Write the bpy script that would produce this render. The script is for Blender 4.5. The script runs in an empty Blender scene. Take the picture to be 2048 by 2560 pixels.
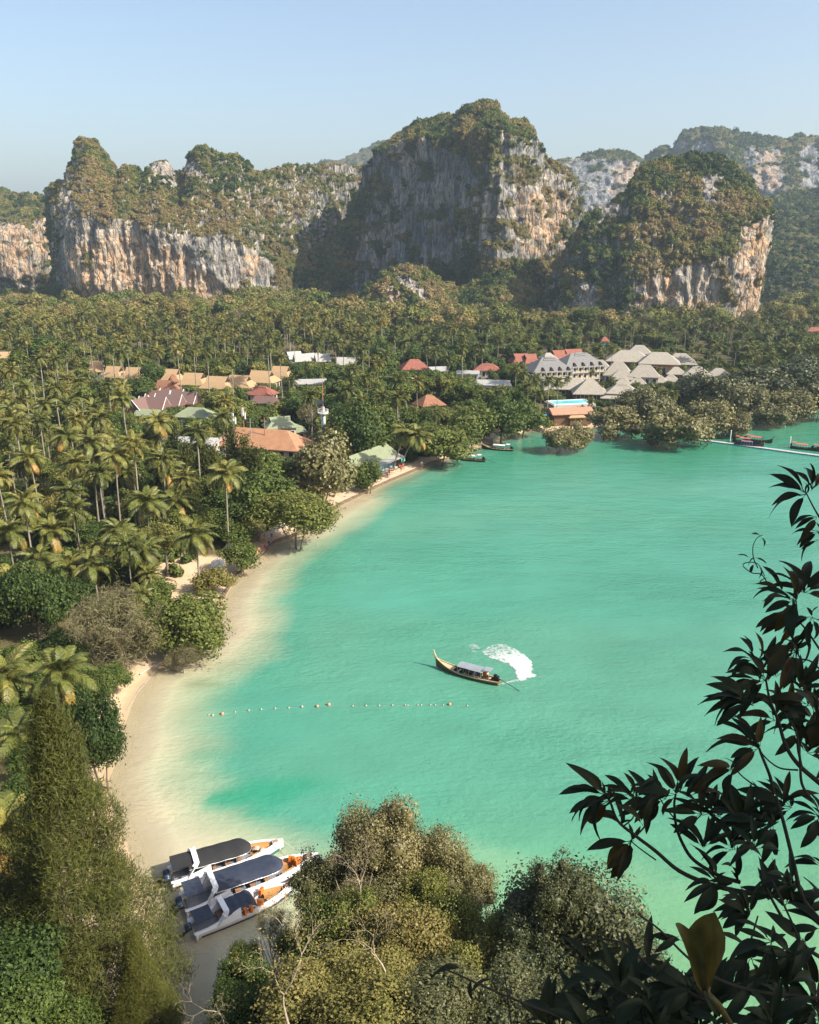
import bpy, math, random
import numpy as np
from mathutils import Vector, Matrix, Euler

random.seed(7)
RNG = np.random.default_rng(11)
R = math.radians
scene = bpy.context.scene
COL = scene.collection

# ------------------------------------------------------------------ camera
F = 2130.0                     # focal length in pixels of the 2048 x 2560 photograph
PITCH = R(17.7)
EYE = 60.0                     # viewpoint above the sea
cam_data = bpy.data.cameras.new('camera')
cam = bpy.data.objects.new('camera', cam_data)
COL.objects.link(cam)
cam.location = (0, 0, EYE)
cam.rotation_euler = (R(90) - PITCH, 0, 0)
cam_data.sensor_fit = 'VERTICAL'
cam_data.sensor_height = 24.0
cam_data.lens = 12.0 * F / 1280.0
cam_data.clip_start = 0.05
cam_data.clip_end = 20000
scene.camera = cam

# ------------------------------------------------------------------ sky, sun, exposure
SUN_TO = Vector((0.76, -0.36, 0.70)).normalized()        # towards the sun
sun_el = math.asin(SUN_TO.z)
sun_az = math.atan2(SUN_TO.x, SUN_TO.y)
world = bpy.data.worlds.new('World')
scene.world = world
world.use_nodes = True
wn = world.node_tree.nodes
wl = world.node_tree.links
bgn = wn['Background']
sky = wn.new('ShaderNodeTexSky')
sky.sky_type = 'NISHITA'
sky.sun_disc = False
sky.sun_elevation = sun_el
sky.sun_rotation = sun_az
sky.air_density = 1.0
sky.dust_density = 3.2
sky.ozone_density = 0.7
wl.new(sky.outputs[0], bgn.inputs[0])
bgn.inputs[1].default_value = 0.125
sun_data = bpy.data.lights.new('sun', 'SUN')
sun_data.energy = 5.0
sun_data.angle = R(0.5)
sun_data.color = (1.0, 0.93, 0.82)
sun = bpy.data.objects.new('sun', sun_data)
COL.objects.link(sun)
sun.rotation_euler = SUN_TO.to_track_quat('Z', 'Y').to_euler()
vs = scene.view_settings
vs.view_transform = 'Standard'
vs.look = 'None'
vs.exposure = 0.85
vs.gamma = 1.0
vs.use_curve_mapping = False
cy = scene.cycles
cy.max_bounces = 6
cy.diffuse_bounces = 3
cy.glossy_bounces = 2
cy.transmission_bounces = 3
cy.transparent_max_bounces = 8
cy.volume_bounces = 0
cy.use_denoising = True

# ------------------------------------------------------------------ where things stand
CP, SP = math.cos(PITCH), math.sin(PITCH)


def ray(px, py):
    a = (px - 1024.0) / F
    b = (1280.0 - py) / F
    return a, CP + b * SP, -SP + b * CP


def at_z(px, py, z=0.0):
    """place on the level z that the photograph shows at a point"""
    a, b, c = ray(px, py)
    t = (z - EYE) / c
    return Vector((a * t, b * t, z))


def at_y(px, py, Y):
    a, b, c = ray(px, py)
    t = Y / b
    return Vector((a * t, Y, EYE + c * t))


def at_d(px, py, d):
    a, b, c = ray(px, py)
    return Vector((a * d, b * d, EYE + c * d))


def proj(x, y, z):
    """numpy: world -> photograph coordinates and distance along the view"""
    zc = y * CP - (z - EYE) * SP
    u = y * SP + (z - EYE) * CP
    return 1024 + F * x / zc, 1280 - F * u / zc, zc


def depth_of(p):
    return p.y * CP - (p.z - EYE) * SP


# ------------------------------------------------------------------ numpy noise
def _hash(ix, iy, iz, seed):
    h = (ix * 374761393 + iy * 668265263 + iz * 2147483647 + seed * 974634777) & 0xFFFFFFFF
    h = ((h ^ (h >> 13)) * 1274126177) & 0xFFFFFFFF
    h = ((h ^ (h >> 16)) * 2246822519) & 0xFFFFFFFF
    return ((h ^ (h >> 15)) & 0xFFFFFF) / float(0xFFFFFF)


def vnoise(x, y, z, seed=0):
    x = np.asarray(x, float); y = np.asarray(y, float); z = np.asarray(z, float)
    x, y, z = np.broadcast_arrays(x, y, z)
    fx, fy, fz = np.floor(x), np.floor(y), np.floor(z)
    ix, iy, iz = fx.astype(np.int64), fy.astype(np.int64), fz.astype(np.int64)
    u, v, w = x - fx, y - fy, z - fz
    u = u * u * u * (u * (u * 6 - 15) + 10)
    v = v * v * v * (v * (v * 6 - 15) + 10)
    w = w * w * w * (w * (w * 6 - 15) + 10)
    out = 0
    for dx in (0, 1):
        for dy in (0, 1):
            for dz in (0, 1):
                wt = (u if dx else 1 - u) * (v if dy else 1 - v) * (w if dz else 1 - w)
                out = out + wt * _hash(ix + dx, iy + dy, iz + dz, seed)
    return out * 2 - 1


def fbm(x, y, z, octaves=4, seed=0, gain=0.5):
    a, s, f = 1.0, 0.0, 1.0
    tot = 0.0
    for o in range(octaves):
        s = s + a * vnoise(np.asarray(x) * f, np.asarray(y) * f, np.asarray(z) * f, seed + o * 17)
        tot += a
        a *= gain
        f *= 2.03
    return s / tot


def sstep(a, b, x):
    t = np.clip((np.asarray(x, float) - a) / (b - a), 0, 1)
    return t * t * (3 - 2 * t)


def inside(poly, x, y):
    """numpy point in polygon"""
    x = np.asarray(x, float); y = np.asarray(y, float)
    res = np.zeros(x.shape, bool)
    n = len(poly)
    for i in range(n):
        x0, y0 = poly[i][:2]
        x1, y1 = poly[(i + 1) % n][:2]
        if y0 == y1:
            continue
        c = ((y0 > y) != (y1 > y)) & (x < (x1 - x0) * (y - y0) / (y1 - y0) + x0)
        res ^= c
    return res


def dist_to_line(pts, x, y, closed=False):
    d = np.full(np.shape(x), 1e9)
    n = len(pts)
    for i in range(n if closed else n - 1):
        ax, ay = pts[i][:2]
        bx, by = pts[(i + 1) % n][:2]
        vx, vy = bx - ax, by - ay
        L = vx * vx + vy * vy + 1e-9
        t = np.clip(((x - ax) * vx + (y - ay) * vy) / L, 0, 1)
        d = np.minimum(d, np.hypot(x - ax - t * vx, y - ay - t * vy))
    return d


# ------------------------------------------------------------------ mesh helpers
def mesh_from(name, verts, faces, smooth=False, attrs=None, colors=None):
    """verts (N,3) array, faces (M,4) or (M,3) int array or list of lists"""
    me = bpy.data.meshes.new(name)
    verts = np.asarray(verts, np.float32)
    if isinstance(faces, np.ndarray):
        k = faces.shape[1]
        me.vertices.add(len(verts))
        me.vertices.foreach_set('co', verts.ravel())
        me.loops.add(faces.size)
        me.loops.foreach_set('vertex_index', faces.astype(np.int32).ravel())
        me.polygons.add(len(faces))
        me.polygons.foreach_set('loop_start', np.arange(len(faces), dtype=np.int32) * k)
        me.update(calc_edges=True)
    else:
        me.from_pydata([tuple(v) for v in verts.tolist()], [], faces)
        me.update()
    if attrs:
        for an, (dom, arr) in attrs.items():
            at = me.attributes.new(an, 'FLOAT', dom)
            at.data.foreach_set('value', np.asarray(arr, np.float32).ravel())
    if colors:
        for an, arr in colors.items():
            at = me.attributes.new(an, 'FLOAT_COLOR', 'POINT')
            at.data.foreach_set('color', np.asarray(arr, np.float32).ravel())
    if smooth:
        me.polygons.foreach_set('use_smooth', np.ones(len(me.polygons), bool))
    me.validate()
    return me


def grid_faces(nu, nv):
    i = np.arange(nu - 1)[:, None] * nv + np.arange(nv - 1)[None, :]
    i = i.ravel()
    return np.stack([i, i + nv, i + nv + 1, i + 1], 1)


def link(name, me, mat=None, parent=None):
    o = bpy.data.objects.new(name, me)
    COL.objects.link(o)
    if mat is not None and me is not None and len(me.materials) == 0:
        me.materials.append(mat)
    if parent is not None:
        o.parent = parent
    return o


def empty(name, loc=(0, 0, 0), rz=0.0):
    o = bpy.data.objects.new(name, None)
    o.empty_display_size = 0.5
    COL.objects.link(o)
    o.location = loc
    o.rotation_euler = (0, 0, rz)
    return o


def tag(o, label=None, cat=None, group=None, kind=None):
    if label:
        o['label'] = label
    if cat:
        o['category'] = cat
    if group:
        o['group'] = group
    if kind:
        o['kind'] = kind
    return o


class MB:
    """collects simple solids, then links them as one mesh object"""

    def __init__(self):
        self.v, self.f = [], []

    def poly(self, pts, faces):
        n = len(self.v)
        self.v += [tuple(p) for p in pts]
        self.f += [[i + n for i in fc] for fc in faces]
        return self

    def box(self, c, s, rz=0.0, M=None):
        x, y, z = s[0] / 2, s[1] / 2, s[2] / 2
        P = [Vector(p) for p in ((-x, -y, -z), (x, -y, -z), (x, y, -z), (-x, y, -z), (-x, -y, z), (x, -y, z), (x, y, z), (-x, y, z))]
        Q = Matrix.Rotation(rz, 3, 'Z') if M is None else M
        P = [Q @ p + Vector(c) for p in P]
        return self.poly(P, [[3, 2, 1, 0], [4, 5, 6, 7], [0, 1, 5, 4], [1, 2, 6, 5], [2, 3, 7, 6], [3, 0, 4, 7]])

    def tube(self, pts, rad, n=6, cap=True):
        pts = [Vector(p) for p in pts]
        if not hasattr(rad, '__len__'):
            rad = [rad] * len(pts)
        base = len(self.v)
        up = Vector((0.13, 0.21, 0.97))
        for i, p in enumerate(pts):
            d = (pts[min(i + 1, len(pts) - 1)] - pts[max(i - 1, 0)])
            if d.length < 1e-9:
                d = Vector((0, 0, 1))
            d.normalize()
            a = d.cross(up)
            if a.length < 1e-3:
                a = d.cross(Vector((1, 0, 0)))
            a.normalize()
            b = d.cross(a)
            for k in range(n):
                t = 2 * math.pi * k / n
                self.v.append(tuple(p + (a * math.cos(t) + b * math.sin(t)) * rad[i]))
        for i in range(len(pts) - 1):
            for k in range(n):
                k2 = (k + 1) % n
                self.f.append([base + i * n + k, base + i * n + k2, base + (i + 1) * n + k2, base + (i + 1) * n + k])
        if cap:
            self.f.append([base + k for k in range(n)][::-1])
            self.f.append([base + (len(pts) - 1) * n + k for k in range(n)])
        return self

    def grid(self, P):
        """P[i][j] points"""
        nu, nv = len(P), len(P[0])
        base = len(self.v)
        for row in P:
            self.v += [tuple(p) for p in row]
        for i in range(nu - 1):
            for j in range(nv - 1):
                a = base + i * nv + j
                self.f.append([a, a + nv, a + nv + 1, a + 1])
        return self

    def ball(self, c, r, n=8, m=6):
        if not hasattr(r, '__len__'):
            r = (r, r, r)
        base = len(self.v)
        self.v.append((c[0], c[1], c[2] - r[2]))
        for i in range(1, m):
            t = math.pi * i / m
            for k in range(n):
                a = 2 * math.pi * k / n
                self.v.append((c[0] + r[0] * math.sin(t) * math.cos(a), c[1] + r[1] * math.sin(t) * math.sin(a), c[2] - r[2] * math.cos(t)))
        self.v.append((c[0], c[1], c[2] + r[2]))
        top = len(self.v) - 1
        for k in range(n):
            k2 = (k + 1) % n
            self.f.append([base, base + 1 + k2, base + 1 + k])
            for i in range(m - 2):
                a = base + 1 + i * n
                self.f.append([a + k, a + k2, a + n + k2, a + n + k])
            a = base + 1 + (m - 2) * n
            self.f.append([a + k, a + k2, top])
        return self

    def mesh(self, name, smooth=False):
        me = bpy.data.meshes.new(name)
        me.from_pydata(self.v, [], self.f)
        me.update()
        if smooth:
            me.polygons.foreach_set('use_smooth', np.ones(len(me.polygons), bool))
        return me

    def build(self, name, mat, parent=None, smooth=False, loc=None, rz=None):
        o = link(name, self.mesh(name, smooth), mat, parent)
        if loc is not None:
            o.location = loc
        if rz is not None:
            o.rotation_euler = (0, 0, rz)
        return o


# ------------------------------------------------------------------ materials
MATS = {}


def new_mat(name):
    m = bpy.data.materials.new(name)
    m.use_nodes = True
    nt = m.node_tree
    nt.nodes.clear()
    out = nt.nodes.new('ShaderNodeOutputMaterial')
    MATS[name] = m
    return m, nt, out


def nd(nt, typ, **kw):
    n = nt.nodes.new(typ)
    for k, v in kw.items():
        if k == 'ins':
            for i, val in v.items():
                if hasattr(val, 'is_linked') or isinstance(val, bpy.types.NodeSocket):
                    nt.links.new(val, n.inputs[i])
                else:
                    n.inputs[i].default_value = val
        else:
            setattr(n, k, v)
    return n


def rgb(c):
    return (c[0], c[1], c[2], 1.0)


def mixc(nt, fac, a, b, blend='MIX'):
    n = nt.nodes.new('ShaderNodeMix')
    n.data_type = 'RGBA'
    n.blend_type = blend
    n.clamp_factor = True
    for sock, val in ((n.inputs[0], fac), (n.inputs[6], a), (n.inputs[7], b)):
        if isinstance(val, bpy.types.NodeSocket):
            nt.links.new(val, sock)
        elif isinstance(val, (tuple, list)):
            sock.default_value = rgb(val) if len(val) == 3 else val
        else:
            sock.default_value = val
    return n.outputs[2]


def math_n(nt, op, a, b=None, clamp=False):
    n = nt.nodes.new('ShaderNodeMath')
    n.operation = op
    n.use_clamp = clamp
    for i, val in enumerate((a, b)):
        if val is None:
            continue
        if isinstance(val, bpy.types.NodeSocket):
            nt.links.new(val, n.inputs[i])
        else:
            n.inputs[i].default_value = val
    return n.outputs[0]


def noise_n(nt, scale, detail=4, rough=0.55, vec=None, mapscale=None, coord='Object'):
    tc = nt.nodes.new('ShaderNodeTexCoord')
    v = tc.outputs[coord] if vec is None else vec
    if mapscale is not None:
        mp = nt.nodes.new('ShaderNodeMapping')
        mp.inputs['Scale'].default_value = mapscale
        nt.links.new(v, mp.inputs['Vector'])
        v = mp.outputs[0]
    n = nt.nodes.new('ShaderNodeTexNoise')
    n.inputs['Scale'].default_value = scale
    n.inputs['Detail'].default_value = detail
    n.inputs['Roughness'].default_value = rough
    nt.links.new(v, n.inputs['Vector'])
    return n


def ramp_n(nt, fac, stops):
    n = nt.nodes.new('ShaderNodeValToRGB')
    e = n.color_ramp.elements
    while len(e) > 1:
        e.remove(e[-1])
    e[0].position = stops[0][0]
    e[0].color = rgb(stops[0][1])
    for p, c in stops[1:]:
        x = e.new(p)
        x.color = rgb(c)
    nt.links.new(fac, n.inputs[0])
    return n.outputs[0]


def simple(name, col, rough=0.7, var=0.18, scale=3.0, metallic=0.0, bump=0.0, col2=None, stretch=None, spec=0.3):
    """weathered paint, wood, cloth ... : one colour with blotches"""
    m, nt, out = new_mat(name)
    n1 = noise_n(nt, scale, 5, 0.6, mapscale=stretch)
    c2 = col2 if col2 is not None else tuple(max(0, x * (1 - 2 * var)) for x in col)
    f = ramp_n(nt, n1.outputs['Fac'], [(0.3, (0, 0, 0)), (0.7, (1, 1, 1))])
    c = mixc(nt, f, c2, col)
    b = nd(nt, 'ShaderNodeBsdfPrincipled', ins={'Base Color': c, 'Roughness': rough, 'Metallic': metallic, 'Specular IOR Level': spec})
    if bump:
        bp = nd(nt, 'ShaderNodeBump', ins={'Strength': bump, 'Height': n1.outputs['Fac']})
        nt.links.new(bp.outputs[0], b.inputs['Normal'])
    nt.links.new(b.outputs[0], out.inputs[0])
    return m


def foliage(name, stops, trans=0.22, lv=0.75, rough=0.65, spec=0.25):
    """leaf colour runs along the tree's own tint (0 fresh green ... 1 dry) and varies leaf by leaf"""
    m, nt, out = new_mat(name)
    t = nd(nt, 'ShaderNodeAttribute', attribute_type='INSTANCER', attribute_name='tint')
    l = nd(nt, 'ShaderNodeAttribute', attribute_type='GEOMETRY', attribute_name='lv')
    oi = nd(nt, 'ShaderNodeObjectInfo')
    f = math_n(nt, 'ADD', t.outputs['Fac'], math_n(nt, 'MULTIPLY', math_n(nt, 'SUBTRACT', l.outputs['Fac'], 0.5), 0.22), clamp=True)
    f = math_n(nt, 'ADD', f, math_n(nt, 'MULTIPLY', math_n(nt, 'SUBTRACT', oi.outputs['Random'], 0.5), 0.14), clamp=True)
    c = ramp_n(nt, f, stops)
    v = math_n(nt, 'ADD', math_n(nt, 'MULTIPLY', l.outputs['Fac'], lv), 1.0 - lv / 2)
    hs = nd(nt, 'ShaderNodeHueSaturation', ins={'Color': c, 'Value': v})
    d = nd(nt, 'ShaderNodeBsdfPrincipled', ins={'Base Color': hs.outputs[0], 'Roughness': rough, 'Specular IOR Level': spec})
    tr = nd(nt, 'ShaderNodeBsdfTranslucent', ins={'Color': hs.outputs[0]})
    mx = nd(nt, 'ShaderNodeMixShader', ins={0: trans, 1: d.outputs[0], 2: tr.outputs[0]})
    nt.links.new(mx.outputs[0], out.inputs[0])
    return m


TREE_STOPS = [(0.0, (0.026, 0.048, 0.010)), (0.25, (0.066, 0.100, 0.018)), (0.5, (0.150, 0.158, 0.032)), (0.75, (0.215, 0.170, 0.054)), (1.0, (0.26, 0.185, 0.080))]
foliage('leaves', TREE_STOPS)
foliage('palm_leaves', [(0.0, (0.055, 0.072, 0.014)), (0.4, (0.122, 0.134, 0.028)), (0.7, (0.25, 0.21, 0.050)), (1.0, (0.36, 0.20, 0.05))], trans=0.25, rough=0.5, spec=0.35)
foliage('needles', [(0.0, (0.032, 0.046, 0.010)), (0.5, (0.105, 0.105, 0.016)), (1.0, (0.25, 0.19, 0.035))], trans=0.25)
foliage('dry_twigs', [(0.0, (0.10, 0.09, 0.04)), (0.5, (0.18, 0.158, 0.075)), (1.0, (0.29, 0.24, 0.13))], trans=0.2)
foliage('mangrove_leaves', [(0.0, (0.040, 0.055, 0.018)), (0.5, (0.150, 0.138, 0.048)), (1.0, (0.25, 0.205, 0.085))], trans=0.15, rough=0.5, spec=0.4)
foliage('shade_leaves', [(0.0, (0.017, 0.027, 0.014)), (0.4, (0.030, 0.029, 0.011)), (0.75, (0.06, 0.034, 0.010)), (1.0, (0.10, 0.075, 0.018))], trans=0.08, rough=0.55, spec=0.12)  # near-black leaf colours: shade against the sky light put into the colour
simple('bark', (0.24, 0.20, 0.15), 0.9, 0.25, 4.0, stretch=(1, 1, 0.2), bump=0.3)
simple('palm_bark', (0.30, 0.26, 0.20), 0.9, 0.25, 3.0, stretch=(1, 1, 4), bump=0.3)
simple('pale_branch', (0.42, 0.35, 0.25), 0.9, 0.2, 3.0)
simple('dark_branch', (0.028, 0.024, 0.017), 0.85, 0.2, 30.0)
simple('dead_wood', (0.45, 0.42, 0.36), 0.9, 0.2, 3.0)

# ------------------------------------------------------------------ shoreline of the bay (seen edge of the water, on the sea level)
SHORE_PX = [(452, 2600), (425, 2470), (400, 2370), (360, 2250), (320, 2130), (283, 2040), (262, 1975), (275, 1930), (297, 1880), (308, 1820),
            (322, 1770), (350, 1715), (395, 1672), (445, 1650), (500, 1620), (545, 1570), (556, 1500), (575, 1468), (605, 1432), (648, 1395),
            (690, 1358), (755, 1335), (800, 1300), (850, 1264), (900, 1240), (960, 1211), (1020, 1186), (1080, 1160), (1118, 1149), (1165, 1130),
            (1215, 1111), (1262, 1095), (1310, 1080), (1345, 1078), (1400, 1086), (1460, 1074), (1520, 1060), (1600, 1052), (1700, 1050), (1800, 1040),
            (1880, 1042), (1960, 1034), (2048, 1012), (2140, 1000)]
SHORE = [at_z(px, py, 0) for px, py in SHORE_PX]
NEAR_COAST = [Vector((-14, 52.0, 0)), Vector((-7, 56, 0)), Vector((2, 58, 0)), Vector((14, 54, 0)), Vector((26, 49, 0)), Vector((45, 46, 0)), Vector((90, 40, 0)), Vector((200, 20, 0)), Vector((700, -40, 0))]
BAY = [(p.x, p.y) for p in SHORE] + [(260, 345), (380, 420), (600, 520), (900, 560), (3200, 900), (3200, -300), (700, -40)] + [(p.x, p.y) for p in NEAR_COAST[::-1]][1:]
WEST = [(-352, 690), (-348, 725), (-362, 770), (-420, 830), (-520, 880), (-3200, 950), (-3200, 300), (-620, 480), (-430, 600)]


def shore_dist(x, y):
    """metres inland (+) or out to sea (-)"""
    db = dist_to_line(BAY, x, y, True)
    dw = dist_to_line(WEST, x, y, True)
    sea_b = inside(BAY, x, y)
    sea_w = inside(WEST, x, y)
    return np.where(sea_b, -db, np.where(sea_w, -dw, np.minimum(db, dw)))


def ground_z(x, y):
    x = np.asarray(x, float); y = np.asarray(y, float)
    sd = shore_dist(x, y)
    land = 0.9 * (1 - np.exp(-np.maximum(sd, 0) / 5.0)) + 1.1 * sstep(8, 40, sd)
    land = land + 0.35 * fbm(x / 30, y / 30, 0, 3, 5) * sstep(6, 30, sd) + 0.08 * fbm(x / 2.5, y / 2.5, 3, 3, 6) * sstep(0.5, 4, sd)
    sea = -np.minimum(np.maximum(-sd, 0) * 0.055, 5.0)
    z = np.where(sd > 0, land, sea)
    # the hill the viewpoint stands on
    yy = y + 2.5 * fbm(x / 18, y / 18, 9, 3, 8) * sstep(6, 20, y) + 0.0022 * (x - 6) ** 2 * sstep(4, 30, y) + np.maximum(-16 - x, 0) * 0.55 * sstep(0, 15, y)
    hill = np.interp(yy, [-60, 0.6, 2.5, 8, 25, 38, 47, 53], [62, 58.2, 50, 35, 15, 6, 2.2, 0])
    hill = np.where(yy < 53, hill, 0)
    return np.maximum(z, np.where(hill > 0.05, hill + 0.5 * fbm(x / 5, y / 5, 2, 3, 4) * (hill > 2), -99))


def gz1(x, y):
    return float(ground_z(np.array([x]), np.array([y]))[0])


def axis(lo, hi, dense_lo, dense_hi, step, grow):
    a = list(np.arange(dense_lo, dense_hi, step))
    s, v = step, dense_hi
    while v < hi:
        a.append(v); s *= grow; v += s
    a.append(hi)
    s, v = step, dense_lo
    b = []
    while v > lo:
        s *= grow; v -= s
        b.append(max(v, lo))
    return np.array(sorted(set(b + a)))


def sheet(xs, ys):
    X, Y = np.meshgrid(xs, ys, indexing='ij')
    return X.ravel(), Y.ravel(), len(xs), len(ys)


gx, gy, gnu, gnv = sheet(axis(-9000, 9000, -70, 60, 1.0, 1.045), axis(-40, 16000, 44, 200, 1.0, 1.03))
gz = ground_z(gx, gy)
gsd = shore_dist(gx, gy)
m, nt, out = new_mat('ground')
a_sd = nd(nt, 'ShaderNodeAttribute', attribute_name='inland')
n1 = noise_n(nt, 0.35, 6, 0.6)
n2 = noise_n(nt, 6.0, 4, 0.6)
sandc = mixc(nt, n1.outputs['Fac'], (0.46, 0.335, 0.20), (0.63, 0.49, 0.33))
sandc = mixc(nt, math_n(nt, 'MULTIPLY', n2.outputs['Fac'], 0.35), sandc, (0.35, 0.25, 0.15))
litter = mixc(nt, n1.outputs['Fac'], (0.05, 0.045, 0.02), (0.20, 0.145, 0.08))
litter = mixc(nt, math_n(nt, 'MULTIPLY', n2.outputs['Fac'], 0.5), litter, (0.05, 0.06, 0.018))
f = math_n(nt, 'ADD', a_sd.outputs['Fac'], math_n(nt, 'MULTIPLY', math_n(nt, 'SUBTRACT', n1.outputs['Fac'], 0.5), 6.0))
f = nd(nt, 'ShaderNodeMapRange', ins={0: f, 1: 4.5, 2: 7.5})
wet = nd(nt, 'ShaderNodeMapRange', ins={0: math_n(nt, 'ADD', a_sd.outputs['Fac'], math_n(nt, 'MULTIPLY', math_n(nt, 'SUBTRACT', n1.outputs['Fac'], 0.5), 1.4)), 1: 1.6, 2: 0.4})
sandc = mixc(nt, math_n(nt, 'MULTIPLY', wet.outputs[0], 0.55), sandc, (0.30, 0.215, 0.125))
c = mixc(nt, f.outputs[0], sandc, litter)
bp = nd(nt, 'ShaderNodeBump', ins={'Strength': 0.4, 'Distance': 0.2, 'Height': n2.outputs['Fac']})
b = nd(nt, 'ShaderNodeBsdfPrincipled', ins={'Base Color': c, 'Roughness': 0.95, 'Specular IOR Level': 0.15, 'Normal': bp.outputs[0]})
nt.links.new(b.outputs[0], out.inputs[0])
ghill = np.where((gy < 55) & (gz > 1.6), 30.0, gsd)
for (cpx, cpy, cr_) in ((478, 1432, 7.5), (455, 1455, 5.0), (1420, 1062, 9.0)):      # open sand inland
    cq_ = at_z(cpx, cpy, 1.0)
    ghill = np.minimum(ghill, np.maximum(2.5, 2.5 + (np.hypot(gx - cq_.x, gy - cq_.y) - cr_) * 1.5))
ground = link('ground', mesh_from('ground', np.stack([gx, gy, gz], 1), grid_faces(gnu, gnv), True, {'inland': ('POINT', ghill)}), MATS['ground'])
tag(ground, kind='structure')

# ------------------------------------------------------------------ water
wx, wy, wnu, wnv = sheet(axis(-9000, 9000, -50, 60, 1.2, 1.05), axis(-40, 16000, 50, 220, 1.2, 1.035))
wsd = -shore_dist(wx, wy)
shallow = np.interp(wy, [50, 70, 90, 130, 170, 230, 300], [18, 15, 11.5, 9.5, 9.5, 7, 4])          # how far the churned sand reaches
shallow = shallow * (1 + 0.35 * fbm(wx / 14, wy / 14, 1, 3, 21))
t = wsd / np.maximum(shallow, 1)
nearc = dist_to_line([(p.x, p.y) for p in NEAR_COAST], wx, wy)
t = np.maximum(t, 1.25 * sstep(-13, -2, wx + 4 * fbm(wx / 8, wy / 8, 2, 3, 77)))
cl_sand = np.array([0.46, 0.39, 0.265]); cl_mid = np.array([0.265, 0.305, 0.195]); cl_turq = np.array([0.060, 0.222, 0.152]); cl_deep = np.array([0.030, 0.180, 0.105])
def lerp3(a, b, f):
    return a[None, :] * (1 - f[:, None]) + b[None, :] * f[:, None] if a.ndim == 1 else a * (1 - f[:, None]) + b[None, :] * f[:, None]
tn = t + 0.18 * fbm(wx / 9, wy / 9, 5, 4, 31)
wc = lerp3(cl_sand, cl_mid, sstep(0.25, 0.85, tn))
wc = lerp3(wc, cl_turq, sstep(0.7, 1.45, tn))
big = fbm(wx / 45, wy / 30, 2, 3, 44)
wc = lerp3(wc, np.array([0.09, 0.235, 0.155]), 0.55 * sstep(-0.1, 0.6, big) * sstep(1.2, 2.2, t))
# yellower towards the near coast, deeper green in front of the mangroves and along the far shore
wc = lerp3(wc, np.array([0.145, 0.285, 0.135]), 0.75 * sstep(85, 58, wy) * sstep(-14, 6, wx))
wc = lerp3(wc, cl_deep, 0.8 * sstep(190, 260, wy) * sstep(0.8, 1.8, t))
# clearer hollows in the sand bank off the beach
for (hx, hy, ha, hb, s) in ((620, 1990, 6.5, 2.2, 0.9), (720, 1965, 7.0, 2.6, 0.75), (560, 2010, 3, 2.0, 0.5), (640, 2030, 3.0, 2.4, 0.6), (690, 1990, 4, 2, .4), (505, 1890, 2.5, 2.2, .35)):
    q = at_z(hx, hy, 0)
    d = np.hypot((wx - q.x) / ha, (wy - q.y) / hb) + 0.35 * fbm(wx / 3.5, wy / 3.5, 8, 3, 51)
    wc = lerp3(wc, np.array([0.026, 0.215, 0.125]), s * sstep(1.15, 0.35, d))
# weed patches on the bottom close to the beach
for (hx, hy, ha, hb, s) in ((500, 1712, 3.2, 1.5, 0.5), (450, 1695, 2, 1.0, .4)):
    q = at_z(hx, hy, 0)
    d = np.hypot((wx - q.x) / ha, (wy - q.y) / hb) + 0.5 * fbm(wx / 1.6, wy / 1.6, 8, 3, 52)
    wc = lerp3(wc, np.array([0.15, 0.155, 0.07]), s * sstep(1.1, 0.3, d))
wc = wc * (1 + 0.10 * fbm(wx / 6, wy / 4, 4, 4, 61) + 0.14 * fbm(wx / 38, wy / 24, 6, 4, 62))[:, None]
m, nt, out = new_mat('water')
ac = nd(nt, 'ShaderNodeAttribute', attribute_name='watercolor')
ad = nd(nt, 'ShaderNodeAttribute', attribute_name='depth')
nb1 = noise_n(nt, 1.3, 5, 0.62, mapscale=(0.7, 1.2, 1))
nb2 = noise_n(nt, 0.22, 3, 0.5, mapscale=(0.6, 1.4, 1))
hgt = math_n(nt, 'ADD', nb1.outputs['Fac'], math_n(nt, 'MULTIPLY', nb2.outputs['Fac'], 1.6))
wind = noise_n(nt, 0.022, 3, 0.6, mapscale=(0.7, 1.4, 1))
wst = nd(nt, 'ShaderNodeMapRange', ins={0: wind.outputs['Fac'], 1: 0.35, 2: 0.65, 3: 0.22, 4: 0.85})
bp = nd(nt, 'ShaderNodeBump', ins={'Strength': wst.outputs[0], 'Distance': 0.36, 'Height': hgt})
n3 = noise_n(nt, 5.0, 3, 0.6, mapscale=(0.6, 1.3, 1))
colr = mixc(nt, math_n(nt, 'MULTIPLY', n3.outputs['Fac'], 0.14), ac.outputs['Color'], (0.03, 0.25, 0.14))
b = nd(nt, 'ShaderNodeBsdfPrincipled', ins={'Base Color': colr, 'Roughness': 0.12, 'IOR': 1.333, 'Normal': bp.outputs[0]})
tr = nd(nt, 'ShaderNodeBsdfTransparent', ins={0: (0.93, 0.97, 0.94, 1)})
mr = nd(nt, 'ShaderNodeMapRange', ins={0: ad.outputs['Fac'], 1: 0.0, 2: 5.0, 3: 0.25, 4: 1.0})
mx = nd(nt, 'ShaderNodeMixShader', ins={0: mr.outputs[0], 1: tr.outputs[0], 2: b.outputs[0]})
nt.links.new(mx.outputs[0], out.inputs[0])
water = link('sea_water', mesh_from('sea_water', np.stack([wx, wy, np.zeros_like(wx)], 1), grid_faces(wnu, wnv), True, {'depth': ('POINT', np.maximum(wsd, 0))},
             {'watercolor': np.concatenate([np.clip(wc, 0, 1), np.ones((len(wx), 1))], 1)}), MATS['water'])
tag(water, kind='structure')

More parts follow.
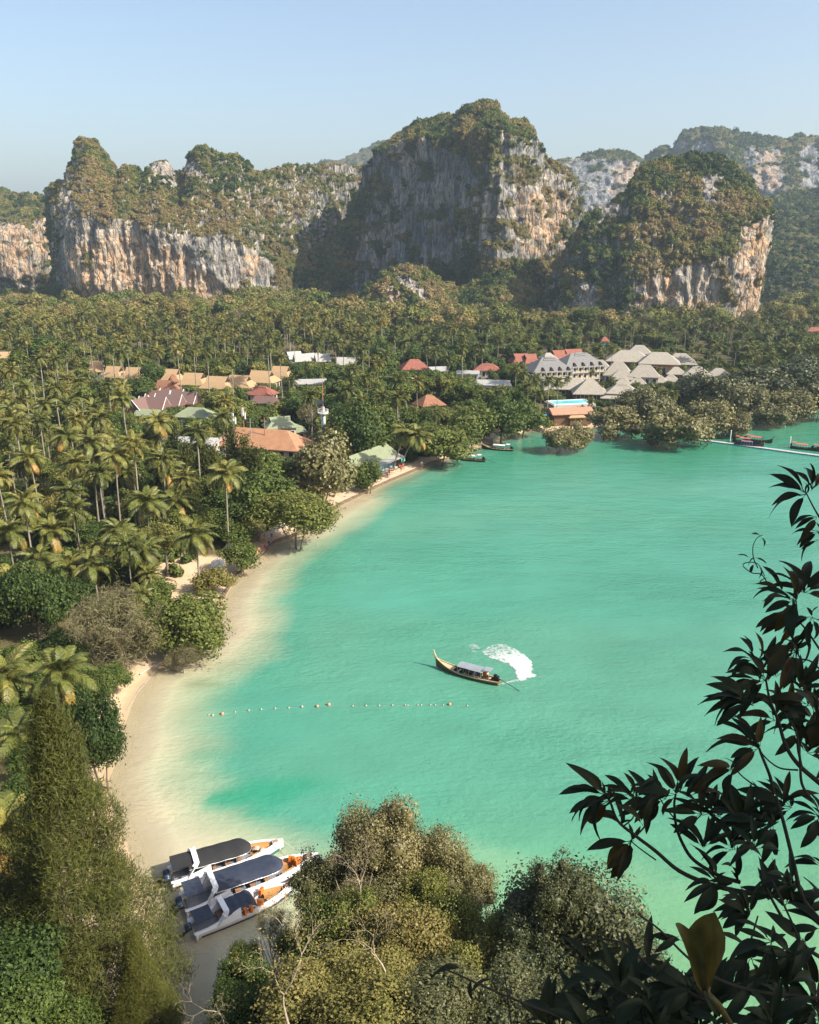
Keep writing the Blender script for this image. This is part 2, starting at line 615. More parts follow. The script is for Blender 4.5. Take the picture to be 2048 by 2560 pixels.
# ------------------------------------------------------------------ limestone cliffs
m, nt, out = new_mat('limestone')
av = nd(nt, 'ShaderNodeAttribute', attribute_name='veg')
ao = nd(nt, 'ShaderNodeAttribute', attribute_name='ochre')
ag = nd(nt, 'ShaderNodeAttribute', attribute_name='grey')
s1 = noise_n(nt, 0.11, 6, 0.65, mapscale=(1.6, 1.6, 0.22))
s2 = noise_n(nt, 0.42, 6, 0.7, mapscale=(1.5, 1.5, 0.16))
s3 = noise_n(nt, 0.05, 4, 0.6)
s4 = noise_n(nt, 0.8, 5, 0.65)
base = ramp_n(nt, s1.outputs['Fac'], [(0.30, (0.09, 0.095, 0.10)), (0.42, (0.24, 0.22, 0.195)), (0.54, (0.42, 0.36, 0.285)), (0.68, (0.56, 0.47, 0.355))])
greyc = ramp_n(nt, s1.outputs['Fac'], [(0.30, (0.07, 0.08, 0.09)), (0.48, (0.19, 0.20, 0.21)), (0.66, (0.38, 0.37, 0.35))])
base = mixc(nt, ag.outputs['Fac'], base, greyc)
stk = ramp_n(nt, s2.outputs['Fac'], [(0.36, (0.22, 0.24, 0.27)), (0.48, (0.80, 0.80, 0.80)), (0.64, (1.2, 1.15, 1.05))])
base = mixc(nt, 0.8, base, stk, 'MULTIPLY')
och = ramp_n(nt, s4.outputs['Fac'], [(0.35, (0.36, 0.17, 0.07)), (0.55, (0.56, 0.36, 0.19)), (0.7, (0.66, 0.52, 0.36))])
s5 = noise_n(nt, 0.16, 5, 0.65, mapscale=(1.2, 1.2, 0.5))
of = math_n(nt, 'MULTIPLY', ao.outputs['Fac'], ramp_n(nt, s5.outputs['Fac'], [(0.40, (0.0, 0.0, 0.0)), (0.58, (0.9, 0.9, 0.9))]))
base = mixc(nt, of, base, och)
vo = nd(nt, 'ShaderNodeTexVoronoi', feature='DISTANCE_TO_EDGE', ins={'Scale': 0.16})
vmap = nd(nt, 'ShaderNodeMapping')
vmap.inputs['Scale'].default_value = (1.3, 1.3, 0.32)
vtc = nd(nt, 'ShaderNodeTexCoord')
vad = nd(nt, 'ShaderNodeVectorMath', operation='ADD')
nt.links.new(vtc.outputs['Object'], vmap.inputs[0])
nt.links.new(vmap.outputs[0], vad.inputs[0])
vsc = nd(nt, 'ShaderNodeVectorMath', operation='SCALE')
vsc.inputs['Scale'].default_value = 9.0
nt.links.new(s3.outputs['Color'], vsc.inputs[0])
nt.links.new(vsc.outputs[0], vad.inputs[1])
nt.links.new(vad.outputs[0], vo.inputs['Vector'])
crk = ramp_n(nt, vo.outputs['Distance'], [(0.0, (0.16, 0.17, 0.19)), (0.05, (0.75, 0.75, 0.76)), (0.14, (1, 1, 1))])
base = mixc(nt, 0.75, base, crk, 'MULTIPLY')
soil = ramp_n(nt, s4.outputs['Fac'], [(0.3, (0.035, 0.045, 0.016)), (0.55, (0.10, 0.088, 0.034)), (0.75, (0.19, 0.135, 0.06))])
vf = math_n(nt, 'ADD', av.outputs['Fac'], math_n(nt, 'MULTIPLY', math_n(nt, 'SUBTRACT', s4.outputs['Fac'], 0.5), 0.9))
vf = nd(nt, 'ShaderNodeMapRange', ins={0: vf, 1: 0.38, 2: 0.62})
base = mixc(nt, vf.outputs[0], base, soil)
bp = nd(nt, 'ShaderNodeBump', ins={'Strength': 0.9, 'Distance': 1.6, 'Height': math_n(nt, 'ADD', math_n(nt, 'ADD', s2.outputs['Fac'], math_n(nt, 'MULTIPLY', s4.outputs['Fac'], 0.5)), math_n(nt, 'MINIMUM', math_n(nt, 'MULTIPLY', vo.outputs['Distance'], 4.0), 0.6))})
b = nd(nt, 'ShaderNodeBsdfPrincipled', ins={'Base Color': base, 'Roughness': 0.95, 'Specular IOR Level': 0.1, 'Normal': bp.outputs[0]})
nt.links.new(b.outputs[0], out.inputs[0])


def xz(px, Y, z):
    return (px - 1024.0) / F * (Y * CP - (z - EYE) * SP)


def cliff(name, cols, nu, nv, amp=1.0, zf=4.0, seed=1, bare=(), ochre=(), shrub=(), back=120.0, grain=1.0, vegbias=0.0, dry=(), drybase=0.35, greybase=0.45, rough=1.0, lit=None, wallveg=-0.15):
    """cols: ridge point seen at (px, py) at distance Y; foot seen at px at distance Yf; top of the bare wall seen at pw"""
    C = np.array([(xz(c[0], c[2], at_y(c[0], c[1], c[2]).z), c[2], at_y(c[0], c[1], c[2]).z, xz(c[3], c[4], zf), c[4], (at_y(c[3], c[5], c[4]).z if c[5] else zf)) for c in cols])
    seg = np.hypot(np.diff(C[:, 0]), np.diff(C[:, 1])) + np.hypot(np.diff(C[:, 3]), np.diff(C[:, 4]))
    u = np.concatenate([[0], np.cumsum(seg)])
    uu = np.linspace(0, u[-1], nu)
    I = np.stack([np.interp(uu, u, C[:, k]) for k in range(6)], 1)
    tx, ty, tz, fx, fy, wz = I.T
    k = 9
    ker = np.ones(k) / k
    sm = lambda a: np.convolve(np.pad(a, k // 2, mode='edge'), ker, 'valid')
    fx, fy, wz = sm(fx), sm(fy), sm(wz)
    du = np.gradient(fx), np.gradient(fy)
    L = np.hypot(*du) + 1e-6
    nx, ny = du[1] / L, -du[0] / L
    nx, ny = sm(sm(nx)), sm(sm(ny))
    wz = wz + 9 * amp * fbm(fx / 30, fy / 30, 7, 3, seed + 3)
    H = tz - zf
    w = np.clip((wz - zf) / H, 0.02, 0.92)
    v = np.linspace(0, 1, nv)[None, :]
    W = w[:, None]
    sw = 0.10
    s = np.where(v < W, sw * v / W, sw + (1 - sw) * np.clip((v - W) / (1 - W), 0, 1) ** 1.15)
    # undercut foot
    s = s + 0.05 * np.clip(1 - v / (0.25 * W + 1e-6), 0, 1) * (W > 0.1)
    X = fx[:, None] + (tx - fx)[:, None] * s
    Y = fy[:, None] + (ty - fy)[:, None] * s
    Z = zf + H[:, None] * v
    # back side
    nbk = 14
    vb = np.linspace(0, 1, nbk + 1)[None, 1:]
    Xb = tx[:, None] - nx[:, None] * back * vb
    Yb = ty[:, None] - ny[:, None] * back * vb
    Zb = tz[:, None] - (H[:, None] + 12) * vb ** 1.3
    front = np.concatenate([np.ones_like(X), np.zeros_like(Xb)], 1)
    X = np.concatenate([X, Xb], 1); Y = np.concatenate([Y, Yb], 1); Z = np.concatenate([Z, Zb], 1)
    V = np.concatenate([np.broadcast_to(v, (nu, nv)), 1 - np.broadcast_to(vb, (nu, nbk))], 1)
    g = grain
    edge = sstep(0, 0.12, V) * (1 - 0.75 * sstep(0.9, 1.0, V))
    big = fbm(X / (34 * g), Y / (34 * g), Z / (70 * g), 4, seed)
    fl = 1 - 2 * np.abs(fbm(X / (9 * g), Y / (9 * g), Z / (60 * g), 4, seed + 5))
    med = fbm(X / (11 * g), Y / (11 * g), Z / (9 * g), 4, seed + 8)
    fine = fbm(X / (3.2 * g), Y / (3.2 * g), Z / (5 * g), 3, seed + 11)
    D = g * rough * (9.0 * big + 5.2 * fl * front + 3.6 * med + 1.6 * fine) * edge
    X = X + nx[:, None] * D
    Y = Y + ny[:, None] * D
    Z = Z + g * rough * (2.2 * med + 0.9 * fine + 1.5 * fbm(X / (5 * g), Y / (5 * g), 3, 3, seed + 14)) * sstep(0.03, 0.2, V)
    P = np.stack([X, Y, Z], 2)
    # slope
    A = np.gradient(P, axis=0); B = np.gradient(P, axis=1)
    N = np.cross(A, B)
    N /= np.linalg.norm(N, axis=2, keepdims=True) + 1e-9
    N *= np.sign(-(N[..., 1:2] * ny[:, None, None] * -1) + 1e-9) if False else 1
    nz = np.abs(N[..., 2])
    px, py, zc = proj(X, Y, Z)
    px = px + 14 * fbm(X / 14, Y / 14, Z / 14, 3, seed + 20)
    py = py + 14 * fbm(X / 14, Y / 14, Z / 14, 3, seed + 21)
    veg = sstep(0.30, 0.62, nz + 0.30 * med + vegbias)
    for poly in bare:
        veg = np.where(inside(poly, px, py), np.minimum(veg, 0.25 * sstep(0.45, 0.8, nz)), veg)
    for poly in shrub:
        veg = np.where(inside(poly, px, py), np.maximum(veg, 0.9), veg)
    och = np.zeros_like(X)
    jx = px + 26 * fbm(X / 9, Y / 9, Z / 9, 3, seed + 40)
    jy = py + 26 * fbm(X / 9, Y / 9, Z / 9, 3, seed + 41)
    for poly in ochre:
        och = np.maximum(och, inside(poly, jx, jy) * 0.8)
    # plants on the ledges of bare walls
    led = sstep(0.10, 0.42, fbm(X / (13 * g), Y / (13 * g), Z / (8 * g), 4, seed + 50) + wallveg)
    veg = np.maximum(veg, 0.8 * led)
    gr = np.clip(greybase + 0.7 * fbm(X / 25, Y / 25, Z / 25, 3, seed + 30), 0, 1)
    if lit:  # less grey here, the sunlit tone is put into the rock colour
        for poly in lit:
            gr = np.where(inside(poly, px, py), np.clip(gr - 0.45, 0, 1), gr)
    dr = np.clip(drybase - 0.14 + 1.15 * fbm(X / 22, Y / 22, Z / 22, 4, seed + 33) + 0.2 * (1 - nz), 0, 1)
    for poly in dry:
        dr = np.where(inside(poly, px, py), np.clip(dr + 0.33, 0, 1), dr)
    n2v = nv + nbk
    faces = grid_faces(nu, n2v)
    me = mesh_from(name, P.reshape(-1, 3), faces, name != 'cliff', {'veg': ('POINT', veg), 'ochre': ('POINT', och), 'grey': ('POINT', gr)})
    o = link(name, me, MATS['limestone'])
    tag(o, kind='structure')
    return dict(P=P.reshape(-1, 3), F=faces, veg=veg.ravel(), dry=dr.ravel(), front=front.ravel(), V=V.ravel())


def shrub_points(c, n, smin, smax, seed, thr=0.35, with_back=True):
    """where bushes root on a cliff: by area, on ledges and slopes"""
    rng = np.random.default_rng(seed)
    P, Fc = c['P'], c['F']
    a, b, d = P[Fc[:, 0]], P[Fc[:, 1]], P[Fc[:, 3]]
    area = np.linalg.norm(np.cross(b - a, d - a), axis=1)
    vg = c['veg'][Fc].mean(1)
    fr = c['front'][Fc].mean(1)
    VV = c['V'][Fc].mean(1)
    wgt = area * np.clip(vg - thr, 0, 1) * np.where((fr > 0.5) | (VV > 0.78), 1.0, 0.0)
    idx = rng.choice(len(Fc), n, p=wgt / wgt.sum())
    r1, r2 = rng.random(n), rng.random(n)
    pts = a[idx] + (b[idx] - a[idx]) * r1[:, None] + (d[idx] - a[idx]) * r2[:, None]
    tint = np.clip(c['dry'][Fc[idx, 0]] + rng.normal(0, 0.13, n), 0, 1)
    sc = smin + (smax - smin) * rng.random(n) ** 2
    return pts, sc, tint


# --- cliff shapes
A_cols = [(160, 480, 920, 146, 930, 500), (168, 452, 880, 162, 865, 470), (180, 428, 862, 175, 800, 500), (188, 352, 858, 182, 772, 545), (210, 340, 855, 205, 760, 552), (240, 354, 852, 240, 756, 556),
          (262, 384, 850, 265, 754, 560), (285, 410, 850, 288, 754, 562), (295, 440, 850, 300, 754, 562), (310, 416, 850, 312, 754, 562), (335, 413, 850, 335, 754, 563), (357, 433, 850, 357, 753, 563),
          (385, 405, 850, 385, 753, 563), (415, 398, 850, 415, 752, 565), (445, 432, 850, 445, 752, 568), (461, 430, 850, 462, 752, 570), (472, 384, 848, 475, 752, 570), (492, 361, 846, 495, 752, 574),
          (512, 358, 845, 515, 754, 580), (540, 380, 846, 545, 756, 590), (570, 387, 848, 575, 760, 598), (592, 386, 850, 600, 764, 606), (612, 402, 856, 625, 768, 620), (636, 426, 866, 650, 775, 645),
          (680, 424, 880, 690, 790, 690), (722, 412, 892, 730, 815, 0), (760, 412, 905, 770, 840, 0), (800, 414, 915, 810, 860, 0), (870, 409, 930, 880, 890, 0), (930, 420, 945, 940, 915, 0), (1010, 440, 960, 1020, 930, 0)]
wallA = [(150, 440), (190, 520), (230, 560), (330, 565), (450, 590), (520, 595), (600, 605), (660, 640), (700, 690), (700, 780), (150, 780)]
cA = cliff('cliff', A_cols, 470, 160, 1.0, 6.0, 3, bare=[wallA, [(378, 405), (440, 400), (445, 470), (400, 470), (378, 430)], [(465, 400), (505, 400), (510, 445), (465, 440)], [(148, 440), (178, 430), (180, 560), (150, 600)]],
           ochre=[[(170, 620), (330, 590), (470, 640), (480, 760), (160, 760)], [(440, 640), (560, 690), (560, 770), (440, 740)], [(600, 640), (650, 640), (650, 700), (600, 690)]],
           shrub=[[(660, 600), (760, 640), (860, 760), (700, 780), (690, 700)]], dry=[[(160, 420), (330, 500), (560, 540), (720, 520), (780, 470), (720, 640), (560, 600), (180, 560)]],
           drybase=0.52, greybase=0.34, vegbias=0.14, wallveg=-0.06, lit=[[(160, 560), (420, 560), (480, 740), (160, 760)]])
B_cols = [(690, 700, 905, 680, 890, 705), (760, 645, 895, 750, 868, 660), (830, 590, 885, 815, 838, 600), (895, 528, 885, 872, 838, 545), (945, 458, 880, 898, 828, 480), (973, 392, 870, 922, 820, 420), (998, 336, 862, 955, 808, 385),
          (1030, 312, 852, 1000, 792, 360), (1062, 300, 843, 1040, 776, 355), (1100, 288, 833, 1080, 758, 345), (1142, 285, 820, 1120, 738, 340), (1170, 263, 804, 1160, 718, 325), (1210, 250, 790, 1205, 706, 318), (1240, 258, 784, 1238, 699, 322),
          (1256, 290, 784, 1255, 700, 345), (1282, 304, 789, 1280, 706, 352), (1312, 300, 795, 1310, 714, 350), (1332, 335, 800, 1330, 724, 380), (1348, 378, 805, 1350, 735, 420), (1362, 402, 810, 1372, 746, 440), (1394, 408, 816, 1402, 757, 440),
          (1407, 450, 824, 1416, 770, 480), (1414, 515, 832, 1428, 784, 560), (1440, 505, 855, 1448, 812, 620), (1472, 560, 865, 1482, 836, 640), (1505, 640, 870, 1525, 850, 0)]
cB = cliff('cliff', B_cols, 470, 180, 1.0, 8.0, 23, bare=[[(895, 560), (960, 440), (1000, 345), (1070, 340), (1150, 350), (1225, 440), (1235, 600), (1180, 640), (1080, 650), (1020, 690), (900, 740), (885, 740)], [(1230, 440), (1410, 430), (1425, 640), (1240, 650)]],
           ochre=[[(1300, 480), (1420, 480), (1430, 620), (1300, 640)], [(1000, 320), (1060, 320), (1050, 400), (990, 420)]], dry=[[(1180, 330), (1420, 400), (1430, 700), (1200, 760)], [(980, 330), (1080, 300), (1040, 400), (960, 460)]],
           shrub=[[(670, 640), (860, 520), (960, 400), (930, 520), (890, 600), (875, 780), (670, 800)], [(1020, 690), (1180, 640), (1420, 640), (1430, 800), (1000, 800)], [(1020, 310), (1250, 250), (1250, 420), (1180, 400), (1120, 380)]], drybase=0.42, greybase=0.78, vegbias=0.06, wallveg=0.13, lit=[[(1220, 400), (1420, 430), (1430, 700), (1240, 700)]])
C_cols = [(1385, 740, 690, 1378, 690, 0), (1402, 690, 672, 1388, 655, 0), (1425, 635, 660, 1402, 625, 780), (1450, 580, 655, 1428, 606, 770), (1466, 545, 655, 1450, 600, 760), (1500, 512, 658, 1488, 594, 750), (1545, 490, 662, 1530, 588, 745), (1578, 470, 666, 1562, 584, 720),
          (1592, 430, 670, 1588, 581, 700), (1622, 405, 672, 1620, 579, 680), (1700, 390, 672, 1690, 577, 660), (1745, 380, 672, 1740, 577, 640), (1790, 384, 669, 1790, 579, 650), (1832, 402, 664, 1832, 584, 620), (1858, 425, 656, 1848, 590, 580),
          (1876, 460, 650, 1864, 597, 540), (1888, 510, 645, 1870, 606, 550), (1898, 545, 645, 1872, 620, 580), (1894, 620, 660, 1870, 655, 640), (1884, 700, 680, 1868, 690, 0)]
cC = cliff('cliff', C_cols, 380, 150, 1.0, 5.0, 43, bare=[[(1590, 720), (1640, 680), (1760, 660), (1800, 700), (1790, 840), (1590, 840)], [(1440, 700), (1490, 700), (1490, 820), (1440, 820)], [(1850, 560), (1925, 540), (1915, 850), (1850, 850), (1840, 700)], [(1500, 505), (1570, 500), (1570, 545), (1510, 545)], [(1750, 440), (1810, 440), (1810, 500), (1760, 500)]],
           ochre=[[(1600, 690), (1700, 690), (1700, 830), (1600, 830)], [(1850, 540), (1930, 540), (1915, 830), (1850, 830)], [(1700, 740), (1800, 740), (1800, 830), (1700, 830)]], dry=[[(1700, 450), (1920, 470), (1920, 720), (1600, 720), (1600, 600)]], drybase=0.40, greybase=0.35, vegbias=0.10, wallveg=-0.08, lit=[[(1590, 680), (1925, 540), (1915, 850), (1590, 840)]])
# far hills
D_cols = [(1340, 430, 1760, 1340, 1500, 560), (1400, 398, 1750, 1400, 1480, 560), (1450, 392, 1740, 1450, 1470, 545), (1500, 376, 1740, 1505, 1465, 545), (1580, 382, 1740, 1585, 1465, 545), (1610, 400, 1750, 1610, 1480, 0), (1645, 372, 1760, 1650, 1490, 0), (1682, 366, 1770, 1690, 1490, 0),
          (1700, 336, 1770, 1705, 1480, 0), (1752, 314, 1760, 1755, 1470, 0), (1778, 322, 1750, 1778, 1460, 450), (1800, 318, 1750, 1800, 1450, 460), (1850, 332, 1730, 1850, 1430, 480), (1905, 340, 1700, 1910, 1400, 480), (1955, 348, 1700, 1955, 1400, 480), (2000, 336, 1700, 2005, 1390, 500), (2060, 346, 1690, 2070, 1380, 500), (2160, 352, 1680, 2170, 1370, 500), (2260, 380, 1680, 2270, 1370, 500)]
cD = cliff('hill', D_cols, 320, 90, 1.2, 8.0, 63, bare=[[(1400, 400), (1600, 400), (1590, 540), (1400, 540)], [(1700, 360), (1780, 345), (1780, 470), (1710, 450)], [(1860, 365), (1960, 370), (1960, 500), (1870, 490)], [(2000, 360), (2048, 360), (2048, 480), (2000, 470)]], ochre=[[(1540, 410), (1600, 400), (1600, 520), (1530, 520)], [(1890, 380), (1950, 380), (1950, 480), (1890, 480)]], drybase=0.25, grain=2.0, vegbias=0.16, greybase=1.0, wallveg=0.03, back=400)
E_cols = [(-330, 420, 1200, -330, 1010, 560), (-180, 450, 1180, -180, 1000, 560), (-60, 460, 1160, -60, 990, 560), (0, 470, 1140, 0, 980, 560), (45, 490, 1130, 45, 970, 565), (70, 484, 1130, 70, 975, 570), (105, 490, 1130, 105, 985, 575), (130, 480, 1140, 130, 990, 560), (160, 455, 1160, 160, 1000, 560), (220, 470, 1180, 220, 1020, 560), (300, 520, 1200, 300, 1060, 0)]
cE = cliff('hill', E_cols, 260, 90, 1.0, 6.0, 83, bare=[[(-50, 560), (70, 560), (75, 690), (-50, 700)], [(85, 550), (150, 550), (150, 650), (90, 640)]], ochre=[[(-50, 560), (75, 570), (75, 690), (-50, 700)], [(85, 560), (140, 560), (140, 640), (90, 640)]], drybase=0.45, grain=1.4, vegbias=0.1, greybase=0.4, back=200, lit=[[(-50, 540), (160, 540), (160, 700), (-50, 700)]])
F_cols = [(600, 470, 2700, 600, 2400, 0), (690, 425, 2700, 690, 2350, 0), (760, 420, 2700, 760, 2300, 0), (860, 396, 2700, 860, 2250, 0), (905, 376, 2700, 905, 2250, 0), (960, 352, 2700, 960, 2250, 0), (1000, 334, 2700, 1000, 2250, 0), (1050, 330, 2700, 1050, 2250, 0), (1120, 380, 2700, 1120, 2300, 0)]
cF = cliff('hill', F_cols, 140, 50, 1.0, 0.0, 103, drybase=0.2, grain=3.0, vegbias=0.5, back=600)
# low wooded hill in front of the middle cliff, with a dry ridge
G_cols = [(880, 770, 720, 870, 690, 0), (920, 712, 715, 915, 668, 0), (960, 680, 712, 955, 655, 0), (1010, 664, 708, 1005, 648, 0), (1050, 668, 704, 1050, 640, 0), (1100, 700, 696, 1100, 632, 0), (1150, 722, 692, 1150, 630, 0), (1200, 700, 694, 1200, 630, 0), (1250, 668, 698, 1250, 632, 0), (1300, 706, 694, 1300, 632, 0), (1350, 730, 690, 1350, 634, 0), (1400, 700, 688, 1400, 636, 0), (1450, 740, 684, 1450, 640, 0), (1500, 790, 680, 1500, 645, 0)]
cG = cliff('hill', G_cols, 260, 70, 1.0, 4.0, 123, dry=[[(930, 670), (1020, 660), (1170, 780), (1160, 830), (1040, 760), (940, 740)]], ochre=[[(960, 680), (1160, 800), (1140, 830), (950, 760)]], drybase=0.40, grain=0.8, vegbias=0.35, back=60, bare=[[(985, 690), (1030, 690), (1120, 790), (1090, 790)], [(965, 720), (1000, 720), (1000, 780), (965, 780)]])
# wooded slope below the far right hills
S_cols = [(1500, 560, 1250, 1500, 900, 0), (1640, 540, 1260, 1640, 860, 0), (1800, 520, 1250, 1800, 820, 0), (1900, 500, 1240, 1900, 760, 0), (1960, 480, 1240, 1960, 720, 0), (2048, 470, 1240, 2048, 690, 0), (2150, 460, 1240, 2150, 680, 0), (2300, 470, 1240, 2300, 680, 0)]
cS = cliff('hill', S_cols, 200, 80, 1.0, 4.0, 143, drybase=0.08, grain=1.6, vegbias=0.6, back=250)

# ------------------------------------------------------------------ leaves, crowns, trunks
def norm(a):
    return a / (np.linalg.norm(a, axis=-1, keepdims=True) + 1e-9)


def leaf_quads(p, n, size, aspect, rng, droop=None, curl=0.0):
    """one small pointed leaf face for each point; n is roughly the way it faces"""
    N = len(p)
    n = norm(n)
    t = rng.normal(size=(N, 3)) if droop is None else droop
    t = norm(t - n * (t * n).sum(1, keepdims=True))
    b = np.cross(n, t)
    L = np.asarray(size)[:, None] * np.ones((N, 1))
    Wd = L * aspect
    v = np.stack([p - t * L * 0.5, p + b * Wd * 0.5 + t * L * 0.05 + n * L * curl, p + t * L * 0.5, p - b * Wd * 0.5 + t * L * 0.05 + n * L * curl], 1)
    f = np.arange(N * 4).reshape(N, 4)
    return v.reshape(-1, 3), f


def crown_mesh(name, seed, n_leaf, leaf, lobes=11, lobe_r=(0.32, 0.55), flat=0.8, aspect=0.55, mat='leaves', core=True, spread=0.62, jag=0.55, clump=True, droop=None):
    """lumpy crown of radius about 1: leaves spread over the skins of overlapping lobes, gaps between"""
    rng = np.random.default_rng(seed)
    c = norm(rng.normal(size=(lobes, 3))) * (rng.random((lobes, 1)) ** 0.4) * spread
    c[:, 2] *= flat
    c[:, 2] = np.where(c[:, 2] < -0.35, -c[:, 2] * 0.5, c[:, 2])
    r = rng.uniform(*lobe_r, lobes)
    k = rng.choice(lobes, n_leaf * 2, p=r ** 2 / (r ** 2).sum())
    d = norm(rng.normal(size=(len(k), 3)))
    if clump:   # twigs: leaves gather in small tufts, so light and dark clumps show
        nc = max(60, n_leaf // 14)
        cd = norm(rng.normal(size=(nc, 3)))
        ck = rng.integers(0, nc, len(k))
        d = norm(cd[ck] + 0.16 * rng.normal(size=(len(k), 3)))
        rad = (0.72 + 0.40 * rng.random(nc) + 0.30 * (rng.random(nc) > 0.88))[ck] + 0.06 * rng.normal(size=len(k))
    else:
        rad = 0.75 + 0.3 * rng.random(len(k)) ** 0.7
    tone = rng.random(max(60, n_leaf // 14))[ck] if clump else rng.random(len(k))
    stretch = 1 + 0.28 * rng.normal(size=(lobes, 3))
    p = c[k] + d * np.clip(stretch, 0.6, 1.6)[k] * (r[k] * rad)[:, None]
    keep = np.ones(len(k), bool)
    for j in range(lobes):
        keep &= ~((np.linalg.norm(p - c[j], axis=1) < r[j] * 0.74) & (k != j))
    keep &= p[:, 2] > -0.62
    p, d, tone = p[keep][:n_leaf], d[keep][:n_leaf], tone[keep][:n_leaf]
    nn = d + jag * rng.normal(size=d.shape) + np.array([0, 0, 0.25])
    sz = leaf * rng.uniform(0.65, 1.35, len(p))
    v, f = leaf_quads(p, nn, sz, aspect, rng, curl=0.06)
    lv = np.repeat(0.55 * tone + 0.45 * rng.random(len(p)), 4)
    if core:  # added inner blobs block light; dark tone stands for shade inside the crown
        vs_, fs_ = [v], [f]
        lvs = [lv]
        base = len(v)
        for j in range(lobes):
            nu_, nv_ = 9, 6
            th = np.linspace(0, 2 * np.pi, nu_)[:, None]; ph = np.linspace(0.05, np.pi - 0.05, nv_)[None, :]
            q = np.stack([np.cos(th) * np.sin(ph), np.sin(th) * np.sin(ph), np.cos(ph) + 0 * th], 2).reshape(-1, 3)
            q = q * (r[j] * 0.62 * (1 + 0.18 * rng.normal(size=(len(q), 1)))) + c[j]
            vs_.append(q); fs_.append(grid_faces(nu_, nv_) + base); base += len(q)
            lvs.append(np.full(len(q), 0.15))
        v = np.concatenate(vs_); f = np.concatenate(fs_); lv = np.concatenate(lvs)
    me = mesh_from(name, v, f, False, {'lv': ('POINT', lv)})
    me.materials.append(MATS[mat])
    return me


def trunk_mesh(name, seed, r0=0.05, limbs=6, mat='bark', stems=1, lean=0.1, r1=0.35):
    """height 1 to the middle of the crown; limbs reach into the crown"""
    rng = random.Random(seed)
    mb = MB()
    for s in range(stems):
        ox, oy = rng.uniform(-lean, lean) * (2 if stems > 1 else 1), rng.uniform(-lean, lean) * (2 if stems > 1 else 1)
        bx, by = (ox * 0.4, oy * 0.4) if stems > 1 else (0, 0)
        P = [(bx + ox * t * t, by + oy * t * t, t * 0.85) for t in (-0.02, 0.25, 0.5, 0.75, 1.0)]
        mb.tube(P, [r0 * 1.5 / stems ** 0.5, r0 / stems ** 0.5, r0 * 0.85 / stems ** 0.5, r0 * 0.65 / stems ** 0.5, r0 * 0.4 / stems ** 0.5], 7)
        for k in range(limbs):
            t = rng.uniform(0.45, 0.95)
            a = rng.uniform(0, 6.28)
            q = Vector((bx + ox * t * t, by + oy * t * t, t * 0.85))
            L = rng.uniform(0.6, 1.0) * r1
            e = q + Vector((math.cos(a) * L, math.sin(a) * L, L * rng.uniform(0.5, 1.1)))
            mid = (q + e) / 2 + Vector((0, 0, -0.03))
            mb.tube([q, mid, e], [r0 * 0.45, r0 * 0.3, r0 * 0.12], 5)
    me = mb.mesh(name, True)
    me.materials.append(MATS[mat])
    return me


def branch_tree(seed, depth, length, rad, spread=0.55, droop=0.0, splits=(2, 3), shrink=0.72, up=0.25, n=5):
    """bare branching skeleton; returns the solids and the twig tips"""
    rng = random.Random(seed)
    mb = MB()
    tips = []

    def grow(p, d, L, r, lev):
        pts, rads = [p], [r]
        q = p.copy()
        dd = d.copy()
        k = 3
        for i in range(k):
            dd = (dd + Vector((rng.uniform(-.22, .22), rng.uniform(-.22, .22), rng.uniform(-.12, .18) - droop))).normalized()
            q = q + dd * (L / k)
            pts.append(q.copy()); rads.append(r * (1 - 0.4 * (i + 1) / k))
        mb.tube(pts, rads, n if lev < 2 else 3, cap=False)
        if lev >= depth:
            tips.append((q.copy(), dd.copy()))
            return
        for s in range(rng.randint(*splits)):
            v = Vector((rng.gauss(0, 1), rng.gauss(0, 1), rng.gauss(0, 1)))
            v = (v - dd * v.dot(dd)).normalized()
            nd_ = (dd + v * rng.uniform(0.5, 1.2) * spread * 1.4 + Vector((0, 0, up))).normalized()
            grow(q, nd_, L * shrink * rng.uniform(0.75, 1.15), r * 0.6, lev + 1)
        if lev > 0:
            tips.append((pts[2], dd.copy()))
    grow(Vector((0, 0, 0)), Vector((0, 0, 1)), length, rad, 0)
    return mb, tips


def tip_leaves(name, tips, per, size, aspect, seed, mat, scatter=0.3, hang=0.0):
    rng = np.random.default_rng(seed)
    p = np.array([tuple(t[0]) for t in tips]); d = np.array([tuple(t[1]) for t in tips])
    p = np.repeat(p, per, 0); d = np.repeat(d, per, 0)
    p = p + rng.normal(size=p.shape) * scatter
    dr = d + rng.normal(size=p.shape) * 0.8 + np.array([0, 0, -hang])
    v, f = leaf_quads(p, rng.normal(size=p.shape) + np.array([0, 0, 0.6]), size * rng.uniform(0.6, 1.4, len(p)), aspect, rng, droop=dr)
    me = mesh_from(name, v, f, False, {'lv': ('POINT', np.repeat(rng.random(len(p)), 4))})
    me.materials.append(MATS[mat])
    return me


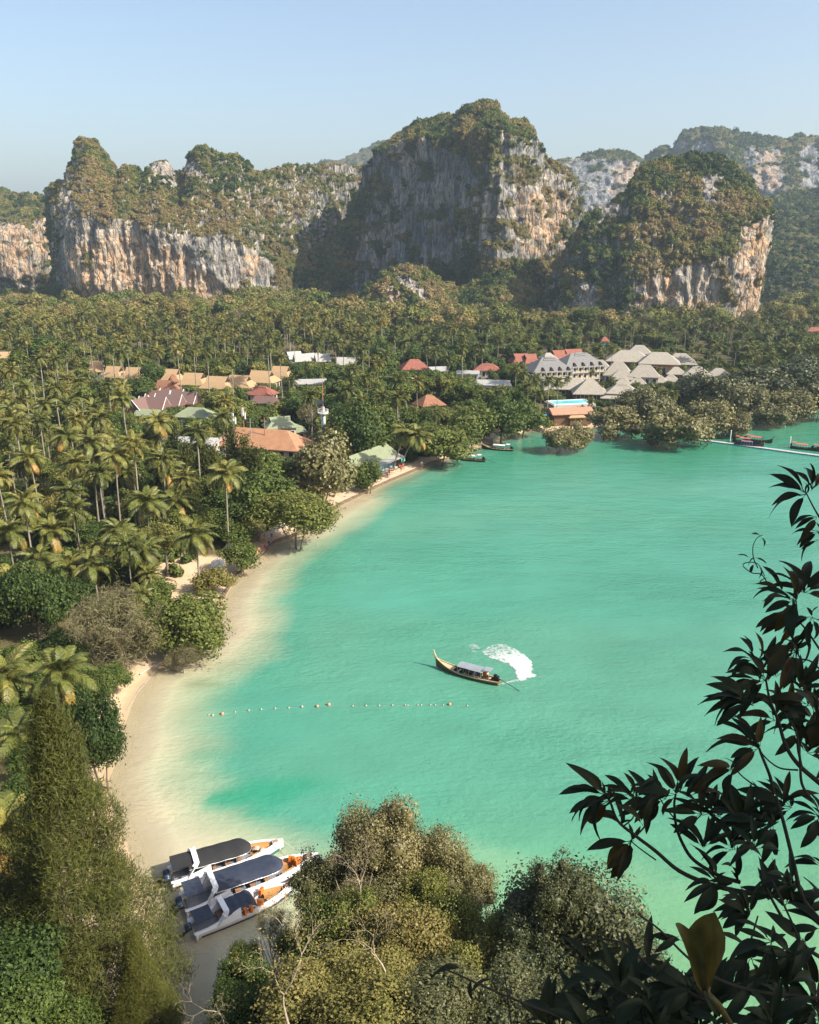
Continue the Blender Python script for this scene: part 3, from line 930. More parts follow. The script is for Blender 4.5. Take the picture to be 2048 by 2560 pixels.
def casuarina_mesh(name, seed, n_tuft, needles, height=1.0, radius=0.28, nlen=0.03, nwid=0.12, z0=0.06, power=0.9, mat='needles'):
    """feathery cone: drooping tufts of needles along upswept branches"""
    rng = np.random.default_rng(seed)
    nb = n_tuft
    t = rng.random(nb) ** 0.80                    # 0 top .. 1 foot
    ang = rng.random(nb) * 2 * np.pi
    ang = np.round(ang / (2 * np.pi) * 17 + 3.1 * t * 7) / 17 * 2 * np.pi + rng.normal(0, 0.16, nb)
    prof = radius * (t ** power) * (0.78 + 0.3 * vnoise(ang * 1.6, t * 9, 0.0, seed))
    rr = prof * (1 - 0.55 * rng.random(nb) ** 2.2)
    z = height * (1 - (1 - z0) * t) + rng.normal(0, 0.008, nb) * height + 0.10 * rr
    c = np.stack([rr * np.cos(ang), rr * np.sin(ang), z], 1)
    outd = np.stack([np.cos(ang), np.sin(ang), 0.55 + 0 * ang], 1)
    p = np.repeat(c, needles, 0)
    od = np.repeat(outd, needles, 0)
    N = len(p)
    sp = nlen * 0.75
    p = p + rng.normal(size=p.shape) * np.array([sp, sp, sp * 0.9])
    dr = od * 0.55 + rng.normal(size=p.shape) * 0.36 + np.array([0, 0, 0.75])
    nn = od * 0.6 + rng.normal(size=p.shape) * 0.7 + np.array([0, 0, 0.5])
    v, f = leaf_quads(p, nn, nlen * rng.uniform(0.6, 1.5, N), nwid, rng, droop=dr)
    lv = np.repeat(np.clip(np.repeat(rng.random(nb), needles) * 0.75 + rng.random(N) * 0.25, 0, 1), 4)
    me = mesh_from(name, v, f, False, {'lv': ('POINT', lv)})
    me.materials.append(MATS[mat])
    return me


def frond_geo(seed, L=1.0, pairs=26, rise=0.55, fall=1.0, leaflet=0.24, wid=0.12, seg=2, hang=0.5):
    """one pinnate frond along +x, root at the origin"""
    rng = random.Random(seed)
    V, Fc, lv = [], [], []
    n = 10
    sp = []
    for i in range(n + 1):
        t = i / n
        sp.append(Vector((L * (t - 0.16 * fall * t ** 3), 0.03 * L * math.sin(3 * t + seed), L * (rise * t - (rise * 0.55 + 0.42 * fall) * t * t))))

    def at(t):
        x = t * n
        i = min(int(x), n - 1)
        return sp[i].lerp(sp[i + 1], x - i)
    # midrib
    for i in range(n):
        a, b = sp[i], sp[i + 1]
        w0, w1 = 0.014 * L * (1 - i / n) + 0.003 * L, 0.014 * L * (1 - (i + 1) / n) + 0.003 * L
        k = len(V)
        V += [a + Vector((0, -w0, 0)), a + Vector((0, w0, 0)), b + Vector((0, w1, 0)), b + Vector((0, -w1, 0))]
        Fc.append([k, k + 1, k + 2, k + 3]); lv.append(0.95)
    for j in range(pairs):
        t = 0.12 + 0.87 * (j + rng.random() * 0.5) / pairs
        p = at(t)
        tang = (at(min(1, t + 0.02)) - at(max(0, t - 0.02))).normalized()
        ll = leaflet * L * (math.sin(math.pi * min(1, 0.12 + t * 0.86)) ** 0.6) * rng.uniform(0.85, 1.1)
        for s in (-1, 1):
            side = Vector((0, s, 0))
            d = (side * 1.0 + tang * (0.45 + 0.5 * t) + Vector((0, 0, 0.12 - 0.1 * t))).normalized()
            d2 = (d + Vector((0, 0, -hang - 0.3 * rng.random()))).normalized()
            w = wid * ll
            a, m, e = p, p + d * ll * 0.5, p + d * ll * 0.5 + d2 * ll * 0.55
            wd = tang * w
            k = len(V)
            if seg == 2:
                V += [a - wd * .5, a + wd * .5, m + wd, m - wd, e]
                Fc += [[k, k + 1, k + 2, k + 3], [k + 3, k + 2, k + 4, k + 4]]
                q = rng.random()
                lv += [q, q]
            else:
                V += [a, m + wd, e, m - wd]
                Fc.append([k, k + 1, k + 2, k + 3]); lv.append(rng.random())
    return V, Fc, lv


def frond_mesh(name, **kw):
    V, Fc, lv = frond_geo(**kw)
    Fc = [fc if fc[2] != fc[3] else fc[:3] for fc in Fc]
    me = bpy.data.meshes.new(name)
    me.from_pydata([tuple(v) for v in V], [], Fc)
    at = me.attributes.new('lv', 'FLOAT', 'FACE')
    at.data.foreach_set('value', np.array(lv, np.float32))
    me.update()
    me.materials.append(MATS['palm_leaves'])
    return me


def palm_crown_mesh(name, seed, n=15, pairs=12, wid=0.28):
    rng = random.Random(seed)
    V, Fc, lv = [], [], []
    for i in range(n):
        lay = i / n
        el = 1.2 - 2.15 * lay + rng.uniform(-.16, .16)
        az = i * 2.4 + rng.uniform(-.25, .25)
        v, f, l = frond_geo(seed * 31 + i, L=rng.uniform(0.85, 1.1), pairs=pairs, rise=0.30, fall=0.9 + 0.3 * rng.random(), leaflet=0.28, wid=wid, seg=1, hang=0.95)
        M = Matrix.Rotation(az, 3, 'Z') @ Matrix.Rotation(-el, 3, 'Y')
        k = len(V)
        V += [M @ p for p in v]
        Fc += [[a + k for a in fc] for fc in f]
        add = 0.35 if lay > 0.86 else 0.0
        lv += [min(1, x * 0.7 + add + 0.15 * (1 - lay)) for x in l]
    me = bpy.data.meshes.new(name)
    me.from_pydata([tuple(v) for v in V], [], Fc)
    at = me.attributes.new('lv', 'FLOAT', 'FACE')
    at.data.foreach_set('value', np.array(lv, np.float32))
    me.update()
    me.materials.append(MATS['palm_leaves'])
    return me


def palm_trunk_mesh(name, seed, bend=0.06, r=0.011, n=6):
    rng = random.Random(seed)
    a, b = rng.uniform(-bend, bend), rng.uniform(-bend, bend)
    P = [(a * math.sin(t * 2.2), b * math.sin(t * 2.0), t) for t in (-0.03, 0.06, 0.25, 0.5, 0.75, 1.0)]
    e = P[-1]
    P = [(p[0] - e[0] * 0, p[1], p[2]) for p in P]
    me = MB().tube(P, [r * 2.0, r * 1.35, r, r * 0.9, r * 0.8, r * 0.75], n).mesh(name, True)
    me.materials.append(MATS['palm_bark'])
    return me, Vector(e)


# meshes shared between trees of a kind
CROWN = {
    'big': [crown_mesh('crown', 300 + i, 9000, 0.070, lobes=16, aspect=0.6, lobe_r=(0.24, 0.48), spread=0.74) for i in range(3)],
    'mid': [crown_mesh('crown', 320 + i, 3600, 0.115, lobes=13, lobe_r=(0.26, 0.5), spread=0.72) for i in range(4)],
    'far': [crown_mesh('crown', 340 + i, 1100, 0.19, lobes=10, aspect=0.7, spread=0.7) for i in range(6)],
    'mangrove_big': [crown_mesh('crown', 360 + i, 4200, 0.10, lobes=20, mat='mangrove_leaves', lobe_r=(0.20, 0.42), aspect=0.6, spread=0.78) for i in range(3)],
    'hill': [crown_mesh('crown', 380 + i, 17000, 0.048, lobes=24, lobe_r=(0.20, 0.42), spread=0.76, aspect=0.6, mat='mangrove_leaves') for i in range(2)],
    'hill_green': [crown_mesh('crown', 390 + i, 15000, 0.050, lobes=22, lobe_r=(0.20, 0.42), spread=0.76, aspect=0.65) for i in range(3)],
    'feather': [crown_mesh('crown', 400 + i, 9000, 0.11, lobes=15, lobe_r=(0.25, 0.45), aspect=0.10, mat='dry_twigs', core=False, spread=0.7, jag=1.2) for i in range(2)],
    'feather_far': [crown_mesh('crown', 410 + i, 2200, 0.2, lobes=12, lobe_r=(0.28, 0.5), aspect=0.14, mat='dry_twigs', core=False, spread=0.66, jag=1.1) for i in range(2)],
}
TRUNK = {'one': [trunk_mesh('trunk', 500 + i) for i in range(4)], 'many': [trunk_mesh('trunk', 520 + i, 0.045, 5, stems=4, lean=0.22) for i in range(3)],
         'pale': [trunk_mesh('trunk', 540 + i, 0.04, 9, mat='pale_branch', stems=2, lean=0.12, r1=0.6) for i in range(2)]}
CASU = {'big': [casuarina_mesh('crown', 600, 9000, 13, 1.0, 0.29, 0.0125, 0.13, 0.02, 0.74)], 'far': [casuarina_mesh('crown', 610 + i, 420, 7, 1.0, 0.17, 0.05, 0.22, 0.12, 0.7) for i in range(2)]}
FROND = [frond_mesh('frond', seed=700 + i, pairs=34, rise=0.5 - 0.08 * i, fall=0.8 + 0.25 * i, leaflet=0.27, wid=0.075, hang=0.85) for i in range(4)]
PALM_FAR = [palm_crown_mesh('crown', 720 + i, n=23 + i % 4, wid=0.25) for i in range(6)]
PTRUNK = [palm_trunk_mesh('trunk', 740 + i) for i in range(5)]

# bushes and small trees that cling to the cliffs
BUSH_COL = bpy.data.collections.new('cliff_bush_kinds')
for i in range(5):
    BUSH_COL.objects.link(bpy.data.objects.new('cliff_bush_kind', crown_mesh('bush', 760 + i, 230, 0.36, lobes=6, lobe_r=(0.4, 0.62), aspect=0.75, clump=False, core=(True))))
TREE_COL = bpy.data.collections.new('forest_tree_kinds')
for i in range(4):
    TREE_COL.objects.link(bpy.data.objects.new('forest_tree_kind', CROWN['far'][i]))
PALM_COL = bpy.data.collections.new('forest_palm_kinds')
for i in range(3):
    mb_v, mb_f, mb_l = [], [], []
    me0 = PALM_FAR[i]
    vv = np.zeros(len(me0.vertices) * 3, np.float32); me0.vertices.foreach_get('co', vv); vv = vv.reshape(-1, 3) + np.array([0, 0, 3.6])
    tm = MB().tube([(0, 0, -0.3), (0.02, 0, 1.8), (0, 0, 3.6)], [0.05, 0.036, 0.03], 5)
    ff = [list(p.vertices) for p in me0.polygons]
    k = len(vv)
    lvv = np.zeros(len(me0.polygons), np.float32); me0.attributes['lv'].data.foreach_get('value', lvv)
    me1 = bpy.data.meshes.new('palm')
    me1.from_pydata([tuple(p) for p in vv.tolist()] + tm.v, [], ff + [[a + k for a in fc] for fc in tm.f])
    at_ = me1.attributes.new('lv', 'FLOAT', 'FACE')
    at_.data.foreach_set('value', np.concatenate([lvv, np.full(len(tm.f), 0.9, np.float32)]))
    me1.materials.append(MATS['palm_leaves']); me1.materials.append(MATS['palm_bark'])
    me1.polygons.foreach_set('material_index', np.array([0] * len(ff) + [1] * len(tm.f), np.int32))
    me1.update()
    PALM_COL.objects.link(bpy.data.objects.new('forest_palm_kind', me1))


def scatter_group(colln):
    ng = bpy.data.node_groups.new('plants_on_points', 'GeometryNodeTree')
    ng.interface.new_socket('Geometry', in_out='INPUT', socket_type='NodeSocketGeometry')
    ng.interface.new_socket('Geometry', in_out='OUTPUT', socket_type='NodeSocketGeometry')
    n = ng.nodes
    gi, go = n.new('NodeGroupInput'), n.new('NodeGroupOutput')
    ip = n.new('GeometryNodeInstanceOnPoints')
    ci = n.new('GeometryNodeCollectionInfo')
    ci.inputs['Collection'].default_value = colln
    ci.inputs['Separate Children'].default_value = True
    ci.inputs['Reset Children'].default_value = True
    ip.inputs['Pick Instance'].default_value = True
    L = ng.links.new

    def named(nm, typ):
        a = n.new('GeometryNodeInputNamedAttribute')
        a.data_type = typ
        a.inputs[0].default_value = nm
        return a.outputs[0]
    L(gi.outputs[0], ip.inputs['Points'])
    L(ci.outputs[0], ip.inputs['Instance'])
    L(named('pick', 'INT'), ip.inputs['Instance Index'])
    cx = n.new('ShaderNodeCombineXYZ')
    L(named('turn', 'FLOAT'), cx.inputs[2])
    L(cx.outputs[0], ip.inputs['Rotation'])
    L(named('size', 'FLOAT_VECTOR'), ip.inputs['Scale'])
    L(ip.outputs[0], go.inputs[0])
    return ng


SG = {}


def scatter(name, pts, size, tint, colln, seed, label, cat=None):
    rng = np.random.default_rng(seed)
    n = len(pts)
    me = bpy.data.meshes.new(name)
    me.vertices.add(n)
    me.vertices.foreach_set('co', np.asarray(pts, np.float32).ravel())
    a = me.attributes.new('pick', 'INT', 'POINT'); a.data.foreach_set('value', rng.integers(0, len(colln.objects), n).astype(np.int32))
    a = me.attributes.new('turn', 'FLOAT', 'POINT'); a.data.foreach_set('value', (rng.random(n) * 6.283).astype(np.float32))
    size = np.asarray(size, np.float32)
    if size.ndim == 1:
        size = np.stack([size, size, size * rng.uniform(0.75, 1.15, n)], 1)
    a = me.attributes.new('size', 'FLOAT_VECTOR', 'POINT'); a.data.foreach_set('vector', size.astype(np.float32).ravel())
    a = me.attributes.new('tint', 'FLOAT', 'POINT'); a.data.foreach_set('value', np.asarray(tint, np.float32))
    me.update()
    o = link(name, me)
    if colln.name not in SG:
        SG[colln.name] = scatter_group(colln)
    md = o.modifiers.new('plants', 'NODES')
    md.node_group = SG[colln.name]
    tag(o, label, cat, kind='stuff')
    return o


for nm, c, n, s0, s1, thr, lab in (('cliff_shrubs', cA, 7500, 1.0, 3.4, 0.3, 'dry and green bushes covering the long left cliff above its bare wall'), ('cliff_shrubs', cB, 7000, 1.0, 3.6, 0.3, 'bushes and small trees clinging to the tall middle cliff'),
                                   ('cliff_shrubs', cC, 6500, 1.0, 3.2, 0.3, 'dense bushes over the rounded right cliff'), ('hill_forest', cD, 4200, 3.0, 8.0, 0.3, 'hazy forest over the far right hills'),
                                   ('hill_forest', cE, 1500, 2.0, 5.0, 0.3, 'forest on the far left hill'), ('hill_forest', cF, 900, 6.0, 12.0, 0.3, 'blue hazy forest on the most distant hill'), ('hill_scrub', cG, 2600, 1.2, 3.8, 0.3, 'scrub and small trees on the low hill before the middle cliff'),
                                   ('hill_forest', cS, 3800, 3.0, 6.5, 0.3, 'blue green forest on the slope behind the right cliff')):
    p_, s_, t_ = shrub_points(c, n, s0, s1, n + 5, thr)
    scatter(nm, p_, s_, t_, BUSH_COL, n, lab)

# ------------------------------------------------------------------ buildings of the village
simple('roof_orange', (0.39, 0.26, 0.14), 0.85, 0.10, 1.2, bump=0.2, stretch=(1, 1, 3))
simple('roof_red', (0.26, 0.095, 0.065), 0.8, 0.15, 0.9, bump=0.2)
simple('roof_terracotta', (0.38, 0.195, 0.105), 0.85, 0.14, 0.6, bump=0.2)
simple('roof_maroon', (0.17, 0.075, 0.06), 0.85, 0.25, 0.7, bump=0.3, col2=(0.12, 0.10, 0.09))
simple('roof_brown', (0.28, 0.13, 0.075), 0.85, 0.2, 1.2, bump=0.2)
simple('roof_green', (0.22, 0.26, 0.155), 0.7, 0.14, 0.5, col2=(0.19, 0.20, 0.125))
simple('roof_grey', (0.36, 0.335, 0.295), 0.85, 0.16, 1.0, bump=0.3, stretch=(1, 1, 4))
simple('roof_slate', (0.19, 0.185, 0.18), 0.85, 0.16, 1.0, bump=0.3, stretch=(1, 1, 4))
simple('roof_thatch', (0.34, 0.305, 0.25), 0.95, 0.18, 1.2, bump=0.4, stretch=(1, 1, 4))
simple('roof_white', (0.34, 0.33, 0.31), 0.6, 0.08, 0.6)
simple('plaster_white', (0.42, 0.39, 0.34), 0.85, 0.07, 0.8)
simple('plaster_cream', (0.48, 0.41, 0.28), 0.85, 0.08, 0.8)
simple('plaster_grey', (0.42, 0.42, 0.42), 0.85, 0.12, 0.8)
simple('timber_brown', (0.16, 0.085, 0.045), 0.8, 0.2, 3.0)
simple('timber_orange', (0.42, 0.20, 0.07), 0.8, 0.2, 2.0)
simple('plaster_blue', (0.18, 0.38, 0.48), 0.8, 0.12, 0.8)
simple('gable_dark', (0.05, 0.028, 0.02), 0.9, 0.2, 2.0)
simple('white_paint', (0.62, 0.61, 0.58), 0.45, 0.05, 3.0, spec=0.4)
simple('window_dark', (0.025, 0.033, 0.04), 0.15, 0.1, 1.0, spec=0.5)
simple('steel', (0.45, 0.46, 0.47), 0.4, 0.1, 4.0, metallic=0.6)
simple('steel_blue', (0.12, 0.30, 0.42), 0.6, 0.1, 2.0)
simple('rust_mast', (0.42, 0.20, 0.12), 0.8, 0.2, 4.0)
simple('concrete', (0.42, 0.38, 0.32), 0.9, 0.15, 1.5, bump=0.2)
simple('path_concrete', (0.55, 0.40, 0.27), 0.9, 0.14, 0.7, bump=0.2)
simple('seawall_stone', (0.20, 0.145, 0.095), 0.95, 0.3, 1.5, bump=0.5)
simple('tile_terrace', (0.40, 0.22, 0.14), 0.8, 0.12, 1.0)

BOXES = []          # what the photograph shows unobstructed: (px0, px1, py0, py1, distance)
FOOT = []           # footprints (x, y, radius)


def roof_solid(mb, w, d, h, z, over=0.6, kind='hip', ridge=None, thick=0.22, gab=0.45):
    """roof over a w x d plan, eaves at z; kinds: hip, gable, pyramid, thai (hip below, open gable above)"""
    a, b = w / 2 + over, d / 2 + over
    dz = -over * h / (d / 2) * 0.6
    e = [(-a, -b, z + dz), (a, -b, z + dz), (a, b, z + dz), (-a, b, z + dz)]
    if kind == 'gable':
        r = [(-a, 0, z + h), (a, 0, z + h)]
        top = e + r
        fc = [[0, 1, 5, 4], [2, 3, 4, 5], [3, 0, 4], [1, 2, 5]]
    elif kind == 'pyramid':
        top = e + [(0, 0, z + h)]
        fc = [[0, 1, 4], [1, 2, 4], [2, 3, 4], [3, 0, 4]]
    elif kind == 'hip':
        rl = max(w - d * 0.9, w * 0.12) / 2 if ridge is None else ridge / 2
        top = e + [(-rl, 0, z + h), (rl, 0, z + h)]
        fc = [[0, 1, 5, 4], [1, 2, 5], [2, 3, 4, 5], [3, 0, 4]]
    else:  # thai: hip skirt up to gab*h, then a gable standing on it
        zm = z + h * gab
        k = 1 - gab
        am, bm = a - (a * gab * 0.8), b * k
        m4 = [(-am, -bm, zm), (am, -bm, zm), (am, bm, zm), (-am, bm, zm)]
        ar = am + 0.25
        top = e + m4 + [(-ar, 0, z + h), (ar, 0, z + h)]
        fc = [[0, 1, 5, 4], [1, 2, 6, 5], [2, 3, 7, 6], [3, 0, 4, 7], [4, 5, 9, 8], [6, 7, 8, 9], [5, 6, 9], [7, 4, 8]]
    n = len(top)
    low = [(p[0], p[1], p[2] - thick) for p in e]
    mb.poly(top + low, fc + [[n + 1, n, n + 3, n + 2][::1], [0, n, n + 1, 1], [1, n + 1, n + 2, 2], [2, n + 2, n + 3, 3], [3, n + 3, n, 0]])
    return mb


def house(name, label, px, py, w, d, wall_h, roof_h, rz, roof='roof_orange', wall='plaster_white', kind='hip', over=0.7, base=1.8, group=None, floors=1, bays=4, cap=False, post=False, box=True, gab=0.45, ridge=None, win=True, cat='house', pad=1.0, sc=0.76):
    """(px, py) is where the photograph shows the middle of the eaves"""
    w, d, wall_h, roof_h = w * sc, d * sc, wall_h * (0.5 + sc / 2), roof_h * (0.3 + 0.7 * sc)
    c = at_z(px, py, base + wall_h)
    root = empty(name, (c.x, c.y, base), R(rz))
    tag(root, label, cat, group)
    MB().box((0, 0, wall_h / 2 - 0.5), (w, d, wall_h + 1.0)).build('wall', MATS[wall], root)
    ro = roof_solid(MB(), w, d, roof_h, wall_h + 0.05, over, kind, gab=gab, ridge=ridge).build('roof', MATS[roof], root)
    if kind == 'thai':
        a = w / 2 + over
        am = a - a * gab * 0.8 + 0.03
        bm = (d / 2 + over) * (1 - gab)
        zz = wall_h + 0.05
        for s in (-1, 1):
            MB().poly([(s * am, -bm * 0.86, zz + roof_h * gab + 0.05), (s * am, bm * 0.86, zz + roof_h * gab + 0.05), (s * (am + 0.20), 0, zz + roof_h * 0.93),
                       (s * (am + .12), -bm * 0.86, zz + roof_h * gab + 0.05), (s * (am + .12), bm * 0.86, zz + roof_h * gab + 0.05)], [[0, 1, 2], [3, 2, 4], [0, 3, 4, 1], [0, 2, 3], [1, 4, 2]]).build('gable', MATS['gable_dark'], ro)
    if cap:   # raised vent along the ridge
        roof_solid(MB(), w * 0.30, d * 0.22, roof_h * 0.22, wall_h + roof_h * 0.86, 0.3, 'hip').build('ridge_vent', MATS[roof], ro)
        MB().box((0, 0, wall_h + roof_h * 0.84), (w * 0.28, d * 0.18, roof_h * 0.2)).build('vent_opening', MATS['gable_dark'], ro)
    fh = wall_h / floors
    if win:
        for f in range(floors):
            for side, ln, off in ((0, w, d / 2), (1, d, w / 2)):
                nb = bays if side == 0 else max(1, int(bays * d / w))
                for b in range(nb):
                    u = (b + 0.5) / nb * ln - ln / 2
                    ww, wh = min(1.7, ln / nb * 0.55), fh * 0.52
                    zc = f * fh + fh * 0.52
                    for s in ((-1,) if side == 0 else (-1, 1)):
                        p = (u, s * (off + 0.03), zc) if side == 0 else (s * (off + 0.03), u, zc)
                        fr = MB().box(p, (ww, 0.10, wh) if side == 0 else (0.10, ww, wh)).build('window', MATS['white_paint'], root)
                        p2 = (p[0], p[1] + s * 0.03, p[2]) if side == 0 else (p[0] + s * 0.03, p[1], p[2])
                        MB().box(p2, (ww - .24, 0.09, wh - .24) if side == 0 else (0.09, ww - .24, wh - .24)).build('pane', MATS['window_dark'], fr)
    zc = depth_of(c)
    hw = (abs(w * math.cos(R(rz))) + abs(d * math.sin(R(rz)))) / 2 + over
    if box:
        BOXES.append((px - hw * F / zc * 0.85, px + hw * F / zc * 0.85, py - roof_h * F / zc * 0.95, py + (wall_h * (0.12 if pad <= 1 else 0.45)) * F / zc, c.y))
    FOOT.append((c.x, c.y, max(w, d) / 2 + 1.0))
    return root


OG = 'orange tiled guest houses in the palm grove'
for i, (px, py, w, d, rz, lab) in enumerate((
        (244, 924, 9, 8, 8, 'orange roofed house at the left end of the orange row, half hidden by a palm'),
        (287, 938, 11, 9, -12, 'orange roofed house second from the left with a dark open gable'),
        (338, 941, 12, 9, -12, 'orange roofed house third from the left beside a round dark tree'),
        (432, 946, 9, 8, -10, 'small orange roofed house behind the red turret roof'),
        (486, 956, 14, 10, -12, 'orange roofed house with a dark gable just right of the turret'),
        (545, 965, 15, 10, -14, 'wide orange roofed house in the middle of the row'),
        (600, 962, 14, 10, -14, 'orange roofed house right of the middle one, dark gable facing the palms'),
        (655, 950, 16, 11, -16, 'large orange roofed house above the red roofs'),
        (703, 938, 12, 9, -14, 'orange roofed house furthest right, behind two tall palms'))):
    house('guest_house', lab, px, py, w, d, 4.0, 4.6, rz, kind='thai', group=OG, wall='plaster_white', floors=1, bays=4)
house('turret_pavilion', 'small red brown pointed turret roof between the orange houses', 434, 949, 4, 4, 5.5, 3.0, 20, roof='roof_brown', wall='timber_orange', kind='pyramid', win=False)
house('brown_house', 'pinkish brown roof with a cross gable below the turret', 415, 970, 11, 8, 3.5, 3.6, -14, roof='roof_brown', wall='timber_brown', kind='thai')
house('red_house', 'bright red roof at the right end below the orange houses', 655, 982, 12, 9, 4, 3.2, -20, roof='roof_red', wall='plaster_white', kind='hip')
house('dark_hut', 'low dark brown roof under the bright red one', 664, 1003, 9, 7, 3, 2.2, -16, roof='roof_maroon', wall='timber_brown', kind='gable')
MG = 'dark maroon gabled cottages'
for px, py, w, d, rz, lab in ((352, 1020, 8, 6, 70, 'maroon gabled cottage at the left end of its cluster'), (384, 1017, 9, 6, -12, 'maroon gabled cottage in the front row beside the left end'),
                              (398, 1000, 8, 6, -12, 'maroon gabled cottage at the back left of its cluster'), (424, 1010, 9, 6, -12, 'maroon gabled cottage in the middle of its cluster'),
                              (432, 996, 8, 6, -12, 'maroon gabled cottage at the back in the middle'), (462, 1003, 9, 6.5, -12, 'maroon gabled cottage at the right end above the green roof')):
    h_ = house('cottage', lab, px, py, w, d, 3.4, 3.4, rz, roof='roof_maroon', wall='timber_brown', kind='gable', group=MG, over=0.5, win=False, sc=1.0)
    for s in (-1, 1):   # pale barge boards
        ex = s * (w / 2 + 0.55)
        b_ = MB()
        for t in (-1, 1):
            b_.tube([(ex, t * (d / 2 + 0.5), 3.1), (ex, 0, 6.95)], 0.14, 4)
        b_.build('barge_board', MATS['white_paint'], h_)
house('green_roof_house', 'pale green roof between the palms below the maroon cottages', 490, 1036, 15, 9, 4.5, 2.8, -12, roof='roof_green', wall='plaster_white', kind='hip')
house('green_shed', 'low pale green roof at the left below the maroon cottages', 372, 1034, 9, 7, 2.8, 1.8, -12, roof='roof_green', wall='plaster_white', kind='gable')
house('green_hut', 'dull green roof left of the first orange houses', 262, 944, 9, 7, 3, 2.4, 10, roof='roof_green', wall='plaster_white', kind='hip')
house('far_left_house', 'tan roof at the left edge of the grove', 20, 892, 12, 8, 3.5, 3.0, 10, roof='roof_orange', wall='plaster_white', kind='thai')
WG = 'white roofed bungalows'
for px, py, w, rz, lab in ((735, 893, 8, 30, 'white gabled bungalow at the left end of the white row'), (757, 899, 10, 20, 'white gabled bungalow second in the white row'), (782, 897, 8, 25, 'white gabled bungalow third in the white row'),
                           (806, 899, 8, 20, 'white gabled bungalow fourth in the white row, beside palms'), (866, 908, 10, 5, 'white gabled bungalow apart from its row to the right')):
    house('bungalow', lab, px, py, w, 6.5, 3.2, 3.4, rz, roof='roof_white', wall='plaster_white', kind='gable', group=WG, bays=2)
house('long_white_building', 'long low building with a flat pale metal roof', 768, 955, 19, 11, 5, 1.4, 8, roof='roof_white', wall='plaster_cream', kind='gable', floors=2, bays=6, over=0.5)
# hall with the terracotta roof
hall = house('terracotta_hall', 'long white hall with a terracotta roof behind the slim conifers', 655, 1104, 32, 13, 5.6, 4.4, -16, roof='roof_terracotta', wall='plaster_white', kind='hip', floors=1, bays=9, over=1.2, cat='hall', pad=1.6)
for i, (x, y, z, h) in enumerate(((-7.5, -1.5, 6.5, 7.0), (-5.5, 0.5, 7.0, 8.0), (-2.0, -2.5, 6.3, 5.5), (2.0, -2.0, 6.3, 6.0))):
    ms = MB().tube([(x, y, z), (x, y, z + h)], [0.14, 0.09], 5).build('roof_mast', MATS['rust_mast' if i % 2 else 'steel'], hall)
    if i < 2:
        MB().box((x, y - 0.35, z + h * 0.75), (0.5, 0.35, 2.2)).box((x + 0.5, y, z + h * 0.6), (0.35, 0.4, 1.8)).build('aerial_panel', MATS['white_paint'], ms)
    else:
        MB().tube([(x - 1.0, y, z + h * .8), (x + 1.0, y, z + h * .8)], .05, 4).build('crossbar', MATS['steel'], ms)
white_block = house('white_block', 'two storey white building seen through the slim conifers', 468, 1100, 22, 10, 7.0, 1.0, -10, roof='roof_white', wall='plaster_white', kind='hip', floors=3, bays=7, over=0.3, box=False, cat='building')
house('pale_green_pavilion', 'stepped pale green pavilion roof behind the terracotta hall', 700, 1062, 11, 8, 6.5, 3.0, 20, roof='roof_green', wall='plaster_white', kind='thai', gab=0.5)
house('pale_green_annex', 'lower pale green roof beside the stepped pavilion', 722, 1074, 12, 8, 4.0, 2.2, 15, roof='roof_green', wall='plaster_white', kind='hip')
house('red_roof_house', 'red hipped roof with white walls among tall palms', 1036, 918, 15, 11, 5.5, 4.2, 10, roof='roof_red', wall='plaster_white', kind='hip', floors=2, bays=5)
house('white_annex', 'white low roof against the red hipped house', 1092, 924, 11, 8, 4.0, 1.6, 14, roof='roof_white', wall='plaster_white', kind='gable')
house('white_shed', 'wide white metal roofed shed left of the hotel', 1232, 958, 20, 12, 4.5, 1.6, -8, roof='roof_white', wall='plaster_grey', kind='gable', over=0.4)
house('white_shed', 'narrow white roof behind the wide white shed', 1170, 932, 12, 6, 4.5, 1.2, -8, roof='roof_white', wall='plaster_grey', kind='gable', over=0.4)
house('red_villa', 'red roofed villa behind the white sheds', 1218, 922, 14, 9, 4.5, 2.8, -6, roof='roof_red', wall='plaster_white', kind='hip', cap=True)
house('brown_villa', 'faded red brown hipped roof alone among trees and palms', 1072, 1008, 11, 9, 3.8, 3.6, 30, roof='roof_brown', wall='timber_brown', kind='hip')
house('small_hut', 'small red roofed hut high among the palms below the right cliff', 1512, 850, 5, 4, 6, 2.2, 0, roof='roof_red', wall='plaster_blue', kind='hip', win=False)
house('far_right_house', 'red roofed white house at the far right edge under the wooded slope', 2036, 826, 14, 9, 4.5, 2.4, 0, roof='roof_red', wall='plaster_white', kind='hip')
RR = 'red roofed villas behind the hotel'
for px, py, w, lab in ((1300, 902, 11, 'red roofed villa at the left of its row'), (1325, 903, 9, 'red roofed villa in the middle of its row with a small cap roof'), (1395, 893, 10, 'red roofed villa behind the pale square tower roof'), (1432, 890, 15, 'large red gabled villa rising behind the slate hotel')):
    house('red_villa', lab, px, py, w, 9, 5.5, 4.0, 15, roof='roof_red', wall='plaster_white', kind='thai', group=RR)
house('tower_pavilion', 'pale square tower roof between the red villas', 1370, 894, 8, 8, 8.5, 2.6, 15, roof='roof_thatch', wall='timber_brown', kind='hip', ridge=2.0)
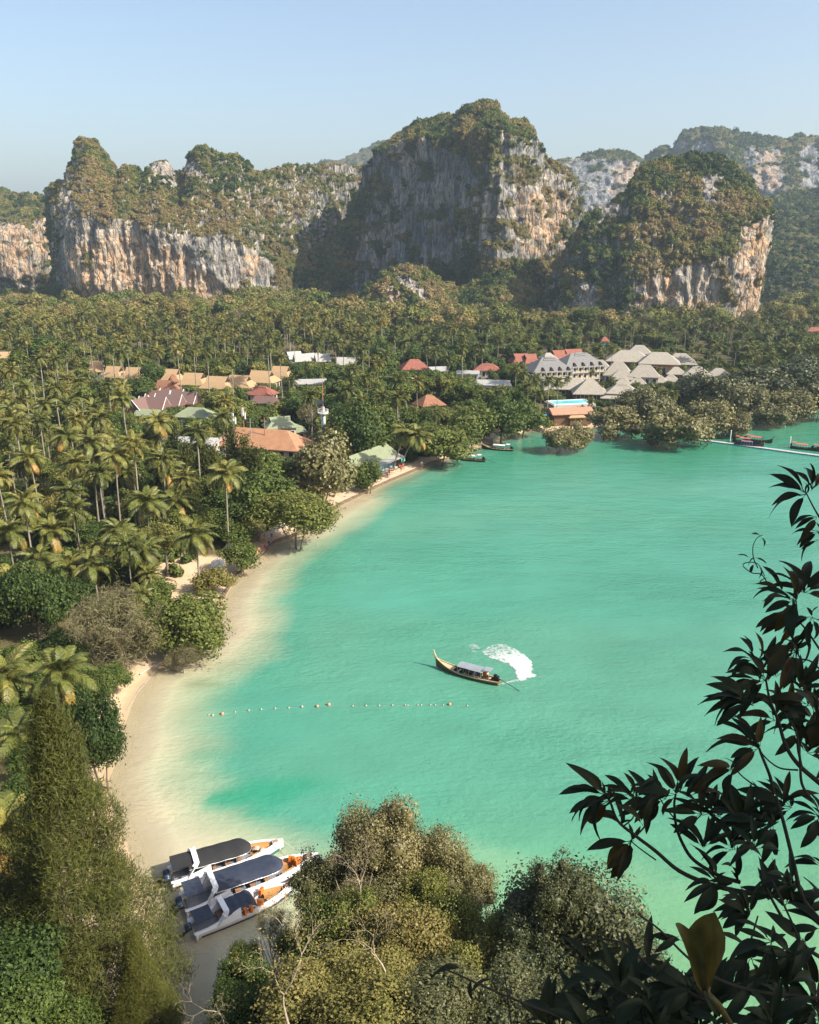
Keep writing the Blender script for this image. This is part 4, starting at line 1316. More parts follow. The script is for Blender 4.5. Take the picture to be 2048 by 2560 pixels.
# three storey hotel with slate roofs
HG = 'three storey hotel wings'
for px, py, w, d, rz, lab in ((1370, 922, 16, 11.5, 14, 'left three storey cream hotel wing with a slate roof'), (1446, 910, 18, 11.5, 20, 'right three storey cream hotel wing with a slate roof')):
    hw = house('hotel_wing', lab, px, py, w, d, 8.4, 4.6, rz, roof='roof_slate', wall='plaster_cream', kind='hip', floors=3, bays=7, cap=True, group=HG, over=1.0, cat='hotel', pad=2.0, sc=1.0)
    for f in range(3):
        MB().box((0, -d / 2 - 0.55, f * 2.8 + 0.15), (w, 1.1, 0.22)).build('balcony', MATS['plaster_white'], hw)
        for k in range(8):
            MB().box((-w / 2 + w * k / 7, -d / 2 - 1.0, f * 2.8 + 1.45), (0.3, 0.25, 2.4)).build('balcony_pillar', MATS['plaster_white'], hw)
    for k in range(4):  # dormers
        MB().poly([(-w / 2 + (k + .7) * w / 4.4, -d / 2 - .6, 8.5), (-w / 2 + (k + .7) * w / 4.4 + 1.8, -d / 2 - .6, 8.5), (-w / 2 + (k + .7) * w / 4.4 + .9, -d / 2 - .6, 9.8), (-w / 2 + (k + .7) * w / 4.4 + .9, -d / 2 + 3.0, 9.8), (-w / 2 + (k + .7) * w / 4.4, -d / 2 + 1.5, 8.5), (-w / 2 + (k + .7) * w / 4.4 + 1.8, -d / 2 + 1.5, 8.5)],
                  [[0, 1, 2], [0, 2, 3, 4], [1, 5, 3, 2], [0, 4, 5, 1]]).build('dormer', MATS['gable_dark'], hw)
TG = 'pale shingle roofed resort pavilions'
for px, py, w, d, wh, rh, rz, cap, wall, lab in (
        (1572, 898, 30, 20, 8.0, 5.4, -14, False, 'timber_brown', 'great lobby roof, left of the pair at the top of the resort'),
        (1648, 904, 26, 18, 8.5, 5.6, -14, False, 'timber_orange', 'great lobby roof, right of the pair, orange timber below'),
        (1598, 880, 16, 11, 9.0, 4.4, -14, False, 'timber_brown', 'roof rising behind the gap between the two lobby roofs'),
        (1700, 905, 21, 15, 6.0, 5.4, -14, False, 'timber_brown', 'separate hipped roof right of the lobby'),
        (1500, 918, 13, 10, 6, 4.4, -12, False, 'plaster_white', 'pale roof beside the right hotel wing'),
        (1545, 932, 17, 13, 6, 6.4, -14, False, 'plaster_white', 'tall pale villa roof below the lobby, left one'),
        (1556, 943, 14, 10, 5, 4.2, -14, False, 'plaster_white', 'lower pale roof in front of the tall left villa'),
        (1610, 936, 18, 12, 6.5, 5.4, -14, False, 'plaster_white', 'pale villa roof below the lobby, right one'),
        (1690, 931, 11, 9, 4.5, 3.2, -12, False, 'timber_brown', 'small pale roof right of the orange timber wall'),
        (1742, 935, 16, 12, 4.5, 4.2, -16, True, 'plaster_white', 'pale roof in the right group, upper left'),
        (1796, 936, 14, 11, 4.5, 3.6, -16, False, 'plaster_grey', 'pale roof at the far right end of the resort'),
        (1745, 952, 21, 14, 4.5, 4.4, -16, True, 'plaster_white', 'wide pale roof in the right group, nearest the mangroves'),
        (1558, 955, 8, 7, 3.4, 2.6, -14, True, 'plaster_white', 'tiny pale pavilion roof, leftmost of four'),
        (1594, 955, 9, 7, 3.4, 2.8, -14, True, 'plaster_white', 'tiny pale pavilion roof, second of four'),
        (1646, 951, 10, 8, 3.4, 3.0, -14, True, 'plaster_white', 'tiny pale pavilion roof, third of four'),
        (1677, 949, 9, 7, 3.4, 2.8, -14, True, 'plaster_white', 'tiny pale pavilion roof, last of four'),
        (1424, 956, 20, 9, 4.5, 2.6, -10, False, 'plaster_white', 'long upper roof behind the pool house'),
        (1418, 968, 17, 9, 4.0, 2.6, -10, False, 'timber_brown', 'long lower roof behind the pool'),
        (1474, 977, 19, 15, 4.4, 6.0, -6, False, 'timber_brown', 'big pyramid roof of the pool house'),
        (1556, 978, 17, 12, 5.0, 3.8, -12, True, 'plaster_white', 'pale roof with a ridge vent right of the pool house'),
        (1530, 992, 11, 7, 3.0, 1.2, -12, False, 'plaster_grey', 'low lean roof in front of the vented pale roof')):
    house('resort_pavilion', lab, px, py, w, d, wh, rh, rz, roof='roof_thatch', wall=wall, kind='hip', cap=cap, group=TG, over=0.8, sc=0.63, cat='pavilion', bays=4, ridge=(w * 0.12 if 'pyramid' in lab else None))
house('white_cube', 'small white flat cube building left of the pool', 1374, 950, 8, 7, 6.5, 0.5, 5, roof='roof_white', wall='plaster_white', kind='hip', over=0.1, floors=2, bays=2)
# pool terrace
pc = at_z(1425, 1004, 5.0)
pool = empty('pool_terrace', (pc.x, pc.y, 0), R(14))
tag(pool, 'raised terrace with a turquoise swimming pool before the pyramid roof', 'pool')
MB().box((0, 0, 2.0), (16, 9, 5.4)).build('terrace', MATS['plaster_white'], pool)
m, nt, out = new_mat('pool_water')
b = nd(nt, 'ShaderNodeBsdfPrincipled', ins={'Base Color': (0.07, 0.48, 0.55, 1), 'Roughness': 0.08, 'IOR': 1.33})
nt.links.new(b.outputs[0], out.inputs[0])
MB().box((0, 0.4, 4.72), (14, 6.6, 0.06)).build('pool_water', MATS['pool_water'], pool)
kb = MB()
for c_, s_ in (((0, -3.2, 4.8), (14.8, .6, .3)), ((0, 4.0, 4.8), (14.8, .6, .3)), ((-7.2, .4, 4.8), (.5, 6.5, .3)), ((7.2, .4, 4.8), (.5, 6.5, .3))):
    kb.box(c_, s_)
kb.build('pool_kerb', MATS['white_paint'], pool)
BOXES.append((1375, 1475, 985, 1022, pc.y))
FOOT.append((pc.x, pc.y, 12))
house('beach_restaurant', 'brown roofed open restaurant below the pool terrace', 1425, 1028, 17, 8, 3.6, 1.6, 10, roof='tile_terrace', wall='timber_brown', kind='gable', over=1.0, win=False, cat='restaurant')
house('beach_kiosk', 'small thatched kiosk beside the beach restaurant', 1438, 1037, 6, 5, 2.6, 2.0, 10, roof='roof_orange', wall='timber_brown', kind='pyramid', win=False, over=0.8, cat='kiosk')
BOXES.append((1370, 1462, 1040, 1072, 285))


def parasol(px, py, col, lab, r=2.2):
    p = at_z(px, py, 2.6)
    o = empty('parasol', (p.x, p.y, 0.9))
    tag(o, lab, 'parasol', 'beach parasols')
    MB().tube([(0, 0, 0), (0, 0, 2.2)], 0.05, 5).build('pole', MATS['white_paint'], o)
    mb = MB()
    ring = [(r * math.cos(k * math.pi / 4), r * math.sin(k * math.pi / 4), 1.65) for k in range(8)]
    mb.poly(ring + [(0, 0, 2.35)], [[k, (k + 1) % 8, 8] for k in range(8)])
    mb.poly([(a, b_, c_ - .05) for a, b_, c_ in ring] + [(0, 0, 2.28)], [[(k + 1) % 8, k, 8] for k in range(8)])
    mb.build('canopy', MATS[col], o)


simple('cloth_green', (0.05, 0.42, 0.24), 0.8, 0.08)
simple('cloth_blue', (0.10, 0.33, 0.50), 0.8, 0.08)
simple('cloth_teal', (0.08, 0.45, 0.40), 0.8, 0.08)
parasol(1390, 1040, 'cloth_green', 'green parasol on the sand below the pool')
parasol(1378, 1037, 'cloth_blue', 'blue parasol left of the green one below the pool', 2.6)
parasol(1402, 1033, 'cloth_blue', 'blue parasol by the restaurant posts below the pool', 2.8)

# ------------------------------------------------------------------ shore: wall, walk, fences, bar, tower
def offset_line(pts, d):
    """points moved d metres to the inland (left) side"""
    out_ = []
    for i, p in enumerate(pts):
        a, b = pts[max(i - 1, 0)], pts[min(i + 1, len(pts) - 1)]
        t = Vector((b.x - a.x, b.y - a.y, 0)).normalized()
        out_.append(Vector((p.x - t.y * d, p.y + t.x * d, 0)))
    return out_


def resample(pts, step):
    out_ = [pts[0].copy()]
    for a, b in zip(pts[:-1], pts[1:]):
        n = max(1, int((b - a).length / step))
        for k in range(1, n + 1):
            out_.append(a.lerp(b, k / n))
    return out_


i0 = SHORE_PX.index((556, 1500)); i1 = SHORE_PX.index((1118, 1149))
wl_pts = resample(SHORE[i0:i1 + 1], 1.5)
rw = random.Random(5)
prof = [(-0.10, -0.9), (-0.10, 0.62), (0.34, 0.66), (0.34, 0.0)]
rows = []
for i, p in enumerate(wl_pts):
    ln = []
    for (dd, z) in prof:
        q = offset_line(wl_pts[max(0, i - 1):i + 2], dd)[min(i, 1)] if len(wl_pts) > 2 else p
        ln.append((q.x + rw.uniform(-.05, .05), q.y + rw.uniform(-.05, .05), z + rw.uniform(-.06, .06)))
    rows.append(ln)
wallo = MB().grid(rows).build('sea_wall', MATS['seawall_stone'])
tag(wallo, 'low dark stone sea wall along the edge of the bay', 'sea wall')
pa, pb = offset_line(wl_pts, 0.34), offset_line(wl_pts, 3.4)
rows = []
for a, b in zip(pa, pb):
    rows.append([(a.x, a.y, 0.56), (b.x, b.y, 0.95 + rw.uniform(-.05, .05)), (b.x, b.y, 0.1)])
path = MB().grid(rows).build('path', MATS['path_concrete'])
tag(path, kind='structure')
# pale retaining wall and railing by the landing
wr = resample([at_z(px, py, 0.6) for px, py in ((1232, 1103), (1262, 1092), (1300, 1078), (1338, 1062), (1352, 1046))], 1.2)
rows = []
for i, p in enumerate(wr):
    q = offset_line(wr, 0.35)[i]
    rows.append([(p.x, p.y, -0.6), (p.x, p.y, 1.3), (q.x, q.y, 1.3), (q.x, q.y, 0)])
rwall = MB().grid(rows).build('retaining_wall', MATS['plaster_cream'])
tag(rwall, 'pale curved retaining wall at the sandy landing', 'wall')
fn = empty('white_railing', (wr[0].x, wr[0].y, 0))
tag(fn, 'low white railing on the pale wall by the landing', 'railing')
for i, p in enumerate(wr[:14]):
    MB().box((p.x - wr[0].x, p.y - wr[0].y + 0.17, 1.75), (0.09, 0.09, 0.9)).build('post', MATS['white_paint'], fn)
rl = MB()
for z in (1.75, 2.15):
    rl.tube([(p.x - wr[0].x, p.y - wr[0].y + 0.17, z) for p in wr[:14]], 0.035, 4)
rl.build('rail', MATS['white_paint'], fn)
# plank fence beside the walkers
fa, fb = at_z(652, 1352, 0.9), at_z(716, 1318, 0.9)
fence = empty('plank_fence', (fa.x, fa.y, 0.8))
tag(fence, 'grey weathered plank fence along the beach path', 'fence')
nf = 34
pl = MB().box((0, 0, 0.75), (0.30, 0.05, 1.5), math.atan2(fb.y - fa.y, fb.x - fa.x)).mesh('plank')
pl.materials.append(simple('grey_wood', (0.40, 0.37, 0.33), 0.9, 0.25, 3.0))
for i in range(nf):
    o = bpy.data.objects.new('plank', pl); COL.objects.link(o); o.parent = fence
    o.location = ((fb.x - fa.x) * i / nf, (fb.y - fa.y) * i / nf, rw.uniform(-.12, .08)); o.rotation_euler = (0, 0, rw.uniform(-.06, .06))
gate = empty('timber_gate', at_z(652, 1358, 0.8))
tag(gate, 'brown timber gate posts at the end of the plank fence', 'gate')
for k, x in enumerate((0, 0.9)):
    MB().box((x, 0, 1.0), (0.22, 0.22, 2.0)).build('post', MATS['timber_orange'], gate)
MB().box((0.45, 0, 1.55), (1.1, 0.1, 0.18)).box((0.45, 0, 0.7), (1.1, 0.1, 0.18)).build('rail', MATS['timber_orange'], gate)
house('terracotta_hut', 'small terracotta roofed hut in shade behind the plank fence', 600, 1302, 3.2, 2.6, 1.9, 1.0, 30, roof='roof_terracotta', wall='timber_brown', kind='gable', win=False, sc=1.0, cat='hut')
# beach bar under a green roof
pA, pB = at_z(905, 1236, 0), at_z(1072, 1164, 0)
ang = math.degrees(math.atan2(pB.y - pA.y, pB.x - pA.x))
bm_ = pA.lerp(pB, 0.5) + Vector((-math.sin(R(ang)), math.cos(R(ang)), 0)) * 10.5
bpx_, bpy2, _ = proj(bm_.x, bm_.y, 3.9)
bar = house('beach_bar', 'long beach bar with a faded green roof at the edge of the bay', bpx_, bpy2, 20, 8.0, 3.0, 2.4, ang, roof='roof_green', wall='plaster_blue', kind='gable', over=0.9, base=0.9, win=False, sc=1.0, cat='bar')
MB().box((0.5, -5.2, 2.75), (20, 3.0, 0.12), M=Matrix.Rotation(R(9), 3, 'X')).build('awning', MATS['roof_white'], bar)
for k in range(9):
    MB().box((-9 + k * 2.3, -6.5, 1.3), (0.14, 0.14, 2.6)).build('awning_post', MATS['timber_brown'], bar)
for k, (x, col) in enumerate(((-6.0, 'cloth_teal'), (-2.8, 'white_paint'), (9.0, 'cloth_teal'))):
    MB().box((x, -6.75, 1.9), (2.0, 0.05, 1.1)).build('banner', MATS[col], bar)
dr = MB().box((-8.6, -4.04, 1.05), (1.2, 0.08, 2.1)).build('door', MATS['white_paint'], bar)
MB().box((-8.6, -4.10, 1.5), (0.8, 0.08, 0.8)).build('pane', MATS['window_dark'], dr)
BOXES.append((870, 1085, 1115, 1245, 215))
simple('cloth_red', (0.55, 0.07, 0.04), 0.8, 0.1)
simple('cloth_orange', (0.72, 0.19, 0.03), 0.7, 0.12)
cq = Matrix.Rotation(R(ang), 3, 'Z')
for k in range(10):
    q = cq @ Vector((-8 + k * 1.9, -7.2 + 0.5 * (k % 2), 0)) + bar.location
    tb = empty('bar_table', (q.x, q.y, 0.86), k)
    tag(tb, 'small wooden table in the row outside the beach bar', 'table', 'tables outside the beach bar')
    MB().box((0, 0, 0.72), (0.9, 0.9, 0.07)).build('table_top', MATS[('timber_orange', 'white_paint', 'cloth_red')[k % 3]], tb)
    MB().tube([(0, 0, 0), (0, 0, 0.7)], 0.06, 5).build('leg', MATS['timber_brown'], tb)
# white mast tower
tp = at_z(808, 1032, 13.0)
tw = empty('mast_tower', (tp.x, tp.y, 1.5))
tag(tw, 'white beacon tower with a round platform, solar panel and rusty mast', 'tower')
MB().tube([(0, 0, 0), (0, 0, 11.3)], [0.75, 0.6], 10).build('column', MATS['white_paint'], tw)
MB().tube([(0.0, -0.72, 1), (0, -0.60, 11.2)], 0.18, 5).build('ladder', MATS['steel_blue'], tw)
MB().tube([(0, 0, 11.3), (0, 0, 11.6)], [1.5, 1.55], 14).build('platform', MATS['white_paint'], tw)
rl = MB()
for z in (12.0, 12.5):
    rl.tube([(1.5 * math.cos(k * math.pi / 7), 1.5 * math.sin(k * math.pi / 7), z) for k in range(15)], 0.05, 4)
for k in range(10):
    rl.tube([(1.5 * math.cos(k * .628), 1.5 * math.sin(k * .628), 11.5), (1.5 * math.cos(k * .628), 1.5 * math.sin(k * .628), 12.5)], .05, 4)
rl.build('railing', MATS['white_paint'], tw)
MB().tube([(0, 0, 11.5), (0, 0, 13.2)], 0.5, 8).build('lamp_house', MATS['plaster_grey'], tw)
MB().box((-0.7, -0.3, 14.6), (1.9, 0.1, 1.4), M=Matrix.Rotation(R(-45), 3, 'X')).build('solar_panel', MATS['window_dark'], tw)
MB().tube([(0, 0, 13.2), (0.05, 0, 22.5)], [0.16, 0.08], 6).build('mast', MATS['rust_mast'], tw)
MB().box((0, 0, 21.0), (0.9, 0.25, 0.4)).build('aerial', MATS['white_paint'], tw)
BOXES.append((796, 822, 940, 1075, tp.y))
# white tarps heaped by the clearing
simple('tarp', (0.80, 0.78, 0.74), 0.6, 0.08, 1.5)


def lump(name, label, cat, loc, rx, ry, h, mat, seed, n=26):
    rng = np.random.default_rng(seed)
    u = np.linspace(-1, 1, n)
    X, Y = np.meshgrid(u, u, indexing='ij')
    rr = np.hypot(X, Y) + 0.3 * fbm(X * 2.2, Y * 2.2, seed, 3, seed)
    Z = h * np.clip(1 - rr ** 2, -0.3, 1) * (0.8 + 0.4 * fbm(X * 4, Y * 4, 1, 3, seed + 1))
    o = link(name, mesh_from(name, np.stack([X * rx, Y * ry, Z], 2).reshape(-1, 3), grid_faces(n, n), False), MATS[mat])
    o.location = loc
    return tag(o, label, cat)


for k, (px, py, r_, h_) in enumerate(((582, 1372, 2.0, 1.7), (545, 1412, 1.5, 1.6))):
    p = at_z(px, py, 0.8)
    lump('tarp_heap', ('white tarpaulin heap behind the bush by the walkers', 'white tarpaulin bundle at the edge of the sandy clearing')[k], 'tarpaulin', (p.x, p.y, 0.75), r_, r_, h_, 'tarp', 31 + k)
BOXES.append((520, 600, 1340, 1440, 160))
rope = [at_z(px, py, 0.0) for px, py in ((400, 1660), (375, 1695), (345, 1730), (318, 1775))]
ro = MB().tube([(p.x, p.y, gz1(p.x, p.y) + 0.06) for p in resample(rope, 0.8)], 0.06, 5).build('beach_rope', MATS['grey_wood'])
tag(ro, 'dark rope lying across the sand at the head of the beach', 'rope')
lg = MB().tube([(p.x, p.y, gz1(p.x, p.y) + 0.15) for p in resample([at_z(px, py, 0) for px, py in ((350, 1692), (380, 1672), (412, 1655))], 0.6)], 0.13, 6).build('driftwood_log', MATS['dead_wood'])
tag(lg, 'bleached driftwood branch on the sand beside the rope', 'driftwood')

# ------------------------------------------------------------------ people
def body_mesh():
    J = {'pel': (0, 0, .95), 'wst': (0, 0, 1.10), 'chs': (0, 0, 1.33), 'nck': (0, .0, 1.50), 'hd0': (0, .02, 1.60), 'hd1': (0, .01, 1.73),
         'sl': (-.17, 0, 1.43), 'el': (-.25, -.02, 1.17), 'hl': (-.24, .10, .95), 'sr': (.17, 0, 1.43), 'er': (.25, -.03, 1.17), 'hr': (.27, .04, .92),
         'pl': (-.10, 0, .90), 'kl': (-.11, .10, .50), 'al': (-.11, .02, .08), 'tl': (-.11, .16, .03), 'pr': (.10, 0, .90), 'kr': (.11, .0, .50), 'ar': (.11, -.14, .10), 'tr': (.11, .0, .03)}
    Rd = {'pel': .135, 'wst': .125, 'chs': .15, 'nck': .06, 'hd0': .088, 'hd1': .085, 'sl': .07, 'el': .048, 'hl': .038, 'sr': .07, 'er': .048, 'hr': .038, 'pl': .09, 'kl': .062, 'al': .045, 'tl': .038, 'pr': .09, 'kr': .062, 'ar': .045, 'tr': .038}
    E_ = [('pel', 'wst'), ('wst', 'chs'), ('chs', 'nck'), ('nck', 'hd0'), ('hd0', 'hd1'), ('chs', 'sl'), ('sl', 'el'), ('el', 'hl'), ('chs', 'sr'), ('sr', 'er'), ('er', 'hr'), ('pel', 'pl'), ('pl', 'kl'), ('kl', 'al'), ('al', 'tl'), ('pel', 'pr'), ('pr', 'kr'), ('kr', 'ar'), ('ar', 'tr')]
    ks = list(J)
    me = bpy.data.meshes.new('body')
    me.from_pydata([J[k] for k in ks], [(ks.index(a), ks.index(b)) for a, b in E_], [])
    o = bpy.data.objects.new('body', me)
    COL.objects.link(o)
    o.modifiers.new('skin', 'SKIN'); o.modifiers.new('sub', 'SUBSURF').levels = 1
    for i, k in enumerate(ks):
        me.skin_vertices[0].data[i].radius = (Rd[k], Rd[k])
    me.skin_vertices[0].data[0].use_root = True
    dg = bpy.context.evaluated_depsgraph_get()
    res = bpy.data.meshes.new_from_object(o.evaluated_get(dg))
    bpy.data.objects.remove(o)
    return res


BODY = body_mesh()
bv = np.zeros(len(BODY.vertices) * 3, np.float32); BODY.vertices.foreach_get('co', bv); bv = bv.reshape(-1, 3)
simple('skin', (0.42, 0.24, 0.15), 0.6, 0.05)
simple('hair_dark', (0.03, 0.02, 0.015), 0.7, 0.1)
for nm, c_ in (('cotton_white', (0.7, 0.68, 0.65)), ('cotton_black', (0.02, 0.02, 0.025)), ('cotton_red', (0.5, 0.05, 0.04)), ('cotton_blue', (0.05, 0.09, 0.30)), ('cotton_pink', (0.6, 0.25, 0.25))):
    simple(nm, c_, 0.85, 0.1)


def person(label, loc, rz, top, bottom, seated=False, scale=1.0, group=None):
    """one figure; shirt, shorts and hair are faces of the same continuous body"""
    me = BODY.copy()
    v = bv.copy()
    if seated:      # fold at hip and knee: thighs forward, shanks down
        z = v[:, 2].copy(); y_ = v[:, 1].copy()
        th = (z < .92) & (z > .48) & (np.abs(v[:, 0]) < .2)
        v[th, 1] = (.92 - z[th]) * 1.0 + y_[th] * .2; v[th, 2] = .92 + y_[th] * .8 - .02
        sh = (z <= .48) & (np.abs(v[:, 0]) < .2)
        v[sh, 1] = .44 + y_[sh] * .8; v[sh, 2] = z[sh] + .42
        v[:, 2] -= .45
        me.vertices.foreach_set('co', v.ravel())
    for mname in ('skin', top, bottom, 'hair_dark'):
        me.materials.append(MATS[mname])
    idx = []
    for p in me.polygons:
        c = bv[list(p.vertices)].mean(0)
        if c[2] > 1.62 and c[1] < .045 or c[2] > 1.76:
            idx.append(3)
        elif 1.06 < c[2] < 1.50 and abs(c[0]) < .26:
            idx.append(1)
        elif .56 < c[2] <= 1.06 and abs(c[0]) < .20:
            idx.append(2)
        else:
            idx.append(0)
    me.polygons.foreach_set('material_index', np.array(idx, np.int32))
    me.polygons.foreach_set('use_smooth', np.ones(len(idx), bool))
    me.update()
    o = link('person', me)
    o.location = loc
    o.rotation_euler = (0, 0, rz)
    o.scale = (scale,) * 3
    return tag(o, label, 'person', group)


for px, py, rz, tp_, bt, lab in ((662, 1374, 3.6, 'cotton_red', 'cotton_black', 'person in a red top walking first along the beach path'), (673, 1369, 3.6, 'cotton_black', 'cotton_blue', 'person in dark clothes walking beside the one in red'),
                                 (680, 1350, 3.4, 'cotton_blue', 'cotton_red', 'person in blue top and red shorts further back on the path'), (727, 1313, 3.4, 'cotton_white', 'cotton_black', 'person in white standing under the tree on the path'),
                                 (648, 1386, 3.4, 'cloth_orange', 'cotton_black', 'person in an orange top at the edge of the bush')):
    p = at_z(px, py, 0.85)
    person(lab, (p.x, p.y, 0.72), rz, tp_, bt)
for k in range(7):
    q = cq @ Vector((-7 + k * 2.3, -8.1 - 0.4 * (k % 3), 0)) + bar.location
    person('person standing among the tables of the beach bar', (q.x, q.y, 0.68), k * 1.3, ('cotton_white', 'cotton_red', 'cotton_pink', 'cotton_blue')[k % 4], ('cotton_black', 'cotton_white', 'cotton_blue')[k % 3], group='people at the beach bar')
for k, (px, py) in enumerate(((1447, 1046), (1452, 1050), (1440, 1052))):
    p = at_z(px, py, 1.0)
    person('person on the sand below the beach kiosk', (p.x, p.y, gz1(p.x, p.y)), k * 2.0, ('cotton_red', 'cotton_pink', 'cotton_white')[k], 'cotton_red', group='people at the landing')

# ------------------------------------------------------------------ longtail boats
simple('hull_wood', (0.20, 0.125, 0.07), 0.7, 0.25, 2.0, stretch=(1, 4, 4))
simple('hull_dark', (0.035, 0.028, 0.024), 0.6, 0.2, 2.0)
simple('deck_wood', (0.50, 0.37, 0.22), 0.8, 0.15, 2.5, stretch=(1, 6, 6))
simple('inside_dark', (0.05, 0.04, 0.035), 0.9, 0.2, 2.0)
simple('canvas_grey', (0.22, 0.25, 0.275), 0.8, 0.06, 0.6)
simple('canvas_red', (0.55, 0.10, 0.07), 0.8, 0.1, 1.0)
simple('canvas_purple', (0.20, 0.12, 0.20), 0.8, 0.1, 1.0)
simple('canvas_white', (0.68, 0.66, 0.62), 0.8, 0.06, 1.0)
simple('engine_black', (0.02, 0.02, 0.022), 0.45, 0.2, 5.0)
simple('ribbon', (0.5, 0.25, 0.15), 0.8, 0.2)


def longtail(label, loc, rz, L=10.4, B=1.75, hull='hull_wood', deck='deck_wood', canopy='canvas_grey', group=None, aft_canopy=True, full=True, canopy_span=(0.24, 0.62)):
    o = empty('longtail_boat', loc, rz)
    tag(o, label, 'boat', group)
    st = [i / 22 for i in range(23)]

    def half(t):
        return B / 2 * (0.60 + 0.40 * math.sin(min(1, t / 0.42) * math.pi / 2) if t < 0.42 else max(0.03, (1 - ((t - 0.42) / 0.58) ** 2.2)))

    def sheer(t):
        return 0.55 + 0.10 * max(0, (0.3 - t) / 0.3) + 1.05 * max(0, (t - 0.5) / 0.5) ** 2.3

    def keel(t):
        return -0.28 + 0.55 * max(0, (t - 0.78) / 0.22) ** 2

    def sec(t, inset, up):
        b, s, k = max(half(t) - inset, 0.015), sheer(t), keel(t) + up
        return [((t - .5) * L, b * math.copysign(abs(u) ** 0.8, u), k + (s - k) * abs(u) ** 2.6) for u in (-1, -.85, -.6, -.3, 0, .3, .6, .85, 1)]
    MB().grid([sec(t, 0, 0) for t in st]).poly(sec(0, 0, 0), [[0, 1, 2, 3, 4, 5, 6, 7, 8]]).build('hull', MATS[hull], o, True)
    MB().grid([sec(t, 0.07, 0.14)[::-1] for t in st]).build('hull_lining', MATS['inside_dark'], o, True)
    g = MB()
    for s in (-1, 1):
        rows_ = []
        for t in st:
            b, z = half(t), sheer(t)
            x = (t - .5) * L
            rows_.append([(x, s * (b + .03), z - .10), (x, s * (b + .03), z + .03), (x, s * max(b - .10, 0.0), z + .03), (x, s * max(b - .10, 0), z - .04)])
        g.grid(rows_ if s > 0 else [r_[::-1] for r_ in rows_])
    g.build('gunwale', MATS[deck], o)
    # prow post with its ribbons
    P = [(.45 * L, 0, 1.15), (.5 * L - .05, 0, 1.6), (.5 * L + .28, 0, 2.25), (.5 * L + .42, 0, 2.75)]
    pr = MB().tube(P, [.17, .14, .11, .09], 6).build('prow', MATS[deck], o, True)
    MB().tube([(.5 * L - .02, 0, 1.58), (.5 * L + .05, 0, 1.78)], [.20, .18], 8).tube([(.5 * L + .05, .0, 1.6), (.5 * L + .12, 0, 1.0)], [.06, .02], 4).build('ribbon', MATS['ribbon'], pr)
    rows_ = [[((t - .5) * L, u * max(half(t) - .08, .01), sheer(t) - .12) for u in (-1, -.33, .33, 1)] for t in [.70 + .27 * k / 8 for k in range(9)]]
    MB().grid(rows_).build('foredeck', MATS[deck], o)
    for t in (.16, .28, .40, .52, .63):
        MB().box(((t - .5) * L, 0, .42), (.30, half(t) * 1.85, .05)).build('thwart', MATS[deck], o)
    for k in range(6):
        for s in (-1, 1):
            t = .60 + .03 * k
            MB().box(((t - .5) * L, s * (half(t) - .1), sheer(t) + .02), (.06, .08, .22)).build('rib', MATS[deck], o) if full else None
    if canopy:
        t0, t1 = canopy_span
        x0, x1 = (t0 - .5) * L, (t1 - .5) * L
        rows_ = []
        for k in range(9):
            x = x0 + (x1 - x0) * k / 8
            sag = 0.02 * math.sin(k * 1.57)
            rows_.append([(x, u * (B * .46), 1.78 + sag - .16 * u * u) for u in (-1, -.6, -.2, .2, .6, 1)])
        cn = MB().grid(rows_).grid([[(a, b, c - .03) for a, b, c in r_[::-1]] for r_ in rows_]).build('canopy', MATS[canopy], o, True)
        pm = MB()
        for k in range(5):
            for s in (-1, 1):
                x = x0 + (x1 - x0) * (k + .1) / 4.2
                pm.tube([(x, s * (B * .44), .45), (x, s * (B * .43), 1.66)], .03, 5)
        pm.build('canopy_pole', MATS['steel'], o)
        if aft_canopy:
            xa = (t0 - .5) * L - 1.15
            MB().box((xa + .45, 0, 1.98), (1.1, 1.25, .04)).build('aft_canopy', MATS[canopy], o)
            MB().tube([(xa + .1, .5, .5), (xa + .1, .5, 1.97)], .03, 5).tube([(xa + .8, -.5, .5), (xa + .8, -.5, 1.97)], .03, 5).build('canopy_pole', MATS['steel'], o)
    en = MB().box((-.5 * L + .45, 0, 1.05), (.75, .45, .5)).box((-.5 * L + .6, 0, 1.38), (.4, .3, .22)).tube([(-.5 * L + .35, 0, .4), (-.5 * L + .35, 0, .9)], .1, 6).build('engine', MATS['engine_black'], o)
    MB().tube([(-.5 * L + .1, 0, .98), (-.5 * L - 3.2, .2, .05)], .045, 6).build('propeller_shaft', MATS['engine_black'], o)
    MB().tube([(-.5 * L + .8, 0, 1.2), (-.5 * L + 1.7, .1, 1.35)], .03, 5).build('tiller', MATS['steel'], en)
    return o


bw, sn = at_z(1090, 1668, 0), at_z(1248, 1712, 0)
hd = math.atan2(bw.y - sn.y, bw.x - sn.x)
bc = (bw + sn) / 2
lt = longtail('wooden longtail boat with a grey canopy turning in the middle of the bay', (bc.x, bc.y, 0), hd, L=(bw - sn).length, B=1.95)
LM = Matrix.Rotation(hd, 3, 'Z')


def on_boat(x, y_, z):
    q = LM @ Vector((x, y_, z))
    return (q.x + bc.x, q.y + bc.y, q.z)


LL = (bw - sn).length
person('helmsman in a pale shirt standing at the stern of the turning longtail', on_boat(-.5 * LL + 1.75, 0.25, .28), hd + 1.6, 'cotton_white', 'cotton_black')
person('passenger in blue seated midships in the turning longtail', on_boat(-.02 * LL, .25, .32), hd, 'cotton_blue', 'cotton_black', True, .95)
person('passenger in dark clothes seated aft in the turning longtail', on_boat(-.14 * LL, -.35, .32), hd, 'cotton_black', 'cotton_blue', True, .95)
person('passenger in blue seated aft of the others in the turning longtail', on_boat(-.20 * LL, .35, .32), hd, 'cotton_blue', 'cotton_black', True, .95)


